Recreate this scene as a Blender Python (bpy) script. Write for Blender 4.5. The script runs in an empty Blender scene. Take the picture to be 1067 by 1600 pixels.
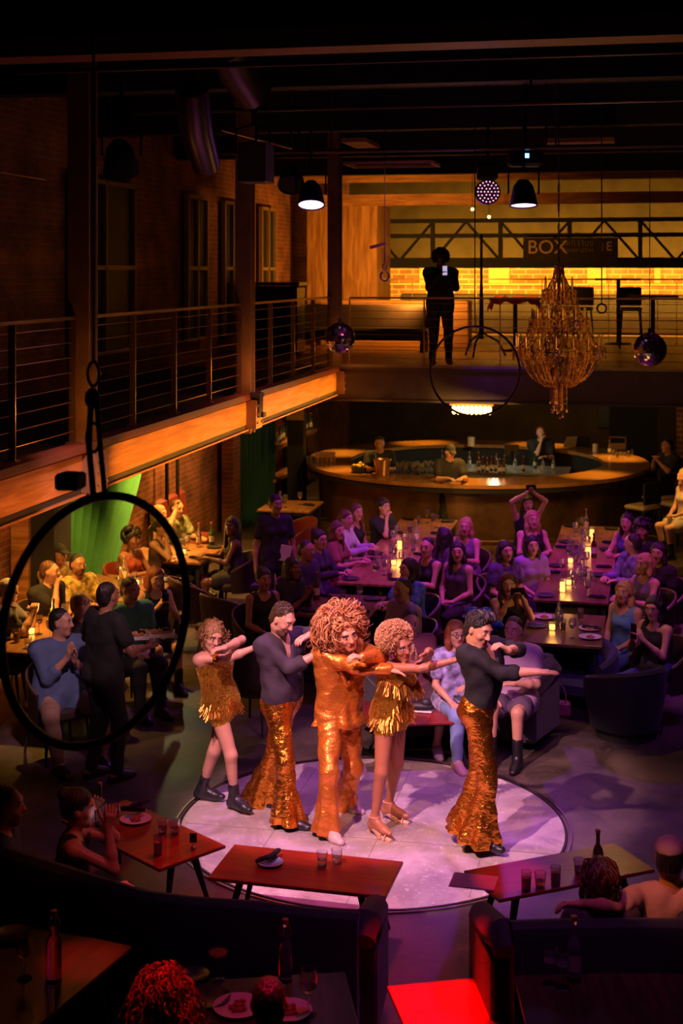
import bpy, math, random
import numpy as np
from mathutils import Vector, Matrix
random.seed(7); np.random.seed(7)
PI = math.pi
# ------------------------------------------------------------------ camera
SC = bpy.context.scene
COL = SC.collection
YAW = math.radians(12.24); FPX = 2222.0; HC = 4.5; HY = 424.0
cd = bpy.data.cameras.new('camera'); cam = bpy.data.objects.new('camera', cd); COL.objects.link(cam)
cam.location = (0, 0, HC); cam.rotation_euler = (PI/2, 0, YAW)
cd.sensor_fit = 'AUTO'; cd.sensor_width = 36; cd.lens = 50
cd.shift_y = -(800-HY)/1600.0
cd.clip_end = 200; cd.clip_start = .05
cd.dof.use_dof = True; cd.dof.focus_distance = 11.6; cd.dof.aperture_fstop = 2.8
SC.camera = cam
SC.view_settings.view_transform = 'Standard'; SC.view_settings.look = 'None'
SC.view_settings.exposure = 0.0; SC.view_settings.gamma = 1; SC.view_settings.use_curve_mapping = False
SC.cycles.max_bounces = 9; SC.cycles.diffuse_bounces = 2; SC.cycles.glossy_bounces = 3
SC.cycles.transmission_bounces = 9; SC.cycles.transparent_max_bounces = 6
SC.cycles.sample_clamp_indirect = 3; SC.cycles.sample_clamp_direct = 12
SC.cycles.caustics_reflective = False; SC.cycles.caustics_refractive = False
SC.cycles.use_denoising = True

RV = Vector((math.cos(YAW), math.sin(YAW), 0)); FV = Vector((-math.sin(YAW), math.cos(YAW), 0)); UZ = Vector((0,0,1))
def W(px, py, Z):                       # photo point at a real distance Z in front of the camera
    return RV*((px-533.5)/FPX*Z) + FV*Z + UZ*(HC-(py-HY)/FPX*Z)
def G(px, py, z=0.0):                   # photo point on the level z
    return W(px, py, FPX*(HC-z)/(py-HY))
def hd(phi):                            # heading: 0 faces the camera side, 90 faces to the right of the picture
    p = math.radians(phi); return (RV*math.sin(p) - FV*math.cos(p)).normalized()

# world
w = bpy.data.worlds.new('world'); SC.world = w; w.use_nodes = True
w.node_tree.nodes['Background'].inputs[0].default_value = (.010, .012, .018, 1)
w.node_tree.nodes['Background'].inputs[1].default_value = .12

# lights -------------------------------------------------------------
def spot(name, loc, to, power, col, size=40, blend=.6, r=.12):
    l = bpy.data.lights.new(name, 'SPOT'); l.energy = power; l.color = col; l.spot_size = math.radians(size)
    l.spot_blend = blend; l.shadow_soft_size = r
    o = bpy.data.objects.new(name, l); COL.objects.link(o); o.location = loc
    o.rotation_euler = (Vector(to)-Vector(loc)).to_track_quat('-Z', 'Y').to_euler(); return o
def pointl(name, loc, power, col, r=.1):
    l = bpy.data.lights.new(name, 'POINT'); l.energy = power; l.color = col; l.shadow_soft_size = r
    o = bpy.data.objects.new(name, l); COL.objects.link(o); o.location = loc; return o
def area(name, loc, to, power, col, sx=1, sy=1):
    l = bpy.data.lights.new(name, 'AREA'); l.shape = 'RECTANGLE'; l.size = sx; l.size_y = sy; l.energy = power; l.color = col
    o = bpy.data.objects.new(name, l); COL.objects.link(o); o.location = loc
    o.rotation_euler = (Vector(to)-Vector(loc)).to_track_quat('-Z', 'Y').to_euler(); return o
AMB = (1, .50, .10); PUR = (.42, .06, 1); MAG = (.95, .10, .75); RED = (1, .03, .03); BLU = (.05, .08, 1)
STG = G(581, 1289)                                     # centre of the round stage floor
spot('stage_key_spot', (-3.5, 6.3, 6.6), STG+Vector((.05,.0,.45)), 3500, (1, .47, .56), 25.5, .25, .05)
spot('stage_right_spot', (.3, 8.0, 6.6), STG+Vector((.1,.1,.7)), 750, (1, .38, .50), 25, .5, .06)
spot('stage_top_spot', (-2.3, 11.9, 6.1), STG+Vector((.2,-.1,0)), 620, (.80, .22, 1.0), 38, .6, .12)
spot('stage_amber_spot', (-4.4, 8.4, 5.9), STG+Vector((.2,0,1.2)), 800, (1, .45, .12), 23, .6, .06)
spot('floor_amber_spill', (-3.6, 9.5, 6.1), (-4.2, 11.3, 0), 90, (1, .45, .15), 40, .9, .1)
spot('floor_magenta_spill', (-.3, 7.0, 6.1), (-1.0, 9.8, 0), 250, (.70, .10, .75), 62, .9, .1)
spot('audience_purple_spot', (-2.7, 16.4, 6.3), (-2.6, 17.9, .8), 720, (.55, .04, 1), 60, .8, .15)
spot('audience_magenta_spot', (.9, 16.0, 6.3), (-.7, 17.6, .9), 720, (.85, .05, .85), 56, .8, .15)
spot('audience_left_spot', (-2.0, 12.4, 5.9), (-4.4, 17.0, .9), 170, (1, .12, .35), 42, .8, .15)
spot('audience_rim_spot', (-2.0, 20.2, 5.8), (-2.2, 17.0, 1.0), 380, (.45, .04, 1), 75, .8, .15)
spot('lounge_violet_spot', (-.6, 10.4, 6.4), (-1.5, 13.4, .6), 190, (.60, .10, 1), 22, .8, .1)
spot('right_floor_blue_spot', (1.8, 9.0, 5.9), (.2, 12.0, 0), 230, (.30, .06, 1), 60, .9, .2)
spot('left_guest_fill', (-2.6, 7.8, 5.9), (-5.45, 12.55, .8), 1000, (.85, .42, .50), 15, .7, .1)  # added spot, stands in for stage spill on the clapping man
spot('right_guest_spot', (1.2, 10.8, 6.4), (.1, 14.7, .9), 260, (.70, .10, 1), 24, .8, .1)
# ------------------------------------------------------------------ materials
MATS = {}
def mat(name, col, rough=.6, metal=0., bump=0., bscale=20., var=.12, vscale=4., kind='noise', spec=.5, emit=None, estr=0, trans=0, sheen=0, stretch=None, coat=0, bdist=.02):
    if name in MATS: return MATS[name]
    m = bpy.data.materials.new(name); m.use_nodes = True; nt = m.node_tree; N = nt.nodes; L = nt.links
    b = N['Principled BSDF']
    b.inputs['Roughness'].default_value = rough; b.inputs['Metallic'].default_value = metal
    b.inputs['Specular IOR Level'].default_value = spec
    if trans: b.inputs['Transmission Weight'].default_value = trans; b.inputs['IOR'].default_value = 1.45
    if sheen: b.inputs['Sheen Weight'].default_value = sheen
    if coat: b.inputs['Coat Weight'].default_value = coat; b.inputs['Coat Roughness'].default_value = .12
    tc = N.new('ShaderNodeTexCoord'); mp = N.new('ShaderNodeMapping'); L.new(tc.outputs['Object'], mp.inputs[0])
    if stretch: mp.inputs['Scale'].default_value = stretch
    n = N.new('ShaderNodeTexNoise'); n.inputs['Scale'].default_value = vscale; n.inputs['Detail'].default_value = 4
    L.new(mp.outputs[0], n.inputs[0])
    r = N.new('ShaderNodeMapRange'); r.inputs[1].default_value = .3; r.inputs[2].default_value = .7
    r.inputs[3].default_value = 1-var; r.inputs[4].default_value = 1+var
    L.new(n.outputs[0], r.inputs[0])
    mx = N.new('ShaderNodeVectorMath'); mx.operation = 'SCALE'; mx.inputs[0].default_value = col[:3]
    L.new(r.outputs[0], mx.inputs['Scale']); L.new(mx.outputs[0], b.inputs['Base Color'])
    if bump:
        n2 = N.new('ShaderNodeTexNoise' if kind != 'wave' else 'ShaderNodeTexWave'); n2.inputs['Scale'].default_value = bscale
        if kind == 'wave': n2.inputs['Distortion'].default_value = 4; n2.inputs['Detail'].default_value = 2
        else: n2.inputs['Detail'].default_value = 3
        if kind == 'cell':
            N.remove(n2); n2 = N.new('ShaderNodeTexVoronoi'); n2.inputs['Scale'].default_value = bscale
        L.new(mp.outputs[0], n2.inputs[0])
        bp = N.new('ShaderNodeBump'); bp.inputs['Strength'].default_value = bump; bp.inputs['Distance'].default_value = bdist
        L.new(n2.outputs[0], bp.inputs['Height']); L.new(bp.outputs[0], b.inputs['Normal'])
    if emit: b.inputs['Emission Color'].default_value = (*emit, 1); b.inputs['Emission Strength'].default_value = estr
    MATS[name] = m; return m
def brick(name, c1, c2, mortar, sc=1.0, rough=.85, axis='X'):
    m = bpy.data.materials.new(name); m.use_nodes = True; nt = m.node_tree; N = nt.nodes; L = nt.links; b = N['Principled BSDF']
    tc = N.new('ShaderNodeTexCoord'); sp = N.new('ShaderNodeSeparateXYZ'); cb = N.new('ShaderNodeCombineXYZ')
    L.new(tc.outputs['Object'], sp.inputs[0]); L.new(sp.outputs['Y' if axis == 'X' else 'X'], cb.inputs[0]); L.new(sp.outputs['Z'], cb.inputs[1])
    br = N.new('ShaderNodeTexBrick'); L.new(cb.outputs[0], br.inputs['Vector'])
    br.inputs['Color1'].default_value = (*c1, 1); br.inputs['Color2'].default_value = (*c2, 1); br.inputs['Mortar'].default_value = (*mortar, 1)
    br.inputs['Scale'].default_value = 1/sc; br.inputs['Brick Width'].default_value = .23; br.inputs['Row Height'].default_value = .082
    br.inputs['Mortar Size'].default_value = .011; br.inputs['Mortar Smooth'].default_value = .3
    n = N.new('ShaderNodeTexNoise'); n.inputs['Scale'].default_value = 2.3; n.inputs['Detail'].default_value = 6; L.new(tc.outputs['Object'], n.inputs[0])
    mx = N.new('ShaderNodeMix'); mx.data_type = 'RGBA'; mx.blend_type = 'MULTIPLY'; mx.inputs[0].default_value = .8
    L.new(br.outputs[0], mx.inputs[6]); cr = N.new('ShaderNodeValToRGB'); cr.color_ramp.elements[0].color = (.5,.5,.5,1); cr.color_ramp.elements[0].position = .35
    cr.color_ramp.elements[1].color = (1.2,1.2,1.2,1); cr.color_ramp.elements[1].position = .65
    L.new(n.outputs[0], cr.inputs[0]); L.new(cr.outputs[0], mx.inputs[7]); L.new(mx.outputs[2], b.inputs['Base Color'])
    b.inputs['Roughness'].default_value = rough
    bp = N.new('ShaderNodeBump'); bp.inputs['Strength'].default_value = .8; bp.inputs['Distance'].default_value = .012; bp.invert = True
    L.new(br.outputs['Fac'], bp.inputs['Height']); L.new(bp.outputs[0], b.inputs['Normal'])
    return m
def wood(name, c1, c2, rough=.35, scale=1.5, axis=(12,1,1), coat=0.):
    m = bpy.data.materials.new(name); m.use_nodes = True; nt = m.node_tree; N = nt.nodes; L = nt.links; b = N['Principled BSDF']
    tc = N.new('ShaderNodeTexCoord'); mp = N.new('ShaderNodeMapping'); mp.inputs['Scale'].default_value = axis; L.new(tc.outputs['Object'], mp.inputs[0])
    n = N.new('ShaderNodeTexNoise'); n.inputs['Scale'].default_value = scale; n.inputs['Detail'].default_value = 8; n.inputs['Distortion'].default_value = .6
    L.new(mp.outputs[0], n.inputs[0]); cr = N.new('ShaderNodeValToRGB'); cr.color_ramp.elements[0].position = .35; cr.color_ramp.elements[1].position = .65
    cr.color_ramp.elements[0].color = (*c1, 1); cr.color_ramp.elements[1].color = (*c2, 1)
    L.new(n.outputs[0], cr.inputs[0]); L.new(cr.outputs[0], b.inputs['Base Color']); b.inputs['Roughness'].default_value = rough
    b.inputs['Coat Weight'].default_value = coat; b.inputs['Coat Roughness'].default_value = .1
    bp = N.new('ShaderNodeBump'); bp.inputs['Strength'].default_value = .15; bp.inputs['Distance'].default_value = .005
    L.new(n.outputs[0], bp.inputs['Height']); L.new(bp.outputs[0], b.inputs['Normal']); return m
def emis(name, col, s):
    m = bpy.data.materials.new(name); m.use_nodes = True; N = m.node_tree.nodes; L = m.node_tree.links; b = N['Principled BSDF']
    b.inputs['Base Color'].default_value = (*[c*.3 for c in col], 1); b.inputs['Emission Color'].default_value = (*col, 1)
    n = N.new('ShaderNodeTexNoise'); n.inputs['Scale'].default_value = 9
    r = N.new('ShaderNodeMapRange'); r.inputs[3].default_value = s*.8; r.inputs[4].default_value = s*1.2; L.new(n.outputs[0], r.inputs[0]); L.new(r.outputs[0], b.inputs['Emission Strength'])
    return m
def concrete(name, c1, c2, rough=.45):
    m = bpy.data.materials.new(name); m.use_nodes = True; nt = m.node_tree; N = nt.nodes; L = nt.links; b = N['Principled BSDF']
    tc = N.new('ShaderNodeTexCoord')
    n = N.new('ShaderNodeTexNoise'); n.inputs['Scale'].default_value = 1.3; n.inputs['Detail'].default_value = 9; n.inputs['Roughness'].default_value = .65; n.inputs['Distortion'].default_value = 1.2
    L.new(tc.outputs['Object'], n.inputs[0]); cr = N.new('ShaderNodeValToRGB'); cr.color_ramp.elements[0].position = .35; cr.color_ramp.elements[1].position = .68
    cr.color_ramp.elements[0].color = (*c1, 1); cr.color_ramp.elements[1].color = (*c2, 1)
    L.new(n.outputs[0], cr.inputs[0])
    v = N.new('ShaderNodeTexNoise'); v.inputs['Scale'].default_value = 7; v.inputs['Detail'].default_value = 5; v.inputs['Distortion'].default_value = 3.5
    L.new(tc.outputs['Object'], v.inputs[0]); r2 = N.new('ShaderNodeMapRange'); r2.inputs[1].default_value = .60; r2.inputs[2].default_value = .66; L.new(v.outputs[0], r2.inputs[0])
    mx = N.new('ShaderNodeMix'); mx.data_type = 'RGBA'; mx.blend_type = 'MIX'
    ml = N.new('ShaderNodeMath'); ml.operation = 'MULTIPLY'; ml.inputs[1].default_value = .35; L.new(r2.outputs[0], ml.inputs[0]); L.new(ml.outputs[0], mx.inputs[0])
    L.new(cr.outputs[0], mx.inputs[6]); mx.inputs[7].default_value = (*[min(1, c*1.5) for c in c2], 1)
    L.new(mx.outputs[2], b.inputs['Base Color'])
    r3 = N.new('ShaderNodeMapRange'); r3.inputs[3].default_value = rough-.12; r3.inputs[4].default_value = rough+.15; L.new(n.outputs[0], r3.inputs[0]); L.new(r3.outputs[0], b.inputs['Roughness'])
    return m

# ------------------------------------------------------------------ object helpers
def mesh_obj(name, V, F, m, parent=None, smooth=False, mi=None, edges=None):
    me = bpy.data.meshes.new(name)
    if isinstance(V, np.ndarray) and isinstance(F, np.ndarray) and len(F):
        nf = len(F); k = F.shape[1]
        me.vertices.add(len(V)); me.vertices.foreach_set('co', V.astype(np.float32).ravel())
        me.loops.add(nf*k); me.loops.foreach_set('vertex_index', F.astype(np.int32).ravel())
        me.polygons.add(nf); me.polygons.foreach_set('loop_start', np.arange(0, nf*k, k, dtype=np.int32))
        try: me.polygons.foreach_set('loop_total', np.full(nf, k, dtype=np.int32))
        except Exception: pass
        me.update(calc_edges=True)
    else:
        me.from_pydata([tuple(v) for v in V], [], [tuple(int(i) for i in f) for f in F]); me.update()
    ms = m if isinstance(m, (list, tuple)) else [m]
    for q in ms: me.materials.append(q)
    if mi is not None: me.polygons.foreach_set('material_index', np.asarray(mi, dtype=np.int32))
    if smooth: me.polygons.foreach_set('use_smooth', np.ones(len(me.polygons), dtype=bool))
    o = bpy.data.objects.new(name, me); COL.objects.link(o)
    if parent: o.parent = parent
    return o
class MB:                                  # collects simple shapes into one mesh
    def __init__(s): s.V = []; s.F = []; s.M = []; s.cm = 0
    def add(s, V, F, M=None):
        b = len(s.V); s.V += [Vector(v) for v in V]; s.F += [[i+b for i in f] for f in F]; s.M += [s.cm]*len(F)
        if M is not None:
            for v in s.V[b:]: v[:] = M @ v
        return s
    def box(s, c, d, rz=0, M=None, bev=0.0):
        x, y, z = d[0]/2, d[1]/2, d[2]/2
        if bev:
            e = min(bev, x*.9, y*.9, z*.9); V = []
            for sz, ez in ((-1, 1), (-1, 0), (1, 0), (1, 1)):
                zz = sz*(z if ez else z-e)
                ix, iy = (x-e, y-e) if ez else (x, y)
                f = .42*e if not ez else 0
                V += [(-ix+f,-iy,zz),(ix-f,-iy,zz),(ix,-iy+f,zz),(ix,iy-f,zz),(ix-f,iy,zz),(-ix+f,iy,zz),(-ix,iy-f,zz),(-ix,-iy+f,zz)]
            F = [tuple(range(7,-1,-1)), tuple(range(24,32))]
            for l in range(3):
                for i in range(8): a = l*8+i; b_ = l*8+(i+1)%8; F.append((a, b_, b_+8, a+8))
        else:
            V = [(-x,-y,-z),(x,-y,-z),(x,y,-z),(-x,y,-z),(-x,-y,z),(x,-y,z),(x,y,z),(-x,y,z)]
            F = [(0,3,2,1),(4,5,6,7),(0,1,5,4),(1,2,6,5),(2,3,7,6),(3,0,4,7)]
        T = Matrix.Translation(c) @ Matrix.Rotation(rz, 4, 'Z')
        if M is not None: T = M @ T
        return s.add(V, F, T)
    def lathe(s, prof, n=16, M=None, arc=(0, 2*PI), cap=True):
        full = abs(arc[1]-arc[0]-2*PI) < 1e-6; nn = n if full else n+1; V = []; F = []
        for r, z in prof:
            for i in range(nn):
                a = arc[0]+(arc[1]-arc[0])*i/n; V.append((r*math.cos(a), r*math.sin(a), z))
        for j in range(len(prof)-1):
            for i in range(n if full else n):
                a = j*nn+i; b = j*nn+(i+1)%nn; F.append((a, b, b+nn, a+nn))
        if cap and full:
            if prof[0][0] > 1e-4: F.append(tuple(range(nn-1,-1,-1)))
            if prof[-1][0] > 1e-4: F.append(tuple((len(prof)-1)*nn+i for i in range(nn)))
        return s.add(V, F, M)
    def cyl(s, a, b, r, r2=None, n=8):
        return s.tube([a, b], [r, r if r2 is None else r2], n)
    def tube(s, pts, rad, n=6, closed=False):
        pts = [Vector(p) for p in pts]; k = len(pts)
        if not hasattr(rad, '__len__'): rad = [rad]*k
        V = []; F = []; up = None
        for i, p in enumerate(pts):
            if closed: t = pts[(i+1)%k]-pts[i-1]
            else: t = pts[min(i+1, k-1)]-pts[max(i-1, 0)]
            if t.length < 1e-9: t = Vector((0,0,1))
            t.normalize()
            if up is None: up = t.orthogonal().normalized()
            up = (up - t*up.dot(t)); up = up.normalized() if up.length > 1e-6 else t.orthogonal().normalized()
            sd = t.cross(up)
            for q in range(n):
                a = 2*PI*q/n; V.append(p+(up*math.cos(a)+sd*math.sin(a))*rad[i])
        for i in range(k if closed else k-1):
            j = (i+1)%k
            for q in range(n): F.append((i*n+q, i*n+(q+1)%n, j*n+(q+1)%n, j*n+q))
        if not closed: F.append(tuple(range(n-1,-1,-1))); F.append(tuple((k-1)*n+q for q in range(n)))
        return s.add(V, F)
    def ball(s, c, r, n=10, m=6, M=None):
        if not hasattr(r, '__len__'): r = (r,)*3
        prof = [(math.sin(PI*j/m), -math.cos(PI*j/m)) for j in range(m+1)]
        prof[0] = (1e-4, -1); prof[-1] = (1e-4, 1)
        T = Matrix.Translation(c) @ Matrix.Diagonal((*r, 1))
        if M is not None: T = M @ T
        return s.lathe(prof, n, T, cap=False)
    def build(s, name, m, parent=None, smooth=False, org=None):
        V = s.V
        if org is not None: V = [v-Vector(org) for v in V]
        o = mesh_obj(name, V, s.F, m, parent, smooth, s.M if isinstance(m, (list, tuple)) and len(m) > 1 else None)
        if smooth: 
            try: o.data.set_sharp_from_angle(angle=math.radians(40))
            except Exception: pass
        if org is not None and parent is None: o.location = org
        return o
def tag(o, label=None, cat=None, group=None, kind=None):
    if label: o['label'] = label
    if cat: o['category'] = cat
    if group: o['group'] = group
    if kind: o['kind'] = kind
    return o
def empty(name, loc=(0,0,0), rz=0, label=None, cat=None, group=None):
    o = bpy.data.objects.new(name, None); COL.objects.link(o); o.location = loc; o.rotation_euler = (0,0,rz); o.empty_display_size = .1
    return tag(o, label, cat, group)
def dup(o, loc=None, rz=None, label=None, group=None, scale=None):
    def rec(s, par):
        c = s.copy(); COL.objects.link(c)
        if par: c.parent = par
        for ch in list(s.children): rec(ch, c)
        return c
    c = rec(o, None)
    if loc is not None: c.location = loc
    if rz is not None: c.rotation_euler = (0, 0, rz)
    if scale is not None: c.scale = (scale,)*3
    if label: c['label'] = label
    if group: c['group'] = group
    return c
def struct(name, mb, m, label=None, smooth=False):
    o = mb.build(name, m, None, smooth); o['kind'] = 'structure'
    if label: o['label'] = label
    return o
# ------------------------------------------------------------------ bodies as continuous surfaces
class Field:
    def __init__(s, lo, hi, res):
        s.res = res; s.lo = np.array(lo, dtype=np.float64)
        s.n = np.maximum(((np.array(hi)-s.lo)/res).astype(int)+2, 4)
        s.ax = [s.lo[i]+np.arange(s.n[i])*res for i in range(3)]
        s.d = np.full(tuple(s.n), .5, dtype=np.float32)
    def sub(s, lo, hi):
        a = [max(0, int((lo[i]-s.lo[i])/s.res)) for i in range(3)]
        b = [min(int(s.n[i]), int((hi[i]-s.lo[i])/s.res)+2) for i in range(3)]
        if any(b[i] <= a[i] for i in range(3)): return None, None
        sl = tuple(slice(a[i], b[i]) for i in range(3))
        X = s.ax[0][sl[0]][:,None,None].astype(np.float32); Y = s.ax[1][sl[1]][None,:,None].astype(np.float32); Z = s.ax[2][sl[2]][None,None,:].astype(np.float32)
        return sl, (X, Y, Z)
    def put(s, sl, q, k, op):
        c = s.d[sl]
        if op < 0:
            h = np.maximum(k-np.abs(-q-c), 0)/k if k > 0 else 0
            s.d[sl] = np.maximum(c, -q)+h*h*k*.25
        else:
            h = np.maximum(k-np.abs(c-q), 0)/k if k > 0 else 0
            s.d[sl] = np.minimum(c, q)-h*h*k*.25
    def cap(s, a, b, r1, r2, k=.02, n=None, sq=1., op=1):
        a = np.array(a, float); b = np.array(b, float); R = max(r1, r2)*max(1, sq)+k+3*s.res
        sl, P = s.sub(np.minimum(a, b)-R, np.maximum(a, b)+R)
        if sl is None: return
        px, py, pz = P[0]-a[0], P[1]-a[1], P[2]-a[2]; ab = b-a
        if n is not None:
            n = np.array(n, float); dn = (px*n[0]+py*n[1]+pz*n[2])*(1/sq-1)
            px = px+dn*n[0]; py = py+dn*n[1]; pz = pz+dn*n[2]; ab = ab+n*(ab@n)*(1/sq-1)
        L2 = float(ab@ab)+1e-9
        h = np.clip((px*ab[0]+py*ab[1]+pz*ab[2])/L2, 0, 1)
        q = np.sqrt((px-h*ab[0])**2+(py-h*ab[1])**2+(pz-h*ab[2])**2)-(r1+(r2-r1)*h)
        if n is not None and sq < 1: q = q*(.5+.5*sq)
        s.put(sl, q.astype(np.float32), k, op)
    def ell(s, c, r, ax, k=.02, op=1):
        c = np.array(c, float); R = max(r)+k+3*s.res
        sl, P = s.sub(c-R, c+R)
        if sl is None: return
        x, y, z = P[0]-c[0], P[1]-c[1], P[2]-c[2]; k0 = 0; k1 = 0
        for i in range(3):
            u = (x*ax[i][0]+y*ax[i][1]+z*ax[i][2])
            k0 = k0+(u/r[i])**2; k1 = k1+(u/r[i]**2)**2
        k0 = np.sqrt(k0); k1 = np.sqrt(k1)+1e-6
        s.put(sl, (k0*(k0-1)/k1).astype(np.float32), k, op)
    def cone(s, a, b, r1, r2, k=.02, folds=0, amp=0., sq=1., n=None, ph=0., p=1.):
        a = np.array(a, float); b = np.array(b, float); R = max(r1, r2)*1.3+k+3*s.res
        sl, P = s.sub(np.minimum(a, b)-R, np.maximum(a, b)+R)
        if sl is None: return
        px, py, pz = P[0]-a[0], P[1]-a[1], P[2]-a[2]; ab = b-a; L = float(np.linalg.norm(ab)); t = ab/L
        e1 = np.cross(t, [0,1,.1]) if n is None else np.array(n, float)-t*float(np.array(n, float)@t)
        e1 = e1/np.linalg.norm(e1); e2 = np.cross(t, e1)
        h = px*t[0]+py*t[1]+pz*t[2]; u = px*e1[0]+py*e1[1]+pz*e1[2]; v = (px*e2[0]+py*e2[1]+pz*e2[2])/sq
        hh = np.clip(h/L, 0, 1); rr = r1+(r2-r1)*hh**p
        if folds:
            th = np.arctan2(v, u); rr = rr*(1+amp*hh*np.sin(folds*th+ph+1.5*hh)+amp*.5*hh*np.sin((folds+4)*th+2*ph))
        q = (np.sqrt(u*u+v*v)-rr)*.85
        q = np.maximum(q, np.maximum(-h, h-L))
        s.put(sl, q.astype(np.float32), k, 1)
    def plane(s, p, n, k=0):                # keep the side opposite to n
        p = np.array(p, float); n = np.array(n, float)
        q = (s.ax[0][:,None,None]-p[0])*n[0]+(s.ax[1][None,:,None]-p[1])*n[1]+(s.ax[2][None,None,:]-p[2])*n[2]
        s.d = np.maximum(s.d, q.astype(np.float32))
    def wob(s, amp, f, ph=0):
        X, Y, Z = s.ax[0][:,None,None]*f, s.ax[1][None,:,None]*f, s.ax[2][None,None,:]*f
        s.d += (amp*(np.sin(X+1.7*np.sin(Z*.7+ph))*np.cos(Y*1.1+np.sin(Z*.9))+.6*np.sin(Z*1.3+2*np.sin(X*.8)+ph))).astype(np.float32)
    def mesh(s):
        d = s.d; d[0]=.5; d[-1]=.5; d[:,0]=.5; d[:,-1]=.5; d[:,:,0]=.5; d[:,:,-1]=.5
        ins = (d < 0); nx, ny, nz = d.shape
        c = np.zeros((nx-1, ny-1, nz-1), dtype=np.int8)
        for i in (0,1):
            for j in (0,1):
                for k in (0,1): c += ins[i:nx-1+i, j:ny-1+j, k:nz-1+k]
        I = np.argwhere((c > 0) & (c < 8))
        if len(I) == 0: return np.zeros((0,3)), np.zeros((0,4), int)
        idx = np.full(c.shape, -1, dtype=np.int64); idx[I[:,0], I[:,1], I[:,2]] = np.arange(len(I))
        acc = np.zeros((len(I), 3)); cnt = np.zeros(len(I))
        C = [(i,j,k) for i in (0,1) for j in (0,1) for k in (0,1)]
        for a in C:
            for axx in range(3):
                if a[axx]: continue
                b = list(a); b[axx] = 1
                d0 = d[I[:,0]+a[0], I[:,1]+a[1], I[:,2]+a[2]].astype(float); d1 = d[I[:,0]+b[0], I[:,1]+b[1], I[:,2]+b[2]].astype(float)
                m = (d0 < 0) != (d1 < 0); t = np.where(m, d0/(d0-d1+1e-12), 0)
                p = np.array(a, float)[None].repeat(len(I), 0); p[:,axx] += t
                acc[m] += p[m]; cnt[m] += 1
        V = (I+acc/np.maximum(cnt, 1)[:,None])*s.res+s.lo
        F = []
        for axx in range(3):
            sl0 = [slice(None)]*3; sl1 = [slice(None)]*3; sl0[axx] = slice(0, -1); sl1[axx] = slice(1, None)
            A = ins[tuple(sl0)]; B = ins[tuple(sl1)]; E = np.argwhere(A != B)
            o1, o2 = [(1,2),(2,0),(0,1)][axx]
            E = E[(E[:,o1] > 0) & (E[:,o2] > 0) & (E[:,o1] < d.shape[o1]-1) & (E[:,o2] < d.shape[o2]-1)]
            def g(da, db):
                q = E.copy(); q[:,o1] -= da; q[:,o2] -= db; return idx[q[:,0], q[:,1], q[:,2]]
            f = np.stack([g(0,0), g(1,0), g(1,1), g(0,1)], 1)
            flip = ~A[E[:,0], E[:,1], E[:,2]]
            f[flip] = f[flip][:, ::-1]; F.append(f)
        return V, np.concatenate(F)
def nv(v): return np.array([v[0], v[1], v[2]], float)
def ik(a, t, l1, l2, pole):
    a, t = Vector(a), Vector(t); d = t-a; L = d.length
    if L > (l1+l2)*.985: s = L/((l1+l2)*.985); s = min(s, 1.14); l1 *= s; l2 *= s
    if L > (l1+l2)*.985: t = a+d.normalized()*(l1+l2)*.985; d = t-a; L = d.length
    L = max(L, abs(l1-l2)+.01, .02)
    x = (l1*l1-l2*l2+L*L)/(2*L); h = math.sqrt(max(l1*l1-x*x, 0)); dn = d.normalized()
    p = Vector(pole)-a; p = p-dn*p.dot(dn); p = p.normalized() if p.length > 1e-5 else dn.orthogonal()
    return a+dn*x+p*h, t
SKIN = {}
def skin_mat(c):
    k = 'skin_%02d_%02d' % (int(c[0]*100), int(c[2]*100))
    m = mat(k, c, .42, 0, .12, 120, .10, 7, spec=.5)
    return m
def clothm(c, kind='cloth'):
    k = '%s_%02d_%02d_%02d' % (kind, int(c[0]*99), int(c[1]*99), int(c[2]*99))
    if kind == 'gold': return mat('gold_lame', (.88, .34, .04), .25, .95, .62, 24, .22, 9, stretch=(.8,.8,1.1), bdist=.035)
    if kind == 'fringe': return mat('gold_fringe', (.95,.42,.07), .25, .9, 0, 10, .3, 90)
    if kind == 'satin': return mat('gold_satin', (.80, .25, .04), .30, .6, .65, 16, .15, 6, stretch=(.8,.8,1.1), bdist=.03)
    if kind == 'sequin': return mat('gold_sequin', (.95, .50, .06), .25, .9, 1., 150, .55, 60, kind='cell')
    if kind == 'leather': return mat(k, c, .35, 0, .15, 60, .1)
    if kind == 'print': return mat(k, c, .8, 0, .2, 30, .75, 16)
    return mat(k, c, .85, 0, .35, 14, .12, 5)
def hairm(c):
    k = 'hair_%02d_%02d' % (int(c[0]*99), int(c[1]*99))
    return mat(k, c, .45, 0, .9, 9, .35, 14, stretch=(6,6,1.2), spec=.6)

LIPM = mat('lip_skin', (.45, .05, .05), .35); EYEW = mat('eye_white', (.7, .66, .62), .25); EYED = mat('eye_dark', (.02, .012, .01), .2); BRW = mat('brow_hair', (.05, .03, .02), .7)

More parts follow.
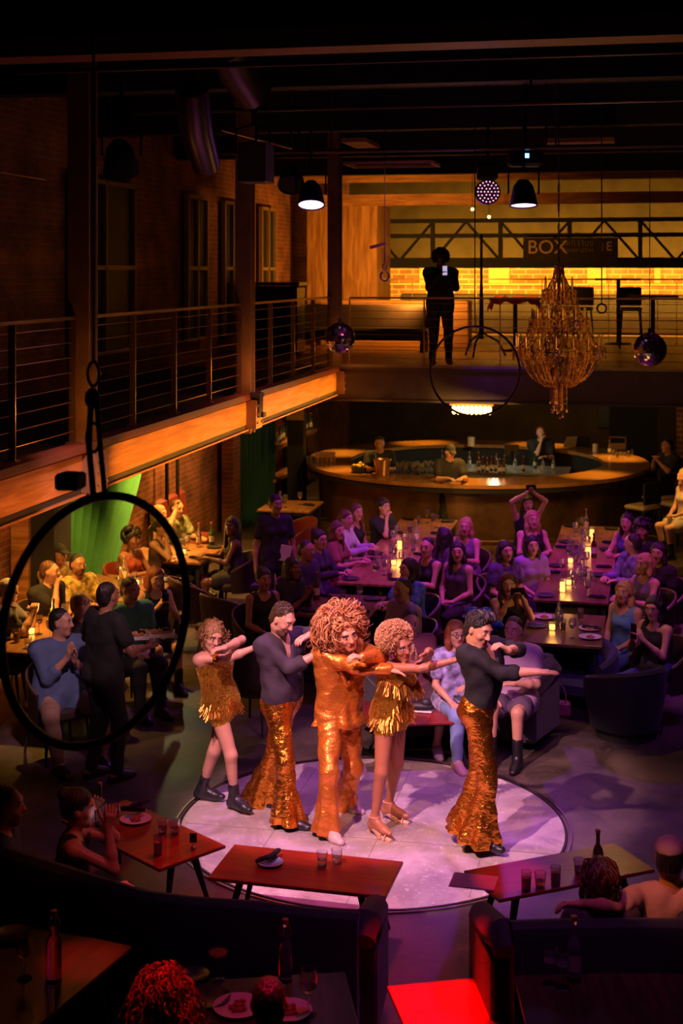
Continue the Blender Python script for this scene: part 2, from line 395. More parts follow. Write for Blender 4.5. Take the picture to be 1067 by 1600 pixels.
def pose(H=1.72, pel=None, phi=0, lean=0, side=0, sphi=None, hphi=None, hpitch=0, hroll=0, chest=None, head=None, hw=1.0, sex='f'):
    """joints in world space; pel = hip centre, phi = heading of the hips, sphi of the shoulders, hphi of the face"""
    s = H/1.75; J = {'s': s, 'H': H, 'sex': sex, 'hw': hw}
    sphi = phi if sphi is None else sphi; hphi = sphi if hphi is None else hphi
    f = hd(phi); r = f.cross(UZ); sf = hd(sphi); sr = sf.cross(UZ)
    J['pel'] = Vector(pel); J['f'] = f; J['r'] = r
    up = (UZ*math.cos(math.radians(lean))+f*math.sin(math.radians(lean))+r*math.sin(math.radians(side))).normalized()
    J['ch'] = Vector(chest) if chest is not None else J['pel']+up*.50*s
    up = (J['ch']-J['pel']).normalized(); J['up'] = up
    sr = (sr-up*sr.dot(up)*.8).normalized(); sf = up.cross(sr).normalized()
    J['sr'] = sr; J['sf'] = sf
    w = (.185 if sex == 'm' else .165)*s*hw
    J['shR'] = J['ch']+sr*w; J['shL'] = J['ch']-sr*w
    hwd = .095*s
    J['hpR'] = J['pel']+r*hwd; J['hpL'] = J['pel']-r*hwd
    hf = hd(hphi); p = math.radians(hpitch); hr = hf.cross(UZ)
    hu = (UZ*math.cos(p)-hf*math.sin(p)); hf = hf*math.cos(p)+UZ*math.sin(p)
    q = math.radians(hroll); hu, hr = hu*math.cos(q)+hr*math.sin(q), hr*math.cos(q)-hu*math.sin(q)
    J['hf'], J['hu'], J['hr'] = hf.normalized(), hu.normalized(), hr.normalized()
    J['hd'] = Vector(head) if head is not None else J['ch']+up*.10*s+UZ*.105*s+hf*.03*s
    return J
def arm(J, sd, hand, pole=None, fing=None, palm=None, curl=.5):
    s = J['s']; a = J['sh'+sd]; sg = 1 if sd == 'R' else -1
    if pole is None: pole = a+J['sr']*sg*.25-UZ*.5-J['sf']*.1
    el, wr = ik(a, hand, .285*s, .255*s, pole)
    J['el'+sd] = el; J['wr'+sd] = wr; fd = (wr-el).normalized() if fing is None else Vector(fing).normalized()
    pn = Vector(palm) if palm is not None else -UZ*.8-J['sr']*sg*.6
    pn = pn-fd*pn.dot(fd); pn = pn.normalized() if pn.length > 1e-4 else fd.orthogonal()
    J['hand'+sd] = (fd, pn, curl)
def leg(J, sd, foot, pole=None, toe=None, lift=.0):
    s = J['s']; a = J['hp'+sd]
    if pole is None: pole = a+J['f']*1.0+UZ*.2
    kn, an = ik(a, Vector(foot)+UZ*(.085*s+lift), .435*s, .415*s, pole)
    J['kn'+sd] = kn; J['an'+sd] = an
    t = J['f'] if toe is None else Vector(toe); t = Vector((t.x, t.y, 0)).normalized(); J['toe'+sd] = t; J['lift'+sd] = lift

def torso_lv(J, fat):
    m = J['sex'] == 'm'
    lv = [(0,.08,.105),(.2,.078,.1),(.42,.066,.09),(.62,.08,.098),(.82,.105,.10),(.97,.115,.07)] if m else [(0,.082,.108),(.2,.078,.098),(.42,.052,.078),(.62,.064,.086),(.82,.082,.088),(.97,.10,.058)]
    out = []; s = J['s']
    for i in range(11):
        t = i*.097
        for q in range(len(lv)-1):
            if lv[q][0] <= t <= lv[q+1][0]+1e-6:
                u = (t-lv[q][0])/(lv[q+1][0]-lv[q][0]); w = lv[q][1]*(1-u)+lv[q+1][1]*u; r = lv[q][2]*(1-u)+lv[q+1][2]*u
        belly = math.exp(-((t-.28)/.25)**2)*fat
        out.append((t, w*s+belly*.3, r*s+belly))
    return out
def torso(F, J, off=0, fat=0, lo=0, hi=1.1, k=.05):
    p0, p1 = J['pel'], J['ch']; bow = J.get('bow', 0)
    for t, w, r in torso_lv(J, fat):
        if t < lo or t > hi: continue
        rv = (J['r']*(1-t)+J['sr']*t).normalized(); fv = (J['f']*(1-t)+J['sf']*t).normalized()
        c = p0.lerp(p1, t)+fv*(bow*math.sin(PI*t)+fat*.4*math.exp(-((t-.28)/.25)**2))
        F.cap(c-rv*w, c+rv*w, r+off, r+off, k, fv, .84)
def draw_part(F, J, parts, off=0, fat=0, armf=1.0):
    s = J['s']; m = J['sex'] == 'm'; lf = J.get('limb', 1.0)
    ra = (.050, .040, .036, .026) if m else (.041, .034, .031, .022)
    rl = (.088, .058, .056, .036) if m else (.086, .055, .052, .033)
    ra = [q*s*lf for q in ra]; rl = [q*s*lf for q in rl]
    for p in parts:
        if p == 'torso': torso(F, J, off, fat)
        elif p == 'pelvis': torso(F, J, off, fat, 0, .25)
        elif p == 'bust' and not m:
            for g in (-1, 1):
                c = J['pel'].lerp(J['ch'], .74)+J['sr']*g*.065*s+J['sf']*(.068*s+J.get('bow',0)*.6)
                F.ell(c, [.055*s+off, .05*s+off, .055*s+off], [J['sr'], J['sf'], J['up']], .03)
        elif p[:3] == 'arm':
            sd = p[3]; full = p[4:]        # '' upper+fore, 'u' short sleeve, 'h' to mid forearm
            a, e, w_ = J['sh'+sd], J['el'+sd], J['wr'+sd]
            F.cap(J['ch']+(a-J['ch'])*.45-J['up']*.02, a-J['up']*.01, .066*s+off, (.060 if m else .048)*s+off, .04)
            if full == 'u':
                F.cap(a, a.lerp(e, .62), ra[0]*1.1+off, ra[0]*1.12+off, .02); continue
            F.cap(a, e, ra[0]+off, ra[1]+off, .03)
            if full == 'h': F.cap(e, e.lerp(w_, .35), ra[1]+off, ra[1]+off*1.3, .02)
            elif full == 'e': pass
            else:
                F.cap(e, e.lerp(w_, .35), ra[1]+off, ra[1]*1.05+off, .02)
                F.cap(e.lerp(w_, .35), w_, ra[1]*1.05+off, ra[3]+off, .02)
        elif p[:3] == 'leg':
            sd = p[3]; full = p[4:]; h, kn, an = J['hp'+sd], J['kn'+sd], J['an'+sd]
            F.ell(h-J['f']*.02, [.1*s+off]*3, [J['r'], J['f'], UZ], .05)
            if full == 's': F.cap(h, h.lerp(kn, .6), rl[0]+off*1.2, rl[0]*.95+off*1.6, .03); continue
            if full == 't': F.cap(h, h.lerp(kn, .25), rl[0]+off, rl[0]*.95+off, .03); continue
            F.cap(h, kn, rl[0]+off, rl[1]+off, .04)
            cf = kn.lerp(an, .3); bk = (kn-an).cross((kn-h).cross(kn-an)) if False else -J['toe'+sd]*.018*s
            F.cap(kn, an, rl[1]*.92+off, rl[3]+off, .03)
            if full != 'f': F.cap(kn.lerp(an, .12)+bk*.6, kn.lerp(an, .5)+bk*.7, rl[2]*.82+off, rl[2]*.62+off, .03)
        elif p[:4] == 'foot':
            sd = p[4]; an = J['an'+sd]; t = J['toe'+sd]; g = an.z-.085*s; lf_ = J['lift'+sd]; z0 = an.z-.045*s
            ball = an+t*.12*s; ball.z = max(an.z-.085*s-lf_, 0)+.028*s; toe = ball+t*.065*s; toe.z = ball.z-.006*s
            heel = an-t*.035*s; heel.z = an.z-.055*s
            F.cap(an, heel, .036*s+off, .032*s+off, .02)
            F.cap(heel, ball, .030*s+off, .034*s+off, .03); F.cap(an, ball, .032*s+off, .028*s+off, .03); F.cap(ball, toe, .033*s+off, .024*s+off, .02, UZ, .8)
def head_prims(F, J, k=.015, jaw=1.0):
    s = J['s']*J.get('hs', 1.0); c, f, u, r = J['hd'], J['hf'], J['hu'], J['hr']; A = [r, f, u]
    P = lambda a, b, d: c+r*a*s+f*b*s+u*d*s
    F.ell(P(0,-.012,.025), [.077*s, .096*s, .092*s], A, k)
    F.ell(P(0,.018,-.02), [.066*s*jaw, .074*s, .098*s], A, .03)
    F.ell(P(0,.035,-.072), [.046*s*jaw, .045*s, .036*s], A, .03)
    F.cap(P(-.012*jaw,.066,-.098), P(.012*jaw,.066,-.098), .019*s, .019*s, .025)
    F.cap(P(-.035,.078,.035), P(.035,.078,.035), .014*s, .014*s, .02)
    for g in (-1, 1):
        F.ell(P(g*.042,.062,-.025), [.022*s, .02*s, .02*s], A, .02)
        F.ell(P(g*.031,.100,.010), [.017*s, .015*s, .012*s], A, .012, -1)
        F.ell(P(g*.031,.079,.009), [.0135*s]*3, A, .003)
        F.ell(P(g*.079,-.004,-.008), [.010*s, .019*s, .030*s], A, .008)
    F.cap(P(0,.087,.02), P(0,.108,-.022), .009*s, .014*s, .012)
    F.cap(P(-.011,.096,-.026), P(.011,.096,-.026), .009*s, .009*s, .008)
    F.cap(P(-.019,.086,-.052), P(.019,.086,-.052), .007*s, .007*s, .006)
    F.cap(P(-.015,.087,-.062), P(.015,.087,-.062), .0075*s, .0075*s, .006)
    F.cap(J['ch']+J['up']*.0, P(0,-.02,-.075), (.062 if J['sex'] == 'm' else .047)*s, (.056 if J['sex'] == 'm' else .044)*s, .035)
def finger_tubes(J):
    """fingers and thumb, rooted inside the palm; returns verts and quads"""
    Vs = []; Fs = []; b = 0; s = J['s']
    for sd in 'RL':
        if 'hand'+sd not in J: continue
        fd, pn, curl = J['hand'+sd]; w = J['wr'+sd]; sg = 1 if sd == 'R' else -1
        sdv = fd.cross(pn)*sg   # towards the thumb
        for i, (o, L) in enumerate(((.030,.070),(.010,.078),(-.010,.073),(-.029,.058))):
            p = w+fd*.078*s+sdv*o*s; pts = [w+fd*.05*s+sdv*o*.8*s, p]; d = (fd+sdv*o*3.2).normalized(); rd = [.0105, .0102]
            for q, fr in enumerate((.42, .33, .25)):
                a = curl*(.55+.35*q); d = (d*math.cos(a)+pn*math.sin(a)).normalized()
                p = p+d*L*fr*s; pts.append(p); rd.append((.0092, .0082, .0060)[q])
            m = MB(); m.tube(pts, [x*s*1.08 for x in rd], 6); Vs += m.V; Fs += [[x+b for x in f] for f in m.F]; b = len(Vs)
        p = w+fd*.02*s+sdv*.018*s; d = (fd*.65+sdv*.7+pn*.25).normalized(); pts = [p]; rd = [.013]
        for q, fr in enumerate((.045, .032, .026)):
            p = p+d*fr*s; pts.append(p); rd.append((.0125, .0105, .0075)[q]); d = (d+fd*.28+pn*curl*.3).normalized()
        m = MB(); m.tube(pts, [x*s*1.05 for x in rd], 6); Vs += m.V; Fs += [[x+b for x in f] for f in m.F]; b = len(Vs)
    return Vs, Fs
def bounds(J, ext=.16):
    P = np.array([nv(v) for k, v in J.items() if isinstance(v, Vector) and k[:2] in ('pe','ch','sh','el','wr','hp','kn','an','hd')])
    lo, hi = P.min(0)-ext, P.max(0)+ext; lo[2] = max(lo[2], -.02); return lo, hi
def head_bounds(J, e=.3): c = nv(J['hd']); return c-e, c+e
def paint(V, Fq, blobs, nb=0):
    c = V[Fq].mean(1); mi = np.zeros(len(Fq), int)
    for (p, rr, ax, m_) in blobs:
        q = c-nv(p); d = sum(((q@nv(ax[i]))/rr[i])**2 for i in range(3)); mi[d < 1] = m_
    return mi
def hair(J, style, col, root, res, hs=1.0, seed=0, name='hair'):
    s = J['s']*J.get('hs', 1.0); c, f, u, r = J['hd'], J['hf'], J['hu'], J['hr']; A = [r, f, u]; P = lambda a, b, d: c+r*a*s+f*b*s+u*d*s
    rnd = random.Random(seed); F = Field(*head_bounds(J, .42 if style in ('long','wavy','tail','straight') else .33), res)
    if style == 'bald': return None
    thick = {'short': .0, 'buzz': -.006}.get(style, .006)
    sm = .004 if style in ('short','quiff','buzz') else 0; F.ell(P(0,-.022,.038), [(.083+thick-sm)*s, (.100+thick-sm)*s, (.090+thick-sm)*s], A, .01)
    if style in ('short', 'quiff', 'buzz'):
        F.ell(P(0,-.06,-.02), [(.075+thick)*s, .055*s, .075*s], A, .03)
        if style == 'quiff':
            for i in range(16):
                a = -.05+.1*rnd.random(); b = .0+.075*rnd.random(); F.cap(P(a,b,.11), P(a*1.2+.01,b-.035,.135+.015*rnd.random()), .018*s, .009*s, .015)
    F.ell(P(0,.115,-.040 if style not in ('short','quiff','buzz') else -.030), [.068*s, .10*s, .114*s], A, .012, -1)
    if style in ('short', 'quiff', 'buzz', 'bun'):
        F.ell(P(.09,.02,-.045), [.03*s, .035*s, .05*s], A, .01, -1); F.ell(P(-.09,.02,-.045), [.03*s, .035*s, .05*s], A, .01, -1)
    if style == 'bun': F.ell(P(.0,-.10,.085), [.05*s, .05*s, .045*s], A, .015); F.ell(P(0,-.07,-.02), [.07*s, .045*s, .06*s], A, .03)
    if style == 'tail':
        F.ell(P(0,-.07,-.02), [.072*s, .045*s, .06*s], A, .03); F.cap(P(0,-.115,.04), P(0,-.16,-.05), .03*s, .038*s, .02); F.cap(P(0,-.16,-.05), P(0,-.15,-.24), .038*s, .015*s, .02)
    if style in ('long', 'wavy', 'straight', 'bob'):
        L = {'bob': -.12, 'long': -.27, 'wavy': -.28, 'straight': -.31}[style]
        for g in (-1, 1):
            F.cap(P(g*.066,-.012,.03), P(g*.078,.0,-.09), .032*s, .034*s, .03)
            F.cap(P(g*.078,.0,-.09), P(g*.088,.022 if style != 'straight' else .0,L), .034*s, .026*s, .03)
        F.cap(P(-.04,-.08,.0), P(-.05,-.085,L), .05*s, .04*s, .04); F.cap(P(.04,-.08,.0), P(.05,-.085,L), .05*s, .04*s, .04)
        F.ell(P(0,-.075,-.06), [.085*s,.05*s,.10*s], A, .04)
        F.ell(P(0,.12,-.03), [.060*s, .09*s, .105*s], A, .012, -1)
        if style == 'wavy': F.wob(.010, 34, seed)
        else: F.wob(.003, 40, seed)
    if style == 'curly':
        for i in range(90):
            th = rnd.uniform(0, 2*PI); z = rnd.uniform(-.7, 1); q = math.sqrt(1-z*z)
            a, b, d = .125*q*math.cos(th), -.02+.12*q*math.sin(th), .045+.12*z
            if b > .045 and d < .075: continue
            F.ell(P(a,b,d), [.026*s]*3, A, .01)
        F.ell(P(0,.13,-.05), [.06*s, .085*s, .10*s], A, .012, -1)
    V, Q = F.mesh()
    if not len(V): return None
    o = nv(root.location); return mesh_obj(name, V-o, Q, hairm(col), root, True)
def person(label, J, skin=(.55,.28,.17), top=None, bottom=None, shoes=None, hairst='short', hairc=(.02,.012,.008), fat=0, res=.014, group=None, beard=None, glasses=False, makeup=False, seed=0, cap=None, skip_hair=False, jaw=1.0, lip=None):
    """top: (type, colour, kind); bottom: (type, colour, kind); shoes: (type, colour)"""
    base = Vector((J['pel'].x, J['pel'].y, min(J['anR'].z-J['liftR'], J['anL'].z-J['liftL'])-.085*J['s'] if 'anR' in J else J['pel'].z-.5))
    root = empty('person', base, 0, label, 'person', group); o = nv(base); s = J['s']; hs = s*J.get('hs', 1.0)
    F = Field(*bounds(J), res)
    parts = ['torso', 'bust', 'armR', 'armL', 'legR', 'legL', 'footR', 'footL']
    draw_part(F, J, parts, 0, fat); head_prims(F, J, jaw=jaw)
    for sd in 'RL':
        fd, pn, curl = J['hand'+sd]; w = J['wr'+sd]; sv = fd.cross(pn)
        F.cap(w-sv*.012*s, w+fd*.07*s-sv*.016*s, .020*s, .022*s, .02, pn, .8); F.cap(w+sv*.012*s, w+fd*.07*s+sv*.018*s, .020*s, .022*s, .02, pn, .8)
    V, Q = F.mesh(); V = V
    c, f, u, r = J['hd'], J['hf'], J['hu'], J['hr']; A = [r, f, u]; P = lambda a, b, d: c+r*a*hs+f*b*hs+u*d*hs
    bl = []
    for g in (-1, 1):
        bl.append((P(g*.031,.09,.009), [.016*hs, .02*hs, .008*hs], A, 2))
        bl.append((P(g*.031,.095,.009), [.0065*hs, .03*hs, .0085*hs], A, 3))
        bl.append((P(g*.033,.09,.034), [(.022 if res < .01 else .016)*hs, .03*hs, .0055*hs if res < .01 else .006*hs], A, 4))
        if makeup:
            bl.insert(0, (P(g*.038,.085,.022), [.026*hs, .03*hs, .016*hs], A, 5)); 
    bl.append((P(0,.095,-.057), [.024*hs, .03*hs, .0125*hs], A, 1))
    if beard: bl = [(P(0,.06,-.082), [.075*hs, .06*hs, .036*hs], A, 5), (P(0,.1,-.043), [.028*hs, .03*hs, .007*hs], A, 5)]+bl
    mi = paint(V, Q, bl); nq = len(Q)
    fV, fF = finger_tubes(J)
    mats_ = [skin_mat(skin), LIPM if lip is None else lip, EYEW, EYED, BRW, MATS.get('eye_shadow', EYED) if not beard else mat('beard_%02d' % int(skin[0]*99), tuple(q*.30 for q in skin), .8, 0, .4, 90)]
    # one mesh: grown surface plus fingers rooted in the palms
    me = bpy.data.meshes.new('body')
    allV = np.concatenate([V-o, np.array([nv(v) for v in fV])-o]); nV = len(V)
    lens = np.concatenate([np.full(nq, 4), np.array([len(x) for x in fF])]).astype(np.int32)
    loops = np.concatenate([Q.ravel(), np.array([i+nV for x in fF for i in x])]).astype(np.int32)
    me.vertices.add(len(allV)); me.vertices.foreach_set('co', allV.astype(np.float32).ravel()); me.loops.add(len(loops)); me.loops.foreach_set('vertex_index', loops)
    me.polygons.add(len(lens)); me.polygons.foreach_set('loop_start', np.concatenate([[0], np.cumsum(lens)[:-1]]).astype(np.int32)); me.update(calc_edges=True)
    for q in mats_: me.materials.append(q)
    me.polygons.foreach_set('material_index', np.concatenate([mi, np.zeros(len(fF), int)]).astype(np.int32))
    me.polygons.foreach_set('use_smooth', np.ones(len(lens), dtype=bool)); me.validate()
    b = bpy.data.objects.new('body', me); COL.objects.link(b); b.parent = root
    cres = res
    if top:
        ty, col, kd = top; T = Field(*bounds(J), cres); off = .014 if res > .01 else .011
        sl = {'long': '', 'half': 'h', 'short': 'u', 'elbow': 'e'}.get(ty.split('_')[0])
        if ty.startswith(('tank', 'dress', 'bandeau')):
            torso(T, J, off, fat, 0 if 'dress' in ty else .08, .90 if 'bandeau' in ty else .97); draw_part(T, J, ['bust'], off)
        else:
            torso(T, J, off+.010, fat, 0.05, .98)
            draw_part(T, J, ['bust', 'armR'+sl, 'armL'+sl], off+.004)
        if 'dress' in ty: draw_part(T, J, ['legRs', 'legLs'], off)
        if bottom and bottom[0] in ('pants','shorts','skirt') and 'dress' not in ty: draw_part(T, J, ['legRt', 'legLt'], .026 if fat == 0 else .034)
        if 'jacket' in ty:
            p0 = J['pel'].lerp(J['ch'], .42); p1 = J['pel']-J['up']*.07*s
            T.cone(p0, p1, .12*s, .215*s, .04, 5, .12, .8, J['r'])
        if 'bandeau' in ty:
            T.plane(J['pel'].lerp(J['ch'], .93)+J['sf']*.06, (J['up']*.8+J['sf']*.5).normalized())
        elif 'open' in ty: T.cap(J['ch']+J['sf']*.10+J['up']*.08, J['pel'].lerp(J['ch'], .66)+J['sf']*.14, .072*s, .018, .008, op=-1)
        if ty.startswith('bare'): T.plane(J['pel'].lerp(J['ch'], .80), J['up'])
        T.cap(J['ch']+J['up']*.03+(J['sf']*.03 if ty.startswith('tank') else J['sf']*0), J['hd']-J['hu']*.03, (.075 if ty.startswith('tank') else .058)*s, .10*s, .012, op=-1)
        if 'dress' not in ty: T.wob(.0035 if res > .01 else .0055, 26, seed)
        v, q = T.mesh()
        nm = {'dress': 'dress', 'tank': 'tank_top', 'bandeau': 'leotard', 'bare': 'strapless_top'}.get(ty.split('_')[0], 'jacket' if 'jacket' in ty else 'shirt')
        if len(v): mesh_obj(nm, v-o, q, clothm(col, kd), root, True)
    if bottom:
        ty, col, kd = bottom; T = Field(*bounds(J, .24), cres); off = .015
        if ty == 'flare':
            torso(T, J, .012, fat, 0, .28)
            for sd in 'RL':
                h, kn, an = J['hp'+sd], J['kn'+sd], J['an'+sd]; draw_part(T, J, [], 0)
                T.ell(h-J['f']*.02, [.115*s]*3, [J['r'], J['f'], UZ], .05)
                T.cap(h, kn, .102*s, .074*s, .04)
                en = an-UZ*.045; en = en+(an-kn).normalized()*.0
                wd = J.get('flare', .15)
                T.cap(kn, kn.lerp(an, .3), .072*s, .07*s, .03)
                T.cone(kn.lerp(an, .02), en, .066*s, wd*s, .02, 5, .13, .9, J['toe'+sd], ph=1.3 if sd == 'R' else 0, p=1.5)
            T.wob(.006, 26, seed)
        elif ty == 'shorts': torso(T, J, off, fat, 0, .25); draw_part(T, J, ['legRs', 'legLs'], off)
        elif ty == 'brief': torso(T, J, .012, fat, 0, .3); draw_part(T, J, ['legRt', 'legLt'], .010)
        elif ty == 'skirt': torso(T, J, off, fat, 0, .25); draw_part(T, J, ['legRs', 'legLs'], off*1.3)
        else: torso(T, J, off-.002, fat, 0, .3); draw_part(T, J, ['legR', 'legL'], off+.003); T.wob(.004, 24, seed)
        v, q = T.mesh()
        if len(v): mesh_obj({'shorts': 'shorts', 'skirt': 'skirt', 'brief': 'briefs'}.get(ty, 'trousers'), v-o, q, clothm(col, kd), root, True)
    if shoes:
        ty, col = shoes
        for sd in 'RL':
            an = J['an'+sd]; t = J['toe'+sd]; g = an.z-.085*s-J['lift'+sd]
            T = Field(nv(an)-.3, nv(an)+.3, min(cres, .011)); draw_part(T, J, ['foot'+sd], .009)
            if ty == 'boot': T.cap(an, an.lerp(J['kn'+sd], .38), .046*s, .052*s, .02)
            if ty in ('heel', 'boot_heel') or J['lift'+sd] > .03:
                hp = an-t*.045*s; hp.z = an.z-.06; T.cap(hp, Vector((hp.x, hp.y, g+.008)), .022*s, .011*s, .01)
            if ty == 'boot_heel': T.cap(an, an.lerp(J['kn'+sd], .26), .046*s, .049*s, .02)
            if ty in ('shoe', 'sneaker'): 
                T.cap(an-t*.045*s-UZ*.07*s, an+t*.165*s-UZ*.072*s, .040*s, .042*s, .01, UZ, .5)
            if ty not in ('boot', 'boot_heel'): T.plane(an-UZ*.012*s, (UZ*.93-t*.35).normalized())
            T.plane(Vector((0,0,g+.002)), -UZ); v, q = T.mesh()
            if len(v): mesh_obj('shoe', v-o, q, clothm(col, 'leather'), root, True)
    if not skip_hair: hair(J, hairst, hairc, root, min(res, .012), seed=seed)
    if cap:
        T = Field(*head_bounds(J, .2), .011); T.ell(P(0,-.012,.045), [.09*hs, .106*hs, .085*hs], A, .01); T.plane(P(0,0,.04), -u)
        T.cap(P(0,.07,.05), P(0,.145,.035), .06*hs, .05*hs, .01, u, .15); v, q = T.mesh(); mesh_obj('cap', v-o, q, clothm(cap), root, True)
    if glasses:
        m = MB()
        for g in (-1, 1):
            m.tube([P(g*.033+.021*math.cos(a), .103, .009+.017*math.sin(a)) for a in np.linspace(0, 2*PI, 12, endpoint=False)], .0028*hs, 4, True)
            m.tube([P(g*.054,.103,.012), P(g*.08,.02,.01)], .0025*hs, 4)
        m.tube([P(-.012,.106,.012), P(.012,.106,.012)], .0025*hs, 4)
        g_ = m.build('glasses', mat('glasses_frame', (.02,.02,.02), .3), root); g_.location = -base
    return root
# ------------------------------------------------------------------ the building
M_FLOOR = concrete('polished_concrete', (.045, .036, .030), (.15, .115, .095), .40)
M_STAGE = concrete('stage_boards', (.30, .24, .24), (.62, .54, .52), .36)
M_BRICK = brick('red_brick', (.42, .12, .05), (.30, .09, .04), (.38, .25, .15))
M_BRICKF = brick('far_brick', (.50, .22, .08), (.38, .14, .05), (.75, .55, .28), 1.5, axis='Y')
M_BLACK = mat('black_paint', (.02, .02, .022), .7, 0, .1, 30)
M_CEIL = mat('ceiling_black', (.035, .033, .035), .9, 0, .3, 8, .4, 3)
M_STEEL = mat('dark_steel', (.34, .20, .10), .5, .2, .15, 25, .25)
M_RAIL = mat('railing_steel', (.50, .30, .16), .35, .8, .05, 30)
M_BEAM = wood('beam_timber', (.30, .12, .035), (.55, .26, .09), .55, 1.4, (1.5, 1, 14))
M_PLANK = wood('wall_timber', (.30, .13, .04), (.60, .30, .10), .5, 1.6, (8, 8, .8))
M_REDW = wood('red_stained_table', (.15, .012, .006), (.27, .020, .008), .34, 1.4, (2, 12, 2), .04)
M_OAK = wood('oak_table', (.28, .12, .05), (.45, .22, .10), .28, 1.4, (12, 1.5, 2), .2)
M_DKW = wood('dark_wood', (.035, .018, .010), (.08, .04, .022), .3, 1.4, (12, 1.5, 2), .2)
M_PLAST = mat('ochre_plaster', (.075,.050,.026), .9, 0, .3, 6, .25, 2)
b = MB(); b.box((-.5, 16, -.05), (14.4, 38, .1)); o = struct('floor', b, M_FLOOR)
# round stage floor: discs of boards with a steel ring let into the concrete
sx, sy = STG.x, STG.y; R0 = 1.57
b = MB(); b.lathe([(R0-.02, .0), (R0-.02, .008), (.001, .008)], 96, Matrix.Translation((sx, sy, 0)), cap=False)
stage = b.build('stage_floor', M_STAGE, None, False); tag(stage, kind='structure')
b = MB(); b.lathe([(R0-.02, .002), (R0-.018, .012), (R0+.000, .012), (R0+.002, .002)], 96, Matrix.Translation((sx, sy, 0)), cap=False)
o = struct('trim_1', b, mat('groove_rubber', (.015, .012, .012), .6))
b = MB(); b.lathe([(R0+.022, .002), (R0+.024, .014), (R0+.040, .014), (R0+.042, .002)], 96, Matrix.Translation((sx, sy, 0)), cap=False)
o = struct('trim_2', b, mat('ring_steel', (.4, .33, .3), .3, .9))
b = MB()
for i in (-2, 0, 2):
    xx = i*.42+.1; h = math.sqrt(R0**2-xx*xx)-.03; b.box((sx+xx, sy, .0095), (.003, 2*h-.1, .003), M=None)
b.box((sx, sy-.3, .0095), (2*math.sqrt(R0**2-.09)-.1, .003, .003))
o = struct('trim_3', b, mat('board_seam', (.24, .19, .19), .8))
b = MB(); b.box((-7.4, 16, 3.4), (.2, 38, 6.9)); struct('wall_left', b, M_BRICK)
b = MB(); b.box((6.4, 16, 3.4), (.2, 38, 6.9)); struct('wall_right', b, M_CEIL)
b = MB(); b.box((-.5, -3.0, 3.4), (14.4, .2, 6.9)); struct('wall_rear', b, M_CEIL)
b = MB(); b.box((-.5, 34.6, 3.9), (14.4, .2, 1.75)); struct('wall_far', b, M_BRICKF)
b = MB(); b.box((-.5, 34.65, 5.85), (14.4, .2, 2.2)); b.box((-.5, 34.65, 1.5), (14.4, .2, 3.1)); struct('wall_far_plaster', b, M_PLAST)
b = MB(); b.box((-.5, 16, 6.9), (14.4, 38, .1)); struct('ceiling', b, M_CEIL)
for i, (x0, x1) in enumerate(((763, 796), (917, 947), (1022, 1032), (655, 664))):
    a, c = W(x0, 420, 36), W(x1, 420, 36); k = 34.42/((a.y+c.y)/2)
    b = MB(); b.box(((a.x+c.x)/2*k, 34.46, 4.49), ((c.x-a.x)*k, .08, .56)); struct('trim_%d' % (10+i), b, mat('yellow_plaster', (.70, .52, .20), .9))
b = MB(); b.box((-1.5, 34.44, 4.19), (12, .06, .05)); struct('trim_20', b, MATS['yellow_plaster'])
# mezzanines
EX = -4.7; EY = 21.1
b = MB(); b.box(((EX-7.3)/2-.03, 9.0, 2.88), (7.3+EX+.0, 24.0, .28)); o = struct('mezzanine_floor_left', b, M_CEIL)
b = MB(); b.box((-.5, (EY+34.5)/2+.06, 2.92), (13.6, 34.5-EY, .24)); o = struct('mezzanine_floor_far', b, wood('mezz_boards', (.25,.12,.05), (.40,.22,.09), .4, 1.3, (10,1,1)))
def bar_y(name, x, z, w_, h, y0, y1, m, kind='structure'):
    b = MB(); b.box((x, (y0+y1)/2, z), (w_, y1-y0, h)); o = b.build(name, m); o['kind'] = kind; return o
cols = [1.5, 6.4, 11.27, 16.2, 21.1]
for i in range(4):
    y0, y1 = cols[i]+.10, cols[i+1]-.10
    bar_y('fascia_beam', EX+.02, 2.835, .10, .27, y0-(.1 if i else 3.4), y1+(.1), M_BEAM)
bar_y('fascia_cap', EX+.045, 3.03, .16, .07, -2.5, EY, mat('cap_red_brown', (.22, .055, .035), .5, 0, .1, 20))
bar_y('fascia_dark_strip', EX+.0, 2.67, .12, .05, -2.5, EY, M_BLACK)  # plain black strip between the timber beam and the lip
bar_y('fascia_lip', EX+.02, 2.635, .14, .018, -2.5, EY, M_BEAM)
b = MB(); b.box((-.5+.9, EY-.02, 2.80), (12.5-.9, .14, .46)); b.box((.4, EY-.05, 3.04), (11.6, .2, .03)); b.box((.4, EY-.05, 2.56), (11.6, .2, .03)); struct('beam_far', b, mat('beam_dark_steel', (.09, .07, .075), .5, .3))
b = MB(); b.box((.4, EY-.03, 3.075), (11.6, .16, .04)); struct('trim_30', b, mat('edge_steel', (.35, .28, .25), .4, .5))
for y in cols:
    b = MB(); x = EX+.02
    for sy_ in (-1, 1): b.box((x, y+sy_*.085, 4.72), (.19, .018, 4.26))
    b.box((x, y, 4.72), (.014, .16, 4.26)); b.box((x+.05, y, 2.82), (.24, .26, .34))
    for dz in (-.1, 0, .1):
        for dy in (-.09, .09): b.cyl((x+.17, y+dy, 2.82+dz), (x+.19, y+dy, 2.82+dz), .016, n=6)
    o = b.build('steel_column', M_STEEL); o['kind'] = 'structure'
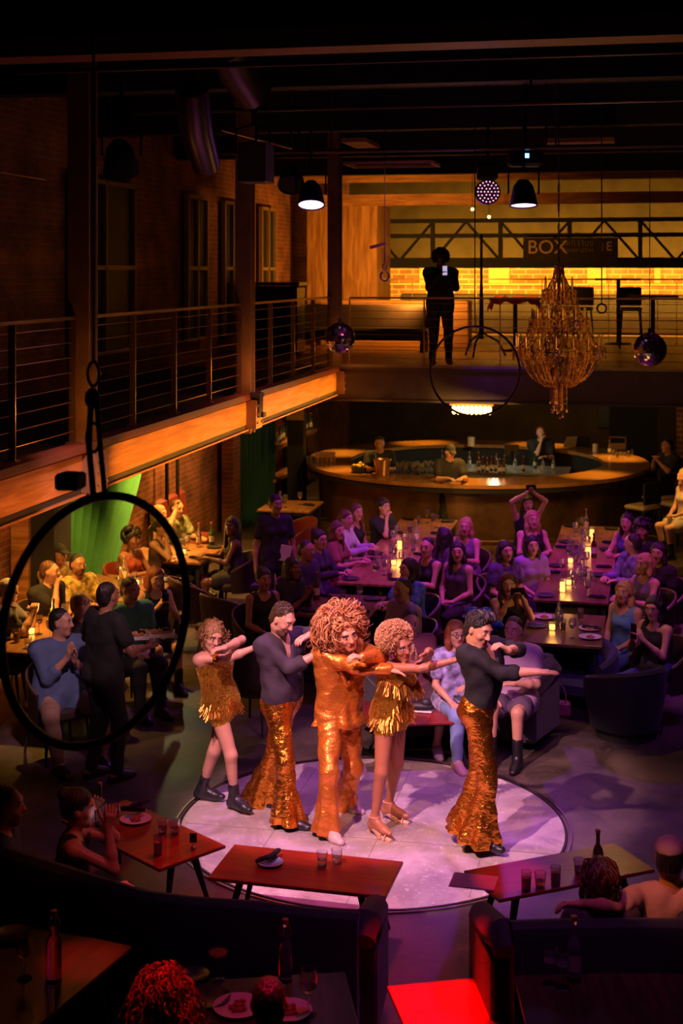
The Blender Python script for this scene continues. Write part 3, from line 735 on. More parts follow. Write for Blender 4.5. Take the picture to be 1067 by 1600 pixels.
# railings of the left mezzanine, one bay between each pair of columns
def railing(label, p0, p1, z0, posts, wires, hgt=1.07, group=None, topr=.022):
    p0, p1 = Vector(p0), Vector(p1); L = (p1-p0).length; t = (p1-p0)/L; n = t.cross(UZ); mid = (p0+p1)/2
    r = empty('railing', (mid.x, mid.y, z0), math.atan2(t.y, t.x), label, 'railing', group)
    b = MB(); b.box((0, 0, hgt-.02), (L, .05, .028)); b.build('top_rail', M_RAIL, r)
    for k in range(posts+1):
        x = -L/2+L*k/posts; b = MB(); b.box((x, 0, hgt/2-.02), (.012, .06, hgt-.02)); b.box((x, 0, .006), (.08,.1,.012)); b.build('post', M_RAIL, r)
    for k in range(wires):
        z = .1+(hgt-.2)*k/(wires-1)*1.0; b = MB(); b.cyl((-L/2, 0, z), (L/2, 0, z), .0045, n=5); b.build('wire', M_RAIL, r)
    return r
names = ['bay nearest the camera past the left edge', 'bay left of the first column', 'bay between the two steel columns', 'bay beyond the second column, ending at the corner']
for i in range(4):
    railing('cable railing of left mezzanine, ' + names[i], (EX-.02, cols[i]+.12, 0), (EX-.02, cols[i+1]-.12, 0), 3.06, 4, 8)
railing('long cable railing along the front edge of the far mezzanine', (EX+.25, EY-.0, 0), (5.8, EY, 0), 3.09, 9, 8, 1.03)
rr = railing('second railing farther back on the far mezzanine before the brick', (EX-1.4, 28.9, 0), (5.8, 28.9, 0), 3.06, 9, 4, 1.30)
# left upper wall: piers, dark openings with frames
for i, (x0, x1, z0, z1) in enumerate(((216, 250, 0,0), (292, 303, 0,0), (345, 356, 0,0))):
    pass
for i, (y0, y1) in enumerate(((17.0, 19.2), (21.6, 22.6), (23.6, 24.6), (26.0, 27.0))):
    r = MB(); r.box((-7.27, (y0+y1)/2, 4.55), (.1, y1-y0, 2.3)); o = r.build('window_%d' % (i+1), mat('dark_glass', (.012,.014,.02), .6)); o['kind'] = 'structure'
    f = MB()
    for yy in (y0, (y0+y1)/2, y1): f.box((-7.2, yy, 4.55), (.07, .06, 2.36))
    for zz in (3.4, 4.55, 5.7): f.box((-7.2, (y0+y1)/2, zz), (.07, y1-y0, .06))
    f.build('window_frame', mat('frame_ochre', (.30, .19, .09), .6), o)
# timber box on the far mezzanine
b = MB(); b.box((-6.1, 28.9, 4.45), (1.45, 1.5, 2.8)); struct('wall_timber_box', b, M_PLANK)
b = MB(); b.box((-.5, 28.1, 5.93), (12.5, .25, .22)); struct('beam_rear', b, M_BEAM)
b = MB(); b.box((-.5, 27.6, 6.35), (12.5, .25, .18)); struct('beam_upper', b, M_BEAM)
# roof truss in front of the far wall
b = MB(); Y = 30.2
def tb(x0, z0, x1, z1, r=.035): b.cyl((x0, Y, z0), (x1, Y, z1), r, n=4)
b.box((-.5, Y, 4.68), (12.6, .12, .22)); b.box((-.5, Y, 5.26), (12.6, .1, .09)); b.box((-.5, Y, 5.58), (12.6, .1, .09))
for i in range(9):
    x = -6.0+i*1.45; b.box((x, Y, 5.15), (.09, .09, .95)); tb(x, 4.72, x+.72, 5.56) if i%2 else tb(x, 5.56, x+.72, 4.72); tb(x+.72, 4.72 if not i%2 else 5.56, x+1.45, 5.56 if not i%2 else 4.72)
b.build('roof_truss', M_BLACK)['kind'] = 'structure'
bpy.data.objects['roof_truss']['label'] = 'black steel truss in front of the far wall'
# ceiling structure: near wooden beam, deep dark joists, pipes
a = W(533, 62, 9.0)
b = MB(); b.box((-.8, 9.0, 6.0), (12.9, .30, .13)); o = struct('beam_wood_near', b, mat('near_beam_red', (.30, .10, .05), .55, 0, .2, 20)); 
b = MB(); b.box((-.8, 9.4, 6.32), (12.9, .30, .5)); struct('beam_black_near', b, M_BLACK)
for i, y in enumerate((13.2, 17.4, 21.3, 25.4)):
    b = MB(); b.box((-.8, y, 6.5), (12.9, .25, .5)); struct('joist', b, M_BLACK)
for i, (y, z) in enumerate(((9.8, 5.98), (12.3, 5.95), (15.6, 5.85), (14.1, 5.72))):
    b = MB(); b.cyl((-4.6, y, z), (5.5, y, z), .024, n=8)
    for x in (-3.5, -1, 1.5, 4): b.cyl((x, y, z), (x, y, 6.85), .012, n=5)
    o = b.build('lighting_pipe', mat('pipe_black', (.10, .07, .08), .4, .6)); o['label'] = ('lighting pipe nearest the camera below the black ceiling', 'second lighting pipe above the stage front', 'lighting pipe farthest back carrying no lamp', 'lighting pipe carrying the stage lamps before the mezzanine')[i]; o['category'] = 'pipe'
# timber soffit panels at the rear ceiling
for i, (x0, y0, x1, y1, zc) in enumerate(((545, 210, 583, 224, 17), (546, 248, 680, 257, 15.5), (855, 205, 960, 224, 17))):
    a = W(x0, y1, zc); c = W(x1, y1, zc); b = MB()
    if i == 1:
        ln = (c-a).length; m_ = (a+c)/2
        for s_ in (-1, 1): b.box((m_.x, m_.y+s_*.3, m_.z), (ln, .03, .03), 0); b.box((m_.x+s_*ln/2, m_.y, m_.z), (.03, .63, .03))
        o = b.build('ceiling_frame', M_BEAM)
    else:
        m_ = (a+c)/2; b.box((m_.x, m_.y, m_.z), ((c-a).length, .9, .05)); o = b.build('ceiling_panel', M_BEAM)
    tag(o, ('small timber ceiling panel above the left lamps', 'thin rectangular frame hanging flat below the ceiling', 'wide timber ceiling panel at upper right')[i], 'ceiling panel')
# ducts at upper left
for i, (pts, r_, lab) in enumerate((([(300,140,11),(306,200,11.2),(322,258,11.6)], .13, 'bent metal duct hanging at upper left, purple sheen'), ([(350,70,10.5),(372,110,10.8),(398,150,11)], .16, 'short flared duct above the bent one'))):
    b = MB(); b.tube([W(*p) for p in pts], [r_, r_, r_*.9], 14); q_ = W(*pts[0]); b.cyl(q_, (q_.x, q_.y, 6.87), .015); tag(b.build('air_duct', mat('duct_metal', (.10, .07, .09), .35, .7), None, True), lab, 'duct')
# ------------------------------------------------------------------ the five dancers
mat('eye_shadow', (.16, .03, .05), .5)
GOLD = (.9, .4, .06)
def tocam(v): return v
def fr(a, b): return (Vector(b)-Vector(a)).normalized()
def strands(name, root, base, mats, specs, r=.0022):
    m = MB()
    for pts in specs: m.tube([Vector(p)-Vector(base) for p in pts], [r*1.3, r, r*.7][:len(pts)] if len(pts) == 3 else r, 3)
    return m.build(name, mats, root, True)
def curls(root, J, col, n, rad, cen, ell, length, seed, rr=.008, drop=.5, turns=2.2, zmin=-1, face=True):
    """ringlets that start on the scalp volume and spiral outward and down"""
    rnd = random.Random(seed); m = MB(); s = J['s']; c, f, u, r = J['hd'], J['hf'], J['hu'], J['hr']; o = Vector(root.location)
    k = 0
    while k < n:
        v = Vector((rnd.gauss(0,1), rnd.gauss(0,1), rnd.gauss(0,1))).normalized()
        if v.z < zmin: continue
        if face and v.y > .35 and v.z < .45 and abs(v.x) < .62: continue
        k += 1
        p = c+r*(cen[0]+v.x*ell[0])+f*(cen[1]+v.y*ell[1])+u*(cen[2]+v.z*ell[2])
        d = (r*v.x+f*v.y+u*v.z).normalized(); L = length*rnd.uniform(.6, 1.2); ph = rnd.uniform(0, 6.28); e1 = d.orthogonal().normalized(); e2 = d.cross(e1); pts = []; rads = []
        N = 12
        for i in range(N+1):
            t = i/N; q = p+d*L*t*(1-.35*t*drop)-UZ*L*drop*t*t; a = ph+turns*2*PI*t; w_ = rad*(.4+.6*math.sin(PI*min(t*1.1+.1, 1)))
            pts.append(q+(e1*math.cos(a)+e2*math.sin(a))*w_-o); rads.append(rr*(1-.55*t))
        m.tube(pts, rads, 4)
    return m.build('hair_curls', hairm(col), root, True)
def locks(root, J, col, n, cen, ell, L, wave, seed, rr=.004, freq=3.2, down=.7, spread=0., zmin=-1, face=.55, ymax=.2, name='hair_curls', side=0):
    """locks that lie on the hair volume, flow down and outward and coil as they go"""
    rnd = random.Random(seed); m = MB(); s = J['s']; c, f, u, r = J['hd'], J['hf'], J['hu'], J['hr']; o = Vector(root.location); k = 0
    while k < n:
        v = Vector((rnd.gauss(0,1), rnd.gauss(0,1), rnd.gauss(0,1))).normalized()
        if v.z < zmin or (v.y > ymax and v.z < .62 and abs(v.x) < face): continue
        k += 1; t1 = (Vector((0,0,-1))*down+Vector((v.x*.6+side, -.25, 0))+Vector((rnd.uniform(-1,1), rnd.uniform(-1,1), rnd.uniform(-1,1)))*.45).normalized()
        p = v.copy(); pts = []; rads = []; N = 18; ph = rnd.uniform(0, 6.28); l = L*rnd.uniform(.55, 1.25); wv = wave*rnd.uniform(.6, 1.3); fq = freq*rnd.uniform(.75, 1.25)
        for i in range(N+1):
            t = i/N; d = t1-p*t1.dot(p)*(1-spread*t); q = c+r*(cen[0]+p.x*ell[0])*s+f*(cen[1]+p.y*ell[1])*s+u*(cen[2]+p.z*ell[2])*s
            n_ = (r*v.x+f*v.y+u*v.z).normalized(); e = (r*t1.x+f*t1.y+u*t1.z).normalized(); b_ = n_.cross(e).normalized(); a = ph+fq*2*PI*t
            w_ = wv*min(1, t*4+.2); pts.append(q+n_*w_*(.6+math.cos(a))+b_*w_*math.sin(a)-o); rads.append(rr*(1-.6*t))
            p = p+d*(l/N)/((ell[0]+ell[1]+ell[2])/3)
            if spread == 0: p = p.normalized()
            v = p.normalized() if spread == 0 else v
        m.tube(pts, rads, 4)
    return m.build(name, hairm(col), root, True)
def volume(root, J, col, cen, ell, wob=.012, f=40, seed=0, name='hair_volume', fc=(.0,.13,-.045), fe=(.066,.11,.098)):
    s = J['s']; c, fv, u, r = J['hd'], J['hf'], J['hu'], J['hr']; A = [r, fv, u]; P = lambda a, b, d: c+r*a*s+fv*b*s+u*d*s
    F = Field(*head_bounds(J, .45), .010); F.ell(P(*cen), [q*s for q in ell], A, .01); F.wob(wob, f, seed); F.ell(P(*fc), [q*s for q in fe], A, .01, -1)
    V, Q = F.mesh(); return mesh_obj(name, V-nv(root.location), Q, hairm(col), root, True)
def fringe(root, J, name, rows, n, L, seed, kind='sequin'):
    """hanging metal fringe around the body: rows of (t along torso, extra radius)"""
    rnd = random.Random(seed); m = MB(); o = Vector(root.location); s = J['s']
    lv = torso_lv(J, 0)
    for (t, ex, th0, th1) in rows:
        a = min(range(len(lv)), key=lambda i: abs(lv[i][0]-t)); w_, r_ = lv[a][1], lv[a][2]
        c = J['pel']+(J['ch']-J['pel'])*t
        for i in range(n):
            th = th0+(th1-th0)*rnd.random()
            rv = J['r'] if t < .5 else J['sr']; fv = J['f'] if t < .5 else J['sf']
            p = c+rv*(w_*.9+r_+ex)*math.cos(th)+fv*(r_*.84+ex)*math.sin(th); out = (rv*math.cos(th)+fv*math.sin(th))
            l = L*rnd.uniform(.7, 1.2); q1 = p+out*.022*rnd.uniform(.3,1.4)-UZ*l*.5; q2 = p+out*.035*rnd.uniform(.2,1.8)-UZ*l+rv*rnd.uniform(-.02,.02)
            m.tube([p-o, q1-o, q2-o], [.0042, .004, .003], 4)
    return m.build(name, clothm(GOLD, 'fringe'), root, True)
RES = .0068
# 1 woman, gold fringed leotard
J = pose(1.66, W(347,1099,11.95), 62, chest=W(334,1022,11.95), sphi=38, hphi=28, hpitch=-14, hroll=-8, head=W(332,994,11.86))
J['bow'] = -.02
arm(J, 'R', W(402,1010,11.72), pole=W(360,1080,11.6), fing=fr(W(402,1010,11.72), W(420,1000,11.68)), palm=-UZ, curl=.35)
arm(J, 'L', W(351,1012,11.64), pole=W(420,975,11.9), fing=fr(W(350,1012,11.7), W(338,1014,11.68)), palm=-UZ, curl=.9)
leg(J, 'R', W(366,1265,11.86)*1, pole=W(392,1172,11.6), toe=hd(48)); leg(J, 'L', W(316,1252,12.08), pole=W(338,1186,11.5), toe=hd(75))
for sd in 'RL': J['an'+sd].z = .115
p1 = person('woman dancer in gold fringed leotard and black ankle boots, first in line', J, (.62,.33,.22), ('bandeau', GOLD, 'sequin'), ('brief', GOLD, 'sequin'), ('boot_heel', (.02,.02,.025)), 'tail', (.30,.15,.06), res=RES, makeup=True, seed=3)
fringe(p1, J, 'fringe', [(.12, .016, 0, 2*PI), (.2, .016, 0, 2*PI), (.05, .02, 0, 2*PI)], 120, .10, 2)
locks(p1, J, (.34,.17,.06), 230, (0,-.025,.03), (.088,.10,.095), .56, .012, 5, .0040, 3.6, .8, .8, -.3, .6, .1, side=-.35)
locks(p1, J, (.50,.28,.11), 120, (0,-.025,.035), (.09,.102,.096), .60, .015, 6, .0036, 3.5, .5, .85, -.1, .6, .1, side=-.6)
b = MB(); a_, e_ = J['shR'], J['elR']; c_ = a_.lerp(e_, .62); d_ = (e_-a_).normalized()
b.cyl(c_-d_*.025-Vector(p1.location), c_+d_*.025-Vector(p1.location), .047, n=16); b.build('arm_cuff', clothm(GOLD, 'gold'), p1, True)
# 2 man, charcoal shirt, gold flares
J = pose(1.80, W(441,1098,11.75), 68, chest=W(438,1000,11.76), sphi=48, hphi=52, hpitch=-28, hroll=-4, head=W(442,967,11.66), sex='m', hw=1.08)
arm(J, 'R', W(498,1020,11.55), pole=W(462,1080,11.5), fing=fr(W(498,1020,11.55), W(520,1010,11.5)), palm=-UZ, curl=.35)
arm(J, 'L', W(484,992,11.55), pole=W(530,985,12.0), fing=fr(W(484,990,11.55), W(470,996,11.5)), palm=-UZ, curl=.6)
leg(J, 'R', W(448,1292,11.5), pole=W(470,1180,11.2), toe=hd(70)); leg(J, 'L', W(404,1256,12.0), pole=W(440,1170,11.6), toe=hd(60), lift=0)
J['flare'] = .145
p2 = person('man dancer in charcoal shirt and gold flared trousers, second in the line', J, (.60,.32,.24), ('half_shirt_open', (.040,.028,.050), 'cloth'), ('flare', GOLD, 'gold'), ('shoe', (.02,.02,.03)), 'short', (.05,.025,.015), fat=.018, res=RES, beard=True, seed=5)
locks(p2, J, (.06,.03,.018), 330, (0,-.022,.040), (.078,.095,.088), .035, .003, 3, .0032, 1, .1, .2, -.1, .6, .45, 'hair_strands')
# 3 drag performer, orange gold suit
J = pose(1.84, W(530,1114,11.65), 40, chest=W(535,1020,11.65), sphi=22, hphi=24, hpitch=-12, hroll=16, head=W(540,989,11.52), sex='m', hw=1.0)
J['hs'] = 1.06
arm(J, 'R', W(607,1046,11.35), pole=W(560,1110,11.0), fing=fr(W(607,1046,11.35), W(630,1050,11.35)), palm=-UZ, curl=.35)
arm(J, 'L', W(567,1028,11.25), pole=W(640,1022,11.6), fing=fr(W(567,1028,11.25), W(548,1024,11.22)), palm=-UZ, curl=1.4)
leg(J, 'R', W(510,1308,11.3), pole=W(518,1195,10.9), toe=hd(35)); leg(J, 'L', W(536,1265,11.9), pole=W(575,1180,11.3), toe=hd(50))
J['flare'] = .118
p3 = person('drag performer in orange gold suit with huge curled strawberry blond wig, third in the line', J, (.78,.38,.22), ('long_jacket_open', GOLD, 'satin'), ('flare', GOLD, 'satin'), ('heel', (.62,.45,.42)), 'wavy', (.62,.24,.09), res=RES, makeup=True, seed=7)
volume(p3, J, (.40,.13,.05), (.015,-.075,.045), (.165,.12,.145), .014, 34, 3)
for st, cc, n_ in ((0, (.62,.25,.09), 300), (1, (.92,.50,.24), 170), (2, (.28,.08,.03), 200)):
    locks(p3, J, cc, n_, (.015,-.065,.05), (.185,.135,.165), .36, .029, 11+st, .0044, 1.35, .6, 0, -.8, .42, .30)
locks(p3, J, (.62,.25,.10), 90, (.03,-.06,.0), (.19,.12,.14), .46, .030, 15, .0044, 1.8, .9, .85, -.7, .7, -.2)
locks(p3, J, (.85,.42,.18), 46, (-.01,.015,.12), (.10,.08,.06), .20, .022, 18, .0050, 1.3, .2, 0, -.1, .0, 1.1, 'hair_quiff')
b = MB(); a_, e_ = J['elR'], J['wrR']; pts = [a_.lerp(e_, .25+.07*i)-Vector(p3.location) for i in range(12)]
b.tube(pts, [.052+.006*(i%2)-.0012*i for i in range(12)], 18); b.build('forearm_cuff', clothm(GOLD, 'gold'), p3, True)
b = MB(); o_ = Vector(p3.location)
for g in (-1, 1): b.tube([J['ch']+J['sr']*g*.05+J['sf']*.06+J['up']*.06-o_, J['ch']+J['sr']*g*.075+J['sf']*.125-J['up']*.06-o_, J['ch']+J['sf']*.135-J['up']*.24-o_], [.018,.03,.01], 6)
b.build('lapel', clothm(GOLD, 'satin'), p3, True)
# 4 woman with light brown afro, gold fringe dress
J = pose(1.70, W(611,1112,11.5), 55, chest=W(627,1043,11.5), sphi=30, hphi=34, hpitch=-8, hroll=12, head=W(625,1009,11.42))
J['bow'] = -.03
arm(J, 'R', W(715,1031,11.22), pole=W(660,1090,11.0), fing=fr(W(715,1031,11.22), W(738,1022,11.2)), palm=-UZ, curl=.35)
arm(J, 'L', W(668,1018,11.15), pole=W(690,995,11.2), fing=fr(W(668,1016,11.2), W(658,1034,11.15)), palm=-RV, curl=.5)
leg(J, 'R', W(585,1302,11.34), pole=W(618,1190,10.9), toe=hd(40)); leg(J, 'L', W(607,1278,11.66), pole=W(655,1185,11.2), toe=hd(55))
for sd in 'RL': J['an'+sd].z = .135
p4 = person('woman dancer with light curly afro and gold fringed minidress, fourth in the line', J, (.42,.16,.09), ('bandeau', GOLD, 'sequin'), ('brief', GOLD, 'sequin'), None, 'short', (.45,.20,.09), res=RES, makeup=True, seed=9)
volume(p4, J, (.36,.15,.06), (.02,-.055,.065), (.142,.125,.125), .010, 60, 5)
locks(p4, J, (.52,.25,.11), 520, (.02,-.05,.065), (.148,.132,.132), .11, .010, 21, .0036, 2.6, .3, 0, -.8, .48, .3)
locks(p4, J, (.80,.46,.22), 260, (.02,-.05,.07), (.152,.134,.134), .09, .009, 22, .0032, 2.6, .3, 0, -.8, .48, .3)
fringe(p4, J, 'fringe', [(.12, .016, 0, 2*PI), (.22, .016, 0, 2*PI), (.05, .025, 0, 2*PI), (.75, .02, 0, PI)], 130, .11, 4)
for sd in 'RL':      # strappy sandals
    b = MB(); an, t = J['an'+sd], J['toe'+sd]; o_ = Vector(p4.location)-Vector((0,0,0)); x = t.cross(UZ)
    g = Vector((an.x, an.y, 0)); q = lambda f_, s_, z_: g+t*f_+x*s_+UZ*z_-o_
    b.tube([q(-.045,0,.075), q(.02,0,.06), q(.11,0,.016), q(.20,0,.012)], [.026,.030,.036,.022], 6)
    b.cyl(q(-.05,0,.075), q(-.06,0,.003), .017, .008, 6)
    for f_, z_, w_ in ((.15,.05,.042), (.105,.062,.044)): b.tube([q(f_,-w_,.02), q(f_,-w_*.6,z_), q(f_,0,z_+.012), q(f_,w_*.6,z_), q(f_,w_,.02)], .006, 5)
    b.tube([an-o_+x*.045*math.cos(a)+t*.045*math.sin(a)+UZ*.02 for a in np.linspace(0, 2*PI, 12, endpoint=False)], .005, 4, True)
    b.build('sandal', clothm((.75,.42,.28), 'leather'), p4, True)
b = MB(); o_ = Vector(p4.location)
for g in (-1, 1):
    b = MB(); b.tube([J['hd']+J['hr']*g*.085-J['hu']*.055+(J['hf']*math.cos(a)+J['hu']*math.sin(a))*.026-o_ for a in np.linspace(0, 2*PI, 12, endpoint=False)], .004, 5, True); b.build('hoop_earring', clothm(GOLD, 'fringe'), p4, True)
# 5 man, black shirt, gold flares, arm held out
J = pose(1.86, W(747,1104,11.1), 74, chest=W(749,1015,11.12), sphi=55, hphi=42, hpitch=-16, hroll=-10, head=W(748,984,11.02), sex='m', hw=1.05)
J['bow'] = .05
arm(J, 'R', W(840,1050,10.85), pole=W(790,1120,10.8), fing=fr(W(840,1050,10.85), W(868,1051,10.85)), palm=-UZ, curl=.08)
arm(J, 'L', W(794,1016,10.80), pole=W(860,1020,11.0), fing=fr(W(794,1016,10.8), W(778,1006,10.78)), palm=-UZ, curl=1.4)
leg(J, 'R', W(748,1328,11.02), pole=W(790,1200,10.9), toe=hd(55)); leg(J, 'L', W(728,1306,11.22), pole=W(770,1200,11.0), toe=hd(80))
for sd in 'RL': J['an'+sd].z = .13
J['flare'] = .165
p5 = person('man dancer in black shirt and gold flared trousers, last in the line, arm held out', J, (.58,.30,.17), ('half_shirt_open', (.010,.010,.012), 'cloth'), ('flare', GOLD, 'gold'), ('boot_heel', (.012,.012,.014)), 'quiff', (.018,.014,.012), res=RES, seed=11)

locks(p5, J, (.03,.024,.02), 360, (0,-.022,.042), (.080,.097,.090), .050, .006, 4, .0038, 1, -.2, .2, -.05, .6, .5, 'hair_strands')
# ------------------------------------------------------------------ bar
BC = Vector((-3.05, 25.45, 0)); M_BAR = wood('bar_top_wood', (.34, .15, .04), (.55, .28, .08), .22, 1.2, (2, 2, 2), .4)
M_BARF = mat('bar_front_bronze', (.20, .11, .05), .45, .55, .5, 5, .6, 2.2)
bar = empty('bar_counter', BC, 0, 'large oval bar with wooden top and dark bronze front under the far mezzanine', 'bar counter')
def ell_ring(ro, ri, z0, z1, n=72, sx=1.0, a0=0, a1=2*PI):
    V = []; F = []; full = abs(a1-a0-2*PI) < 1e-6; k = n if full else n+1
    for i in range(k):
        a = a0+(a1-a0)*i/n; c, s_ = math.cos(a), math.sin(a)
        for r_, z in ((ro, z0), (ro, z1), (ri, z1), (ri, z0)): V.append((r_*c*sx, r_*s_, z))
    for i in range(n if full else n):
        j = (i+1) % k
        for q in range(4): F.append((i*4+q, j*4+q, j*4+(q+1)%4, i*4+(q+1)%4))
    if not full: F.append((0,1,2,3)); F.append((n*4+3, n*4+2, n*4+1, n*4))
    return V, F
b = MB(); b.add(*ell_ring(3.05, 2.25, 1.06, 1.12)); b.build('counter_top', M_BAR, bar)
b = MB(); b.add(*ell_ring(3.03, 2.95, .98, 1.06)); b.build('edge_band', M_BLACK, bar)
b = MB(); b.add(*ell_ring(2.82, 2.74, .12, 1.06)); b.build('bar_front', M_BARF, bar)
b = MB(); b.add(*ell_ring(2.40, 2.34, .12, 1.06)); b.build('back_panel', M_BLACK, bar)
b = MB(); b.add(*ell_ring(2.86, 2.80, 0, .12)); b.build('kick_plate', mat('kick_brass', (.5, .35, .12), .4, .6), bar)
b = MB(); b.tube([(3.0*math.cos(a), 3.0*math.sin(a), .22) for a in np.linspace(0, 2*PI, 64, endpoint=False)], .02, 6, True)
for i in range(24):
    a = 2*PI*i/24; b.cyl((2.80*math.cos(a), 2.80*math.sin(a), .22), (3.0*math.cos(a), 3.0*math.sin(a), .22), .010, n=5)
b.build('foot_rail', mat('rail_brass', (.35, .22, .08), .35, .8), bar)
# back-bar island with steel top
isl = empty('back_bar_island', BC+Vector((.3, .25, 0)), 0, 'pale steel service island inside the oval bar', 'service counter')
b = MB(); b.box((0, 0, .45), (2.6, .9, .9), bev=.03); b.build('cabinet', mat('steel_pale', (.45, .45, .42), .35, .5), isl)
b = MB(); b.box((0, 0, .92), (2.7, 1.0, .04)); b.build('steel_top', mat('steel_top', (.6, .6, .55), .25, .7), isl)
# pendant lamp: glowing glass tubes under a brass bar
pl = W(737, 641, 21.5); lamp = empty('pendant_lamp', pl, 0, 'glowing amber linear pendant lamp over the bar', 'lamp')
b = MB(); b.box((0,0,.085), (.66, .10, .03)); b.cyl((-.25,0,.09), (-.25,0,.55), .006); b.cyl((.25,0,.09), (.25,0,.55), .006); b.build('lamp_bar', M_BEAM, lamp)
b = MB()
for i in range(9): b.lathe([(.012,.07),(.026,.05),(.030,0),(.024,-.05),(.004,-.065)], 8, Matrix.Translation((-.27+.0675*i, 0, 0)))
b.build('glass_bulbs', emis('bulb_amber', (1, .50, .07), 26), lamp, True)
pointl('pendant_light', pl+Vector((0,-.25,-.15)), 45, AMB, .15)
# ------------------------------------------------------------------ glassware prototypes
GL = mat('clear_glass', (.95,.95,.95), .03, 0, 0, 1, .02, trans=.92); GGR = mat('green_glass', (.05,.16,.04), .05, 0, 0, 1, .05, trans=.5); GBR = mat('brown_glass', (.12,.05,.02), .08, 0, 0, 1, .05, trans=.35)
AMBL = mat('amber_drink', (.8,.35,.06), .1, 0, 0, 1, .05, trans=.4); CER = mat('dark_plate_glaze', (.05,.05,.06), .25); CERB = mat('blue_plate_glaze', (.25,.38,.62), .3); CERW = mat('white_plate_glaze', (.75,.72,.72), .3)
NAP = mat('black_napkin', (.015,.015,.025), .9, 0, .4, 30); FLAME = emis('candle_glow', (1, .42, .06), 14); WAX = mat('wax', (.9,.7,.4), .5)
BLKP = mat('black_plastic', (.015,.015,.015), .35); LAB = mat('paper_label', (.6,.55,.42), .8); SCREEN = emis('phone_screen', (.45, .35, .55), 1.2)
PROTO = {}
def proto(kind):
    if kind in PROTO: return None
    r = empty(kind, (0,0,-50))
    if kind == 'wine_glass':
        b = MB(); b.lathe([(.001,.095),(.02,.10),(.036,.125),(.040,.16),(.034,.20),(.032,.20),(.037,.16),(.033,.128),(.001,.104)], 12); b.build('bowl', GL, r, True)
        b = MB(); b.lathe([(.036,0),(.034,.004),(.006,.010),(.004,.05),(.006,.096)], 10); b.build('stem', GL, r, True)
    elif kind == 'tumbler':
        b = MB(); b.lathe([(.001,0),(.030,0),(.040,.10),(.0375,.10),(.028,.012),(.001,.012)], 12); b.build('glass', GL, r, True)
        b = MB(); b.lathe([(.001,.013),(.028,.013),(.033,.045),(.001,.045)], 12); b.build('water', GL, r, True)
    elif kind == 'cocktail':
        b = MB(); b.lathe([(.001,0),(.030,0),(.034,.13),(.032,.13),(.028,.01),(.001,.01)], 12); b.build('glass', GL, r, True)
        b = MB(); b.lathe([(.001,.012),(.0275,.012),(.030,.09),(.001,.09)], 12); b.build('drink', AMBL, r, True)
    elif kind == 'coupe_glass':
        b = MB(); b.lathe([(.001,.10),(.02,.103),(.045,.12),(.052,.145),(.050,.145),(.042,.123),(.001,.106)], 14); b.build('bowl', GL, r, True)
        b = MB(); b.lathe([(.034,0),(.032,.004),(.005,.01),(.004,.1)], 10); b.build('stem', GL, r, True)
        b = MB(); b.lathe([(.001,.108),(.040,.124),(.046,.136),(.001,.136)], 12); b.build('drink', AMBL, r, True)
    elif kind == 'candle':
        b = MB(); b.lathe([(.001,0),(.033,0),(.038,.08),(.035,.08),(.030,.006),(.001,.006)], 12); b.build('glass_holder', GL, r, True)
        b = MB(); b.lathe([(.001,.007),(.028,.007),(.031,.05),(.001,.05)], 10); b.build('glowing_wax', FLAME, r, True)
    elif kind == 'tall_candle':
        b = MB(); b.lathe([(.001,0),(.034,0),(.034,.15),(.031,.15),(.031,.006),(.001,.006)], 12); b.build('glass_holder', GL, r, True)
        b = MB(); b.lathe([(.001,.007),(.029,.007),(.029,.11),(.001,.11)], 10); b.build('glowing_wax', FLAME, r, True)
    elif kind in ('bottle', 'green_bottle', 'clear_bottle', 'swing_bottle'):
        g_ = {'bottle': GBR, 'green_bottle': GGR}.get(kind, GL)
        b = MB(); b.lathe([(.001,0),(.036,0),(.037,.01),(.037,.17),(.030,.20),(.014,.23),(.013,.29),(.015,.295),(.015,.305),(.001,.305)], 12); b.build('glass', g_, r, True)
        b = MB(); b.lathe([(.0375,.06),(.0375,.14)], 12, cap=False)
        if kind != 'swing_bottle': b.build('label', LAB, r, True)
        b = MB(); b.lathe([(.012,.300),(.017,.302),(.017,.325),(.001,.328)], 8)
        if kind == 'swing_bottle': b.tube([(.017,0,.30),(.03,0,.27),(.028,0,.245),(.016,0,.235)], .0025, 4); b.tube([(-.017,0,.30),(-.03,0,.27),(-.028,0,.245),(-.016,0,.235)], .0025, 4)
        b.build('stopper', mat('stopper_red', (.4,.1,.06), .4), r, True)
    elif kind == 'plate':
        b = MB(); b.lathe([(.001,0),(.06,0),(.105,.014),(.107,.018),(.060,.008),(.001,.007)], 20); b.build('dish', CER, r, True)
    elif kind == 'blue_plate':
        b = MB(); b.lathe([(.001,0),(.05,0),(.085,.014),(.087,.018),(.050,.008),(.001,.007)], 20); b.build('dish', CERB, r, True)
    elif kind == 'white_plate':
        b = MB(); b.lathe([(.001,0),(.07,0),(.115,.014),(.117,.018),(.07,.008),(.001,.007)], 20); b.build('dish', CERW, r, True)
        b = MB(); rn = random.Random(4)
        for i in range(14): a = rn.uniform(0,6.28); q = rn.uniform(0,.05); b.ball((q*math.cos(a), q*math.sin(a), .016), (.016,.012,.010), 6, 4)
        b.build('food', mat('fried_food', (.45,.20,.06), .7, 0, .5, 60, .4, 40), r, True)
    elif kind == 'napkin_roll':
        b = MB(); b.tube([(-.10,0,.018),(-.06,0,.024),(0,.004,.022),(.06,0,.025),(.10,0,.018)], [.014,.021,.020,.022,.013], 8); b.build('cloth', NAP, r, True)
        b = MB(); b.tube([(0,-.001,.022),(.012,.001,.022)], .0235, 8); b.build('band', mat('napkin_band', (.03,.03,.04), .7), r, True)
    elif kind == 'table_sign':
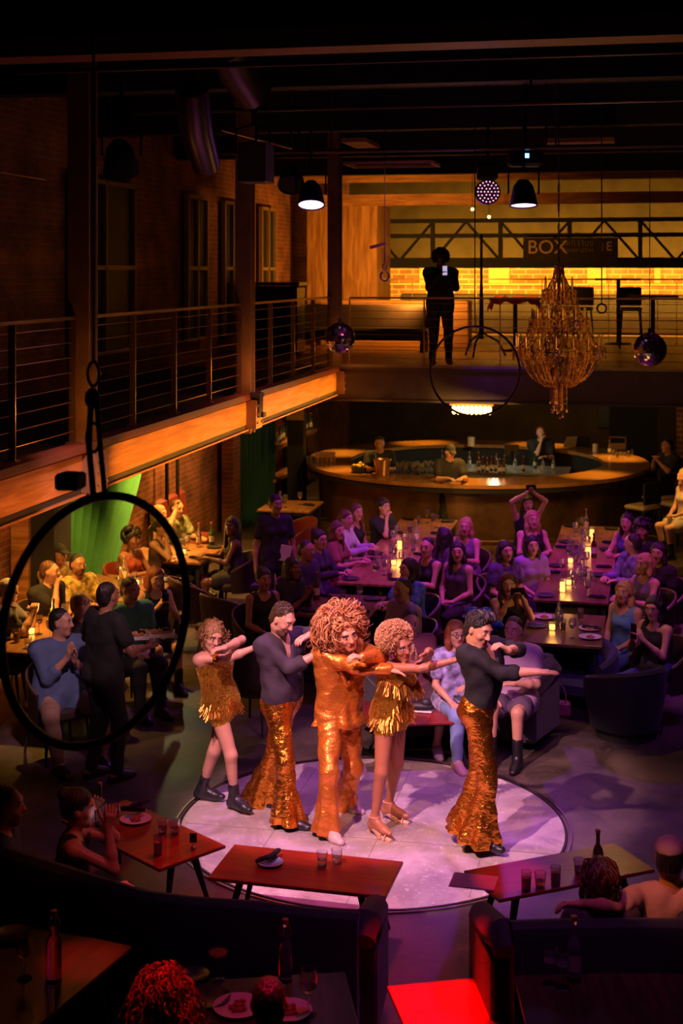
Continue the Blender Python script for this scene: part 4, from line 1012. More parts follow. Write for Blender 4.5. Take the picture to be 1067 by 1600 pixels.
        b = MB(); b.box((0,0,.075), (.05,.003,.065)); b.build('card', BLKP, r); b = MB(); b.lathe([(.018,0),(.016,.012),(.005,.018),(.004,.045)], 10); b.build('stand', MAT_CH, r, True)
    elif kind == 'carafe':
        b = MB(); b.lathe([(.001,0),(.046,0),(.05,.06),(.04,.12),(.020,.17),(.024,.22),(.021,.22),(.017,.17),(.037,.12),(.046,.06),(.001,.01)], 14); b.build('glass', GL, r, True)
        b = MB(); b.lathe([(.001,.011),(.043,.02),(.045,.06),(.038,.10),(.001,.10)], 12); b.build('water', GL, r, True)
    elif kind == 'phone':
        b = MB(); b.box((0,0,0), (.075,.009,.15), bev=.006); b.build('case', BLKP, r); b = MB(); b.box((0,.0052,0), (.068,.001,.14)); b.build('screen', SCREEN, r)
        b = MB(); b.box((.018,-.006,.05), (.028,.003,.03)); b.build('lens_block', mat('lens_black', (.02,.02,.03), .15), r)
    PROTO[kind] = r; return r
MAT_CH = mat('chrome', (.6,.6,.6), .15, 1)
FIRST = {}
NICE = {'cocktail': 'drink', 'tumbler': 'glass', 'wine_glass': 'glass', 'coupe_glass': 'glass', 'tall_candle': 'candle', 'green_bottle': 'bottle', 'clear_bottle': 'bottle', 'swing_bottle': 'bottle', 'blue_plate': 'plate', 'white_plate': 'plate', 'napkin_roll': 'napkin', 'table_sign': 'table card'}
def put(kind, loc, label, group=None, rz=0, sc=1.0):
    proto(kind); r = PROTO[kind]
    if kind not in FIRST: FIRST[kind] = 1; c = r
    else: c = dup(r)
    c.location = loc; c.rotation_euler = (0, 0, rz); c.scale = (sc,)*3; c['label'] = label; c['category'] = NICE.get(kind, kind)
    if group: c['group'] = group
    elif 'group' in c.keys(): del c['group']
    return c
# ------------------------------------------------------------------ tables
def table(label, x0, x1, y0, y1, z=.75, m=M_OAK, th=.035, leg='tee', group='dining tables of the long rows'):
    cx, cy = (x0+x1)/2, (y0+y1)/2; r = empty('dining_table', (cx, cy, 0), 0, label, 'table', group); w_, l_ = x1-x0, y1-y0
    b = MB(); b.box((0,0,z-th/2), (w_, l_, th), bev=.006); b.build('table_top', m, r)
    for sx_ in (-1, 1):
        for sy_ in (-1, 1): b = MB(); b.box((sx_*(w_/2-.06), sy_*(l_/2-.08), (z-th)/2), (.05,.05,z-th)); b.build('leg', M_BLACK, r)
    b = MB(); b.box((0,0,z-th-.03), (w_-.1, l_-.14, .05)); b.build('apron', M_BLACK, r); return r
TB = [('left row, table by the bar', -3.69,-2.83,19.88,21.35), ('left row, table with tall candle', -3.69,-2.83,18.34,19.82), ('left row, third table', -3.69,-2.85,16.75,18.28),
      ('left row, nearest table', -3.80,-2.97,15.1,16.15),
      ('right row, table by the bar', -1.27,-.42,19.7,21.25), ('right row, middle table', -1.29,-.44,18.05,19.64), ('right row, third table', -1.31,-.46,16.35,17.99), ('right row, nearest table', -1.30,-.47,14.45,15.75)]
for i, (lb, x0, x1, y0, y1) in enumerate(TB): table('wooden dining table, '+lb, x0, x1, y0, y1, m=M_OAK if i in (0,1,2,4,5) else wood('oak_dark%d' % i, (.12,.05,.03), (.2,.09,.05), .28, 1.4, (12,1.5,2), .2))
table('amber lit table of the left corner party with candle', -6.75, -5.65, 17.5, 18.7, group=None, m=M_OAK)
table('small table beside the wall before the liquor shelves', -6.05, -5.2, 21.6, 22.6, group=None)
table('table of the group at the left edge, full of bottles', -6.75, -5.7, 13.0, 14.6, group=None)
table('table behind the man in the teal shirt', -6.7, -5.6, 15.3, 16.6, group=None)
# low red tables
def low_table(label, pts, z=.45, m=M_REDW, name='low_table'):
    P = [G(*p, z) for p in pts]; c = sum(P, Vector())/4; ux = (P[1]-P[0]); rz = math.atan2(ux.y, ux.x)
    L = ((P[1]-P[0]).length+(P[2]-P[3]).length)/2; Wd = ((P[2]-P[1]).length+(P[3]-P[0]).length)/2
    r = empty(name, (c.x, c.y, 0), rz, label, 'table'); b = MB(); b.box((0,0,z-.012), (L, Wd, .024), bev=.004); b.build('table_top', m, r)
    for sx_ in (-1, 1):
        for sy_ in (-1, 1):
            b = MB(); b.cyl((sx_*(L/2-.20), sy_*(Wd/2-.12), z-.024), (sx_*(L/2-.09), sy_*(Wd/2-.05), 0), .030, .014, 6); b.build('leg', M_BLACK, r)
    b = MB(); b.box((0,0,z-.045), (L-.36, Wd-.2, .04)); b.build('frame', M_BLACK, r); return r
tF = low_table('low red wooden table with cocktails before the woman filming', [(251,1357),(354,1320),(189,1247),(100,1284)])
tG = low_table('low red wooden table with blue plate, centre front of the stage', [(327,1371),(605,1401),(628,1345),(363,1319)])
tH = low_table('low red wooden table with menu and three drinks, right front', [(771,1407),(1017,1359),(977,1325),(723,1349)])
tI = low_table('bright red table corner in the aisle below the stage', [(640,1624),(825,1605),(778,1524),(605,1540)])
tE = low_table('low orange red table behind the dancers with a shoe on it', [(560,1132),(738,1127),(735,1092),(575,1096)])
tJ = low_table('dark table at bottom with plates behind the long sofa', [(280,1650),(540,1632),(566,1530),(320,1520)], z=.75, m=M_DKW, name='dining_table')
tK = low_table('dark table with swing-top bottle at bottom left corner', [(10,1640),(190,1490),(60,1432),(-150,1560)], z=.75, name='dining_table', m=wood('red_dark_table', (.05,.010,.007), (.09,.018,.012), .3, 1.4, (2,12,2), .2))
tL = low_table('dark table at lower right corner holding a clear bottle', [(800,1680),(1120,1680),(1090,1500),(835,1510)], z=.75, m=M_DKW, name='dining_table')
menu = G(740,1378,.455)
b = MB(); b.box((0,0,.004), (.30,.22,.004)); b.box((.004,.004,.008), (.292,.214,.003)); o = b.build('menu_card', mat('menu_paper', (.38,.26,.27), .8)); o.location = (menu.x, menu.y, .452); o.rotation_euler = (0,0,YAW-.25); tag(o, 'pale folded menu card on the end of the right red table', 'menu')
# tabletop things
put('blue_plate', G(422,1350,.45), 'blue saucer under folded black napkins on the centre red table', sc=1.05)
put('napkin_roll', G(416,1349,.45)+Vector((0,0,.02)), 'black folded napkin on the blue saucer, left one', None, .9, .85); put('napkin_roll', G(428,1345,.45)+Vector((0,0,.03)), 'black folded napkin on the blue saucer, right one', None, 1.35, .85)
put('tumbler', G(503,1353,.45), 'clear tumbler on the centre red table, nearer the blue saucer'); put('tumbler', G(526,1349,.45), 'clear tumbler on the centre red table, farther from the saucer')
put('tumbler', G(254,1302,.45), 'clear tumbler on left red table beside the napkin plate'); put('tumbler', G(273,1303,.45), 'clear tumbler on left red table nearest the stage')
put('cocktail', G(247,1335,.45), 'pale cocktail with straw on left red table'); put('table_sign', G(302,1326,.45), 'small black table card on the tip of the left red table', None, YAW)
put('white_plate', G(212,1282,.45), 'plate under crossed dark napkins on left red table'); put('napkin_roll', G(206,1275,.45)+Vector((0,0,.03)), 'dark rolled napkin lying across the plate, left red table', None, .1); put('napkin_roll', G(218,1272,.45)+Vector((0,0,.055)), 'dark rolled napkin tilted up on the plate, left red table', None, 1.0)
put('green_bottle', G(156,1292,.45), 'green wine bottle on left red table behind the phone'); put('wine_glass', G(180,1300,.45), 'stemmed glass on left red table beside green bottle')
put('cocktail', G(822,1392,.45), 'tall drink on right red table nearest the menu'); put('tumbler', G(844,1386,.45), 'ice filled tumbler on right red table between two drinks'); put('cocktail', G(868,1384,.45), 'stemmed orange drink on right red table'); put('bottle', G(934,1372,.45), 'slim bottle rising behind the long haired head'); put('tumbler', G(905,1365,.45), 'glass beside the hair on right red table')
put('tumbler', G(684,1100,.45), 'water glass on the low table behind the dancers', sc=1.2); put('tumbler', G(716,1110,.45), 'drink glass near the black shirted dancer on low table', sc=1.3)
b = MB(); b.ball((0,0,.05), (.14,.05,.045), 12, 8); b.ball((.06,0,.08), (.06,.04,.05), 10, 6); o = b.build('black_bag', mat('sneaker_black', (.02,.02,.025), .5), None, True); o.location = G(655,1112,.45); tag(o, 'black pouch with white sole-like edge on low table', 'bag'); b = MB(); b.box((0,0,.01), (.24,.09,.02), bev=.008); q = b.build('rim', CERW, o)
put('swing_bottle', G(84,1533,.75), 'swing-top bottle catching red light at bottom left', sc=1.15); put('wine_glass', G(38,1530,.75), 'stemmed glass left of the swing-top bottle', sc=1.2)
o = put('plate', G(20,1462,.755), 'round slatted dish at the left edge of the bottom table')
o = put('coupe_glass', G(341,1532,.75), 'coupe with red drink behind the curly haired head', sc=1.1); put('swing_bottle', G(446,1532,.75), 'swing-top bottle against the sofa back'); put('wine_glass', G(482,1585,.75), 'wine glass on the bottom table right of the head', sc=1.15)
put('plate', G(325,1562,.75), 'dark bowl of snacks on bottom table', sc=1.1); put('white_plate', G(372,1576,.75), 'plate of food left of the short haired head', sc=1.1); put('plate', G(302,1525,.75), 'red lit saucer behind the curly hair', sc=.8); put('white_plate', G(452,1582,.75), 'plate right of the short haired head')
put('clear_bottle', G(897,1532,.75), 'clear bottle at bottom right beyond the sofa', sc=1.05); put('wine_glass', G(860,1540,.75), 'stemmed glass left of the clear bottle, bottom right'); put('wine_glass', G(879,1545,.75), 'stemmed glass touching the clear bottle, bottom right')
rn = random.Random(12)
ORD = ['first','second','third','fourth','fifth','sixth','seventh','eighth','ninth','tenth','eleventh','twelfth','thirteenth','fourteenth','fifteenth','sixteenth']
def dress(tb, n_gl, pos, nap=4, rng=rn):
    lb, x0, x1, y0, y1 = tb; grp = lambda k: '%s on the %s' % (k, lb.split(',')[0]+','+lb.split(',')[1]); z = .752
    for i in range(n_gl):
        k = rng.choice(['wine_glass', 'wine_glass', 'tumbler', 'cocktail']); x = rng.uniform(x0+.22, x1-.22); y = y0+.12+(y1-y0-.24)*(i+.5)/n_gl
        put(k, (x, y, z), '%s, %s one from the near end, %s' % ({'wine_glass': 'stemmed wine glass', 'tumbler': 'water tumbler', 'cocktail': 'amber drink'}[k], ORD[i], lb), grp({'wine_glass': 'wine glasses', 'tumbler': 'tumblers', 'cocktail': 'drinks'}[k]))
    for i in range(nap):
        sx_ = x0+.13 if i % 2 else x1-.13; y = y0+.2+(y1-y0-.4)*(i//2)/max(1, nap//2-1) if nap > 2 else (y0+y1)/2
        put('plate' if i % 3 else 'napkin_roll', (sx_, y, z), ('dark plate, ' if i % 3 else 'rolled black napkin, ')+ORD[i//2]+' seat on the '+('left' if i % 2 else 'right')+' side, '+lb, grp('plates' if i % 3 else 'napkins'), rng.uniform(-.4,.4), 1)
    for k, x, y, l2 in pos: put(k, (x, y, z), l2+', '+lb)
dress(TB[0], 5, [('wine_glass', -3.25, 21.0, 'lone wine glass at far end')]); dress(TB[1], 6, [('tall_candle', -3.3, 18.9, 'tall glowing candle'), ('clear_bottle', -3.15, 19.4, 'clear bottle')]); dress(TB[2], 5, [('candle', -3.2, 17.9, 'small candle'), ('carafe', -3.35, 17.5, 'water carafe')]); dress(TB[3], 4, [('bottle', -3.72, 15.8, 'amber bottle'), ('blue_plate', -3.25, 15.7, 'blue lit plate')], 4)
dress(TB[4], 6, [('tall_candle', -.8, 20.3, 'glowing candle'), ('clear_bottle', -.9, 20.8, 'clear bottle')]); dress(TB[5], 8, [('bottle', -.72, 18.9, 'dark bottle'), ('candle', -1.0, 18.5, 'small candle'), ('carafe', -1.05, 19.1, 'water carafe')]); dress(TB[6], 6, [('candle', -.95, 17.2, 'small candle'), ('carafe', -.8, 17.6, 'water carafe'), ('tall_candle', -1.0, 16.8, 'low amber candle')])
dress(TB[7], 4, [('candle', -1.0, 15.0, 'amber candle'), ('carafe', -.95, 15.3, 'water carafe'), ('white_plate', -.62, 15.1, 'plate of food'), ('white_plate', -1.12, 15.5, 'white plate'), ('white_plate', -.6, 14.75, 'plate of food nearer the edge')], 2)
LT = [('corner party table, by the wall', -6.75,-5.65,17.5,18.7), ('left edge table, in front', -6.75,-5.7,13.0,14.6), ('table behind the teal shirt, in between', -6.7,-5.6,15.3,16.6), ('small wall table, by shelves', -6.05,-5.2,21.6,22.6)]
dress(LT[0], 7, [('candle', -6.05, 18.0, 'candle in a low glass'), ('clear_bottle', -6.0, 18.5, 'clear bottle'), ('green_bottle', -5.85, 18.6, 'pale bottle')]); dress(LT[1], 8, [('green_bottle', -6.1, 13.9, 'green water bottle'), ('candle', -6.25, 13.7, 'lit candle'), ('candle', -6.0, 14.3, 'second lit candle'), ('clear_bottle', -6.35, 13.5, 'clear bottle')], 3)
dress(LT[2], 6, [('candle', -6.0, 16.1, 'lit candle'), ('clear_bottle', -6.2, 16.2, 'clear bottle'), ('clear_bottle', -6.05, 15.7, 'nearer clear bottle')], 3); dress(LT[3], 2, [('wine_glass', -5.5, 22.2, 'round goblet'), ('carafe', -5.8, 22.1, 'carafe')], 2)
for p, e_ in (((-6.15,18.1,1.0), 9), ((-6.15,13.9,1.0), 7), ((-6.1,16.0,1.0), 5), ((-3.3,18.9,.98), 2.5), ((-.85,20.3,.95), 2.5), ((-.95,17.1,.95), 2), ((-1.0,15.0,.92), 1)): pointl('candle_light', p, e_, (1,.42,.08), .06)
# bar top things
def onbar(px, py, z=1.12): return G(px, py, z)
rb = random.Random(3)
for i in range(16): put('wine_glass', onbar(622+i*4.2+rb.uniform(-1,1), 741+rb.uniform(-3,3)), 'empty wine glass in the bar row, %s from the copper bucket' % ORD[i], 'wine glasses lined up on the bar')
for i in range(7): put('bottle', onbar(748+i*6.5, 741-rb.random()*5), 'dark beer bottle on the bar, %s from the capped bartender' % ORD[i], 'dark bottles on the bar', sc=.8)
for i in range(6): put('cocktail', onbar(486+i*7, 723), 'small bottle, %s from the left end of the bar' % ORD[i], 'small bottles at left end of bar', sc=.8)
for i in range(7): put(rb.choice(['clear_bottle','tumbler','cocktail']), onbar(952+i*6, 712+rb.uniform(-4,4)), 'glassware by the wooden caddy, %s toward the right end of the bar' % ORD[i], 'glassware at right end of bar', sc=.8)
bk = empty('ice_bucket', onbar(597,742), 0, 'tall copper ice bucket on the bar before the left bartender', 'bucket')
b = MB(); b.lathe([(.001,0),(.11,0),(.15,.26),(.145,.26),(.105,.01),(.001,.01)], 20); b.build('pail', mat('copper', (.75,.42,.16), .25, .9), bk, True)
b = MB(); b.tube([(.15*math.cos(a), .15*math.sin(a), .26) for a in np.linspace(0,2*PI,20,endpoint=False)], .007, 5, True); b.build('rim', MATS['copper'], bk, True)
b = MB(); b.tube([(-.05,0,.1),(-.12,0,.36)], .008, 5); b.build('tongs', MAT_CH, bk, True)
bs = empty('fruit_tray', onbar(563,738), 0, 'dark basket of lemons on the bar left of the copper bucket', 'tray'); b = MB(); b.lathe([(.001,0),(.14,0),(.17,.10),(.165,.10),(.135,.01),(.001,.01)], 16); b.build('basket', BLKP, bs, True)
LEM = ['topmost lemon','lemon nearest the copper bucket','lemon at the back rim','lemon at the left rim','lemon at the front rim','lemon just right of the middle','lemon just left of the middle','lemon behind the middle','lemon in front of the middle']
for i in range(9): o = MB().ball((0,0,0), (.035,.03,.03), 8, 6).build('lemon', mat('lemon_skin', (.75,.55,.08), .5, 0, .2, 80), None, True); dx, dy = ((0,0),(.11,0),(0,.11),(-.11,0),(0,-.11),(.05,.02),(-.05,.02),(0,.06),(0,-.06))[i]; o.location = onbar(563,738)+Vector((dx, dy, .11 if i else .15)); tag(o, LEM[i]+' in the dark basket on the bar', 'lemon', 'lemons in the basket')
bx = empty('wooden_caddy', onbar(965,702), 0, 'wooden bottle caddy at the right end of the bar', 'caddy'); b = MB(); b.box((0,0,.01), (.3,.2,.02))
for s_ in (-1, 1): b.box((s_*.145,0,.12), (.015,.2,.24)); b.box((0,s_*.095,.06), (.3,.012,.1))
b.build('box', M_BEAM, bx); b = MB(); b.cyl((-.145,0,.23), (.145,0,.23), .012); b.build('handle', M_BEAM, bx)
cr = empty('garnish_box', onbar(508,722), .2, 'orange wooden garnish box at the left end of the bar', 'box'); b = MB(); b.box((0,0,.08), (.36,.2,.16), bev=.01); b.build('box', M_BEAM, cr); b = MB(); b.box((0,0,.165), (.34,.18,.012)); b.build('lid', LAB, cr)
for i, (px, py, dz, s_) in enumerate(((736,697,.12,.07), (930,706,.1,.05))): o = MB().lathe([(.001,0),(s_,0),(s_,dz*1.5),(.001,dz*1.5)], 12).build('candle_tin', WAX); o.location = onbar(px, py); tag(o, ('pale pillar candle on the far side of the bar', 'pale pillar candle beside the leaning book')[i], 'candle')
bkk = empty('open_book', onbar(900,700)+Vector((0,0,.10)), .3, 'large menu book leaning open on the far bar counter', 'book'); 
for s_ in (-1, 1): b = MB(); b.box((s_*.13,0,.03), (.26,.03,.22), M=Matrix.Rotation(s_*-.35, 4, 'Z') @ Matrix.Rotation(.5, 4, 'X')); b.build('cover' if s_ < 0 else 'page_block', LAB if s_ < 0 else BLKP, bkk)
tab = empty('register_screen', onbar(800,722)+Vector((0,0,.0)), .2, 'tablet on a stand inside the bar', 'screen'); b = MB(); b.box((0,0,.22), (.26,.02,.18), M=Matrix.Rotation(-.3,4,'X')); b.cyl((0,0,0), (0,0,.2), .02); b.build('tablet', BLKP, tab); b = MB(); b.box((0,.012,.22), (.24,.004,.16), M=Matrix.Rotation(-.3,4,'X')); b.build('screen', SCREEN, tab)
for i in range(14): put(rb.choice(['clear_bottle','bottle','tumbler','green_bottle']), BC+Vector((.3-1.15+i*.17, .25+rb.uniform(-.3,.3), .94)), 'bottle or glass on the steel island, %s from its left end' % ORD[i], 'bottles on the steel island', sc=.85)
# liquor shelves on the left wall
sh = empty('bottle_shelf', (-7.05, 27.6, 0), 0, 'tall liquor shelving with lit wooden shelves left of the bar', 'shelf')
for k, z in enumerate((.55, 1.15, 1.75, 2.35)): b = MB(); b.box((0,0,z), (.36,3.4,.06)); b.build('shelf_board', M_BEAM, sh)
for yy in (-1.7, 0, 1.7): b = MB(); b.box((-.1, yy, 1.25), (.1,.05,2.5)); b.build('upright', M_BLACK, sh)
for k, z in enumerate((1.18, 1.78)):
    for i in range(13): put(rb.choice(['bottle','clear_bottle','green_bottle']), (-7.0+rb.uniform(-.05,.1), 26.1+i*.24, z), 'liquor bottle on the %s shelf, %s from the curtain end' % (('lower','upper')[k], ORD[i]), 'liquor bottles on the %s shelf' % ('lower','upper')[k], sc=1.1)
# ------------------------------------------------------------------ chairs and sofas
LEA = mat('dark_leather', (.045,.028,.024), .42, 0, .15, 50, .15); LEAB = mat('teal_velvet', (.006,.010,.013), .75, 0, .2, 40, .15, sheen=.1); LEAR = mat('rust_leather', (.35,.06,.03), .5, 0, .15, 50)
def barrel(loc, rz, label, group, m=LEA, sc=1.0, first=[None]):
    key = m.name
    if first[0] and key in first[0]: return dup(first[0][key], loc, rz, label, group)
    r = empty('dining_chair', loc, rz, label, 'chair', group)
    b = MB(); b.box((0,0,.43), (.50,.50,.11), bev=.03); b.build('seat', m, r, True)
    V = []; F = []; n = 20; k = 4     # curved back, open towards +Y
    for i in range(n+1):
        a = math.radians(-205+230*i/n); zt = .80-.14*abs(i/n-.5)*2*abs(i/n-.5)*2; zt = .83-.2*(abs(i/n-.5)*2)**2
        for rr, z in ((.27,.36), (.315,zt), (.285,zt+.012), (.245,.40)): V.append((rr*math.cos(a), rr*math.sin(a)+.02, z))
    for i in range(n):
        for q in range(4): F.append((i*4+q, (i+1)*4+q, (i+1)*4+(q+1)%4, i*4+(q+1)%4))
    F += [(0,1,2,3), (n*4+3,n*4+2,n*4+1,n*4)]; b = MB(); b.add(V, F); b.build('backrest', m, r, True)
    for sx_ in (-1, 1):
        for sy_ in (-1, 1): b = MB(); b.cyl((sx_*.19, sy_*.19, .40), (sx_*.23, sy_*.24, 0), .017, .011, 6); b.build('leg', MAT_CH if m is LEAB else M_BLACK, r)
    b = MB(); b.tube([(.30*math.cos(math.radians(-205+230*i/n)), .30*math.sin(math.radians(-205+230*i/n))+.02, .842-.2*(abs(i/n-.5)*2)**2) for i in range(n+1)], .009, 5); b.build('piping', mat('chair_piping', (.20,.11,.07), .4), r, True)
    if first[0] is None: first[0] = {}
    first[0][key] = r; return r
def armchair(loc, rz, label, m=LEAB, s=1.0, name='armchair'):
    r = empty(name, loc, rz, label, 'armchair'); b = MB(); b.box((0,.05,.34), (.56,.58,.20), bev=.05); b.build('seat_cushion', m, r, True)
    V = []; F = []; n = 24
    for i in range(n+1):
        a = math.radians(-215+250*i/n); e_ = (abs(i/n-.5)*2); zt = .78-.16*e_**2
        for rr, z in ((.36,.12), (.43,.5), (.43,zt-.03), (.40,zt), (.35,zt-.01), (.31,zt-.06), (.29,.14)): V.append((rr*math.cos(a), rr*math.sin(a), z))
    for i in range(n):
        for q in range(7): F.append((i*7+q, (i+1)*7+q, (i+1)*7+(q+1)%7, i*7+(q+1)%7))
    F += [tuple(range(7)), tuple(n*7+q for q in range(6,-1,-1))]; b = MB(); b.add(V, F); b.build('shell', m, r, True)
    b = MB(); b.lathe([(.30,.0),(.30,.12)], 20); b.build('base', M_BLACK, r); r.scale = (s,)*3; return r
a = G(975,1165); armchair((a.x, a.y+.30, 0), YAW+.5, 'empty dark teal tub armchair on the right side of the floor', s=.92)
a = G(905,1120); armchair((a.x+.0, a.y+.15, 0), YAW+2.6, 'blue lit ribbed armchair behind the outstretched hand', mat('blue_grey_velvet', (.03,.04,.08), .7, 0, .3, 30, .2, sheen=.2), .9)
def sofa_path(label, path, m, hgt=.85, depth=.62, side=-1, name='sofa', hs=None):
    """sofa that follows a path of back-top points; the seat lies on the stage side"""
    P = [Vector((p.x, p.y, 0)) for p in path]; c = sum(P, Vector())/len(P); r = empty(name, c, 0, label, 'sofa'); n = len(P)
    T = [(P[min(i+1,n-1)]-P[max(i-1,0)]).normalized() for i in range(n)]; N = [UZ.cross(t) for t in T]
    def sweep(prof, nm, mm):
        V = []; F = []; k = len(prof)
        for i in range(n):
            for u, z in prof: V.append(P[i]-c+N[i]*u+UZ*(z if not hs or z < .45 else .45+(z-.45)*(hs[i]-.45)/(hgt-.45)))
        for i in range(n-1):
            for q in range(k): F.append((i*k+q, (i+1)*k+q, (i+1)*k+(q+1)%k, i*k+(q+1)%k))
        F += [tuple(range(k-1,-1,-1)), tuple((n-1)*k+q for q in range(k))]; b = MB(); b.add(V, F); return b.build(nm, mm, r, True)
    h = hgt
    sweep([(-.10,.08),(-.13,.3),(-.11,h-.08),(-.085,h-.02),(-.04,h),(.01,h-.01),(.05,h-.05),(.09,.42),(.09,.08)], 'backrest', m)
    sweep([(.09,.10),(.09,.40),(.14,.44),(depth-.05,.44),(depth,.40),(depth,.10)], 'seat', m)
    for i, q in ((0, -1), (n-1, 1)):
        b = MB(); e = P[i]-c+T[i]*q*.02; b.tube([e+N[i]*-.05+UZ*(h-.16), e+N[i]*.04+UZ*(h-.10), e+N[i]*.22+UZ*(h-.17), e+N[i]*depth+UZ*(h-.26)], [.075,.09,.09,.08], 12)
        V = []; 
        b.box((0,0,0), (.16, depth, h-.28), M=Matrix.Translation(e+N[i]*(depth/2)+UZ*(h-.1)/2) @ Matrix.Rotation(math.atan2(N[i].y, N[i].x)-PI/2, 4, 'Z'), bev=.04); b.build('armrest', m, r, True)
    for i in (0, n//2, n-1):
        for u in (0., depth-.1): b = MB(); b.cyl(P[i]-c+N[i]*u+UZ*.1-T[i]*(.1 if i else -.1), P[i]-c+N[i]*u-T[i]*(.1 if i else -.1), .025, .015, 6); b.build('foot', M_BLACK, r)
    return r
VEL = mat('dark_green_velvet', (.012,.018,.015), .75, 0, .15, 60, .2, sheen=.1)
pp = [(-60,1300),(0,1318),(78,1341),(150,1364),(226,1388),(300,1398),(400,1405),(470,1414),(530,1420),(562,1422)]
# evenly smoothed
hs = [1.02,1.02,1.0,.97,.93,.90,.87,.85,.85,.85]; path = [G(px, py, z) for (px, py), z in zip(pp, hs)]
sofa_path('long dark curved sofa in front of the stage tables', path, VEL, hs=hs)
path = [G(px, py, 1.0) for px, py in [(796,1436),(835,1434),(880,1433),(940,1432),(1010,1432),(1090,1434)]]
sofa_path('dark rounded sofa at lower right with the couple', path, VEL, hgt=1.0)
path = [W(575,1010,13.9), W(640,1000,14.1), W(720,1000,14.1), W(800,1000,14.0), W(860,1010,13.8)]
path.reverse()
sofa_path('low dark sofa behind the dancers facing the stage', [Vector((p.x,p.y,0)) for p in path], mat('plum_velvet', (.03,.018,.03), .7, 0, .15, 60, .2, sheen=.3), hgt=.78)
# bar stools
def stool(loc, rz, label, group, first=[None]):
    if first[0]: return dup(first[0], loc, rz, label, group)
    r = empty('bar_stool', loc, rz, label, 'stool', group); b = MB(); b.box((0,0,.74), (.42,.40,.07), bev=.025); b.build('seat', mat('cream_seat', (.55,.48,.36), .5), r, True)
    b = MB(); b.box((0,-.2,.98), (.42,.04,.36), bev=.02); b.build('backrest', mat('stool_black', (.02,.02,.02), .4), r, True)
    for sx_ in (-1, 1):
        for sy_ in (-1, 1): b = MB(); b.cyl((sx_*.17, sy_*.16, .71), (sx_*.21, sy_*.21, 0), .02, .014, 6); b.build('leg', M_BLACK, r)
    b = MB(); 
    for q in range(4):
        A = [(-.195,-.19),(.195,-.19),(.195,.19),(-.195,.19)]; b.cyl((*A[q], .26), (*A[(q+1)%4], .26), .010, n=6)
    b.build('foot_rest', MAT_CH, r); first[0] = r; return r
for i, (px, py, rz, lb) in enumerate(((1003,868,.9,'bar stool with cream seat nearest the camera at right of the bar'), (1030,850,.8,'bar stool under the seated bare legged guest'), (1058,862,.7,'bar stool at the right edge with cream seat'))):
    a = G(px, py); stool((a.x, a.y+.2, 0), rz, lb, None)
# curtains
def curtain(label, p0, p1, z0, z1, m, folds, pinch=0, name='curtain'):
    p0, p1 = Vector(p0), Vector(p1); t = (p1-p0); n = UZ.cross(t).normalized(); V = []; F = []; nu, nz = folds*10, 14; c = (p0+p1)/2
    for j in range(nz+1):
        v = j/nz; z = z0+(z1-z0)*v
        for i in range(nu+1):
            u = i/nu; q = u if not pinch else u*(1-pinch*(1-v)**1.5)
            V.append(p0+t*q+n*(.085*math.sin(u*folds*2*PI+.4*math.sin(v*2))+.02*math.sin(u*folds*6.1+v*3))+UZ*z-c)
    for j in range(nz):
        for i in range(nu): a = j*(nu+1)+i; F.append((a, a+1, a+nu+2, a+nu+1))
    b = MB(); b.add(V, F); o = b.build(name, m, None, True); o.location = c; md = o.modifiers.new('t', 'SOLIDIFY'); md.thickness = .006
    return tag(o, label, 'curtain')
M_CUR = mat('green_curtain', (.05,.26,.08), .8, 0, .3, 50, .1)
y0_, y1_ = 15.9, 19.4
curtain('bright green curtain gathered to one side under the left mezzanine', (-7.0,15.6,0), (-7.0,19.3,0), .1, 2.72, M_CUR, 11, .55)
curtain('dark green curtain on the left wall between bricks and liquor shelves', (-7.0,23.9,0), (-7.0,26.0,0), 0, 2.75, mat('dark_green_cloth', (.015,.09,.06), .8, 0, .3, 50, .1), 8)
b = MB(); b.box((-7.15,15.4,1.4), (.22,.12,2.8)); o = struct('trim_40', b, M_BEAM)
b = MB(); b.box((-7.0,15.3+.35,1.4), (.5,.5,2.8)); struct('pier_black', b, M_BLACK)
for i, yy in enumerate((20.4, 20.9)):
    b = MB(); b.cyl((-7.12, yy, 0), (-7.12, yy, 2.75), .03); o = b.build('drain_pipe', M_BLACK); tag(o, ('black pipe on brick nearer the curtain', 'black pipe on brick farther from the curtain')[i], 'pipe')
b = MB(); b.box((-7.1,24.2-.5,1.4), (.2,.45,2.8)); struct('pier_brick', b, M_BRICK)
# booth of red leather at the brick wall
bo = empty('banquette', (-6.95, 20.4, 0), 0, 'rust red leather banquette against the brick wall', 'banquette'); b = MB(); b.box((.1,0,.25), (.5,1.5,.42), bev=.05); b.build('seat', LEAR, bo, True); b = MB(); b.box((-.12,.2,.8), (.14,1.3,.62), bev=.05, M=Matrix.Rotation(-.1,4,'Y')); b.build('backrest', LEAR, bo, True)
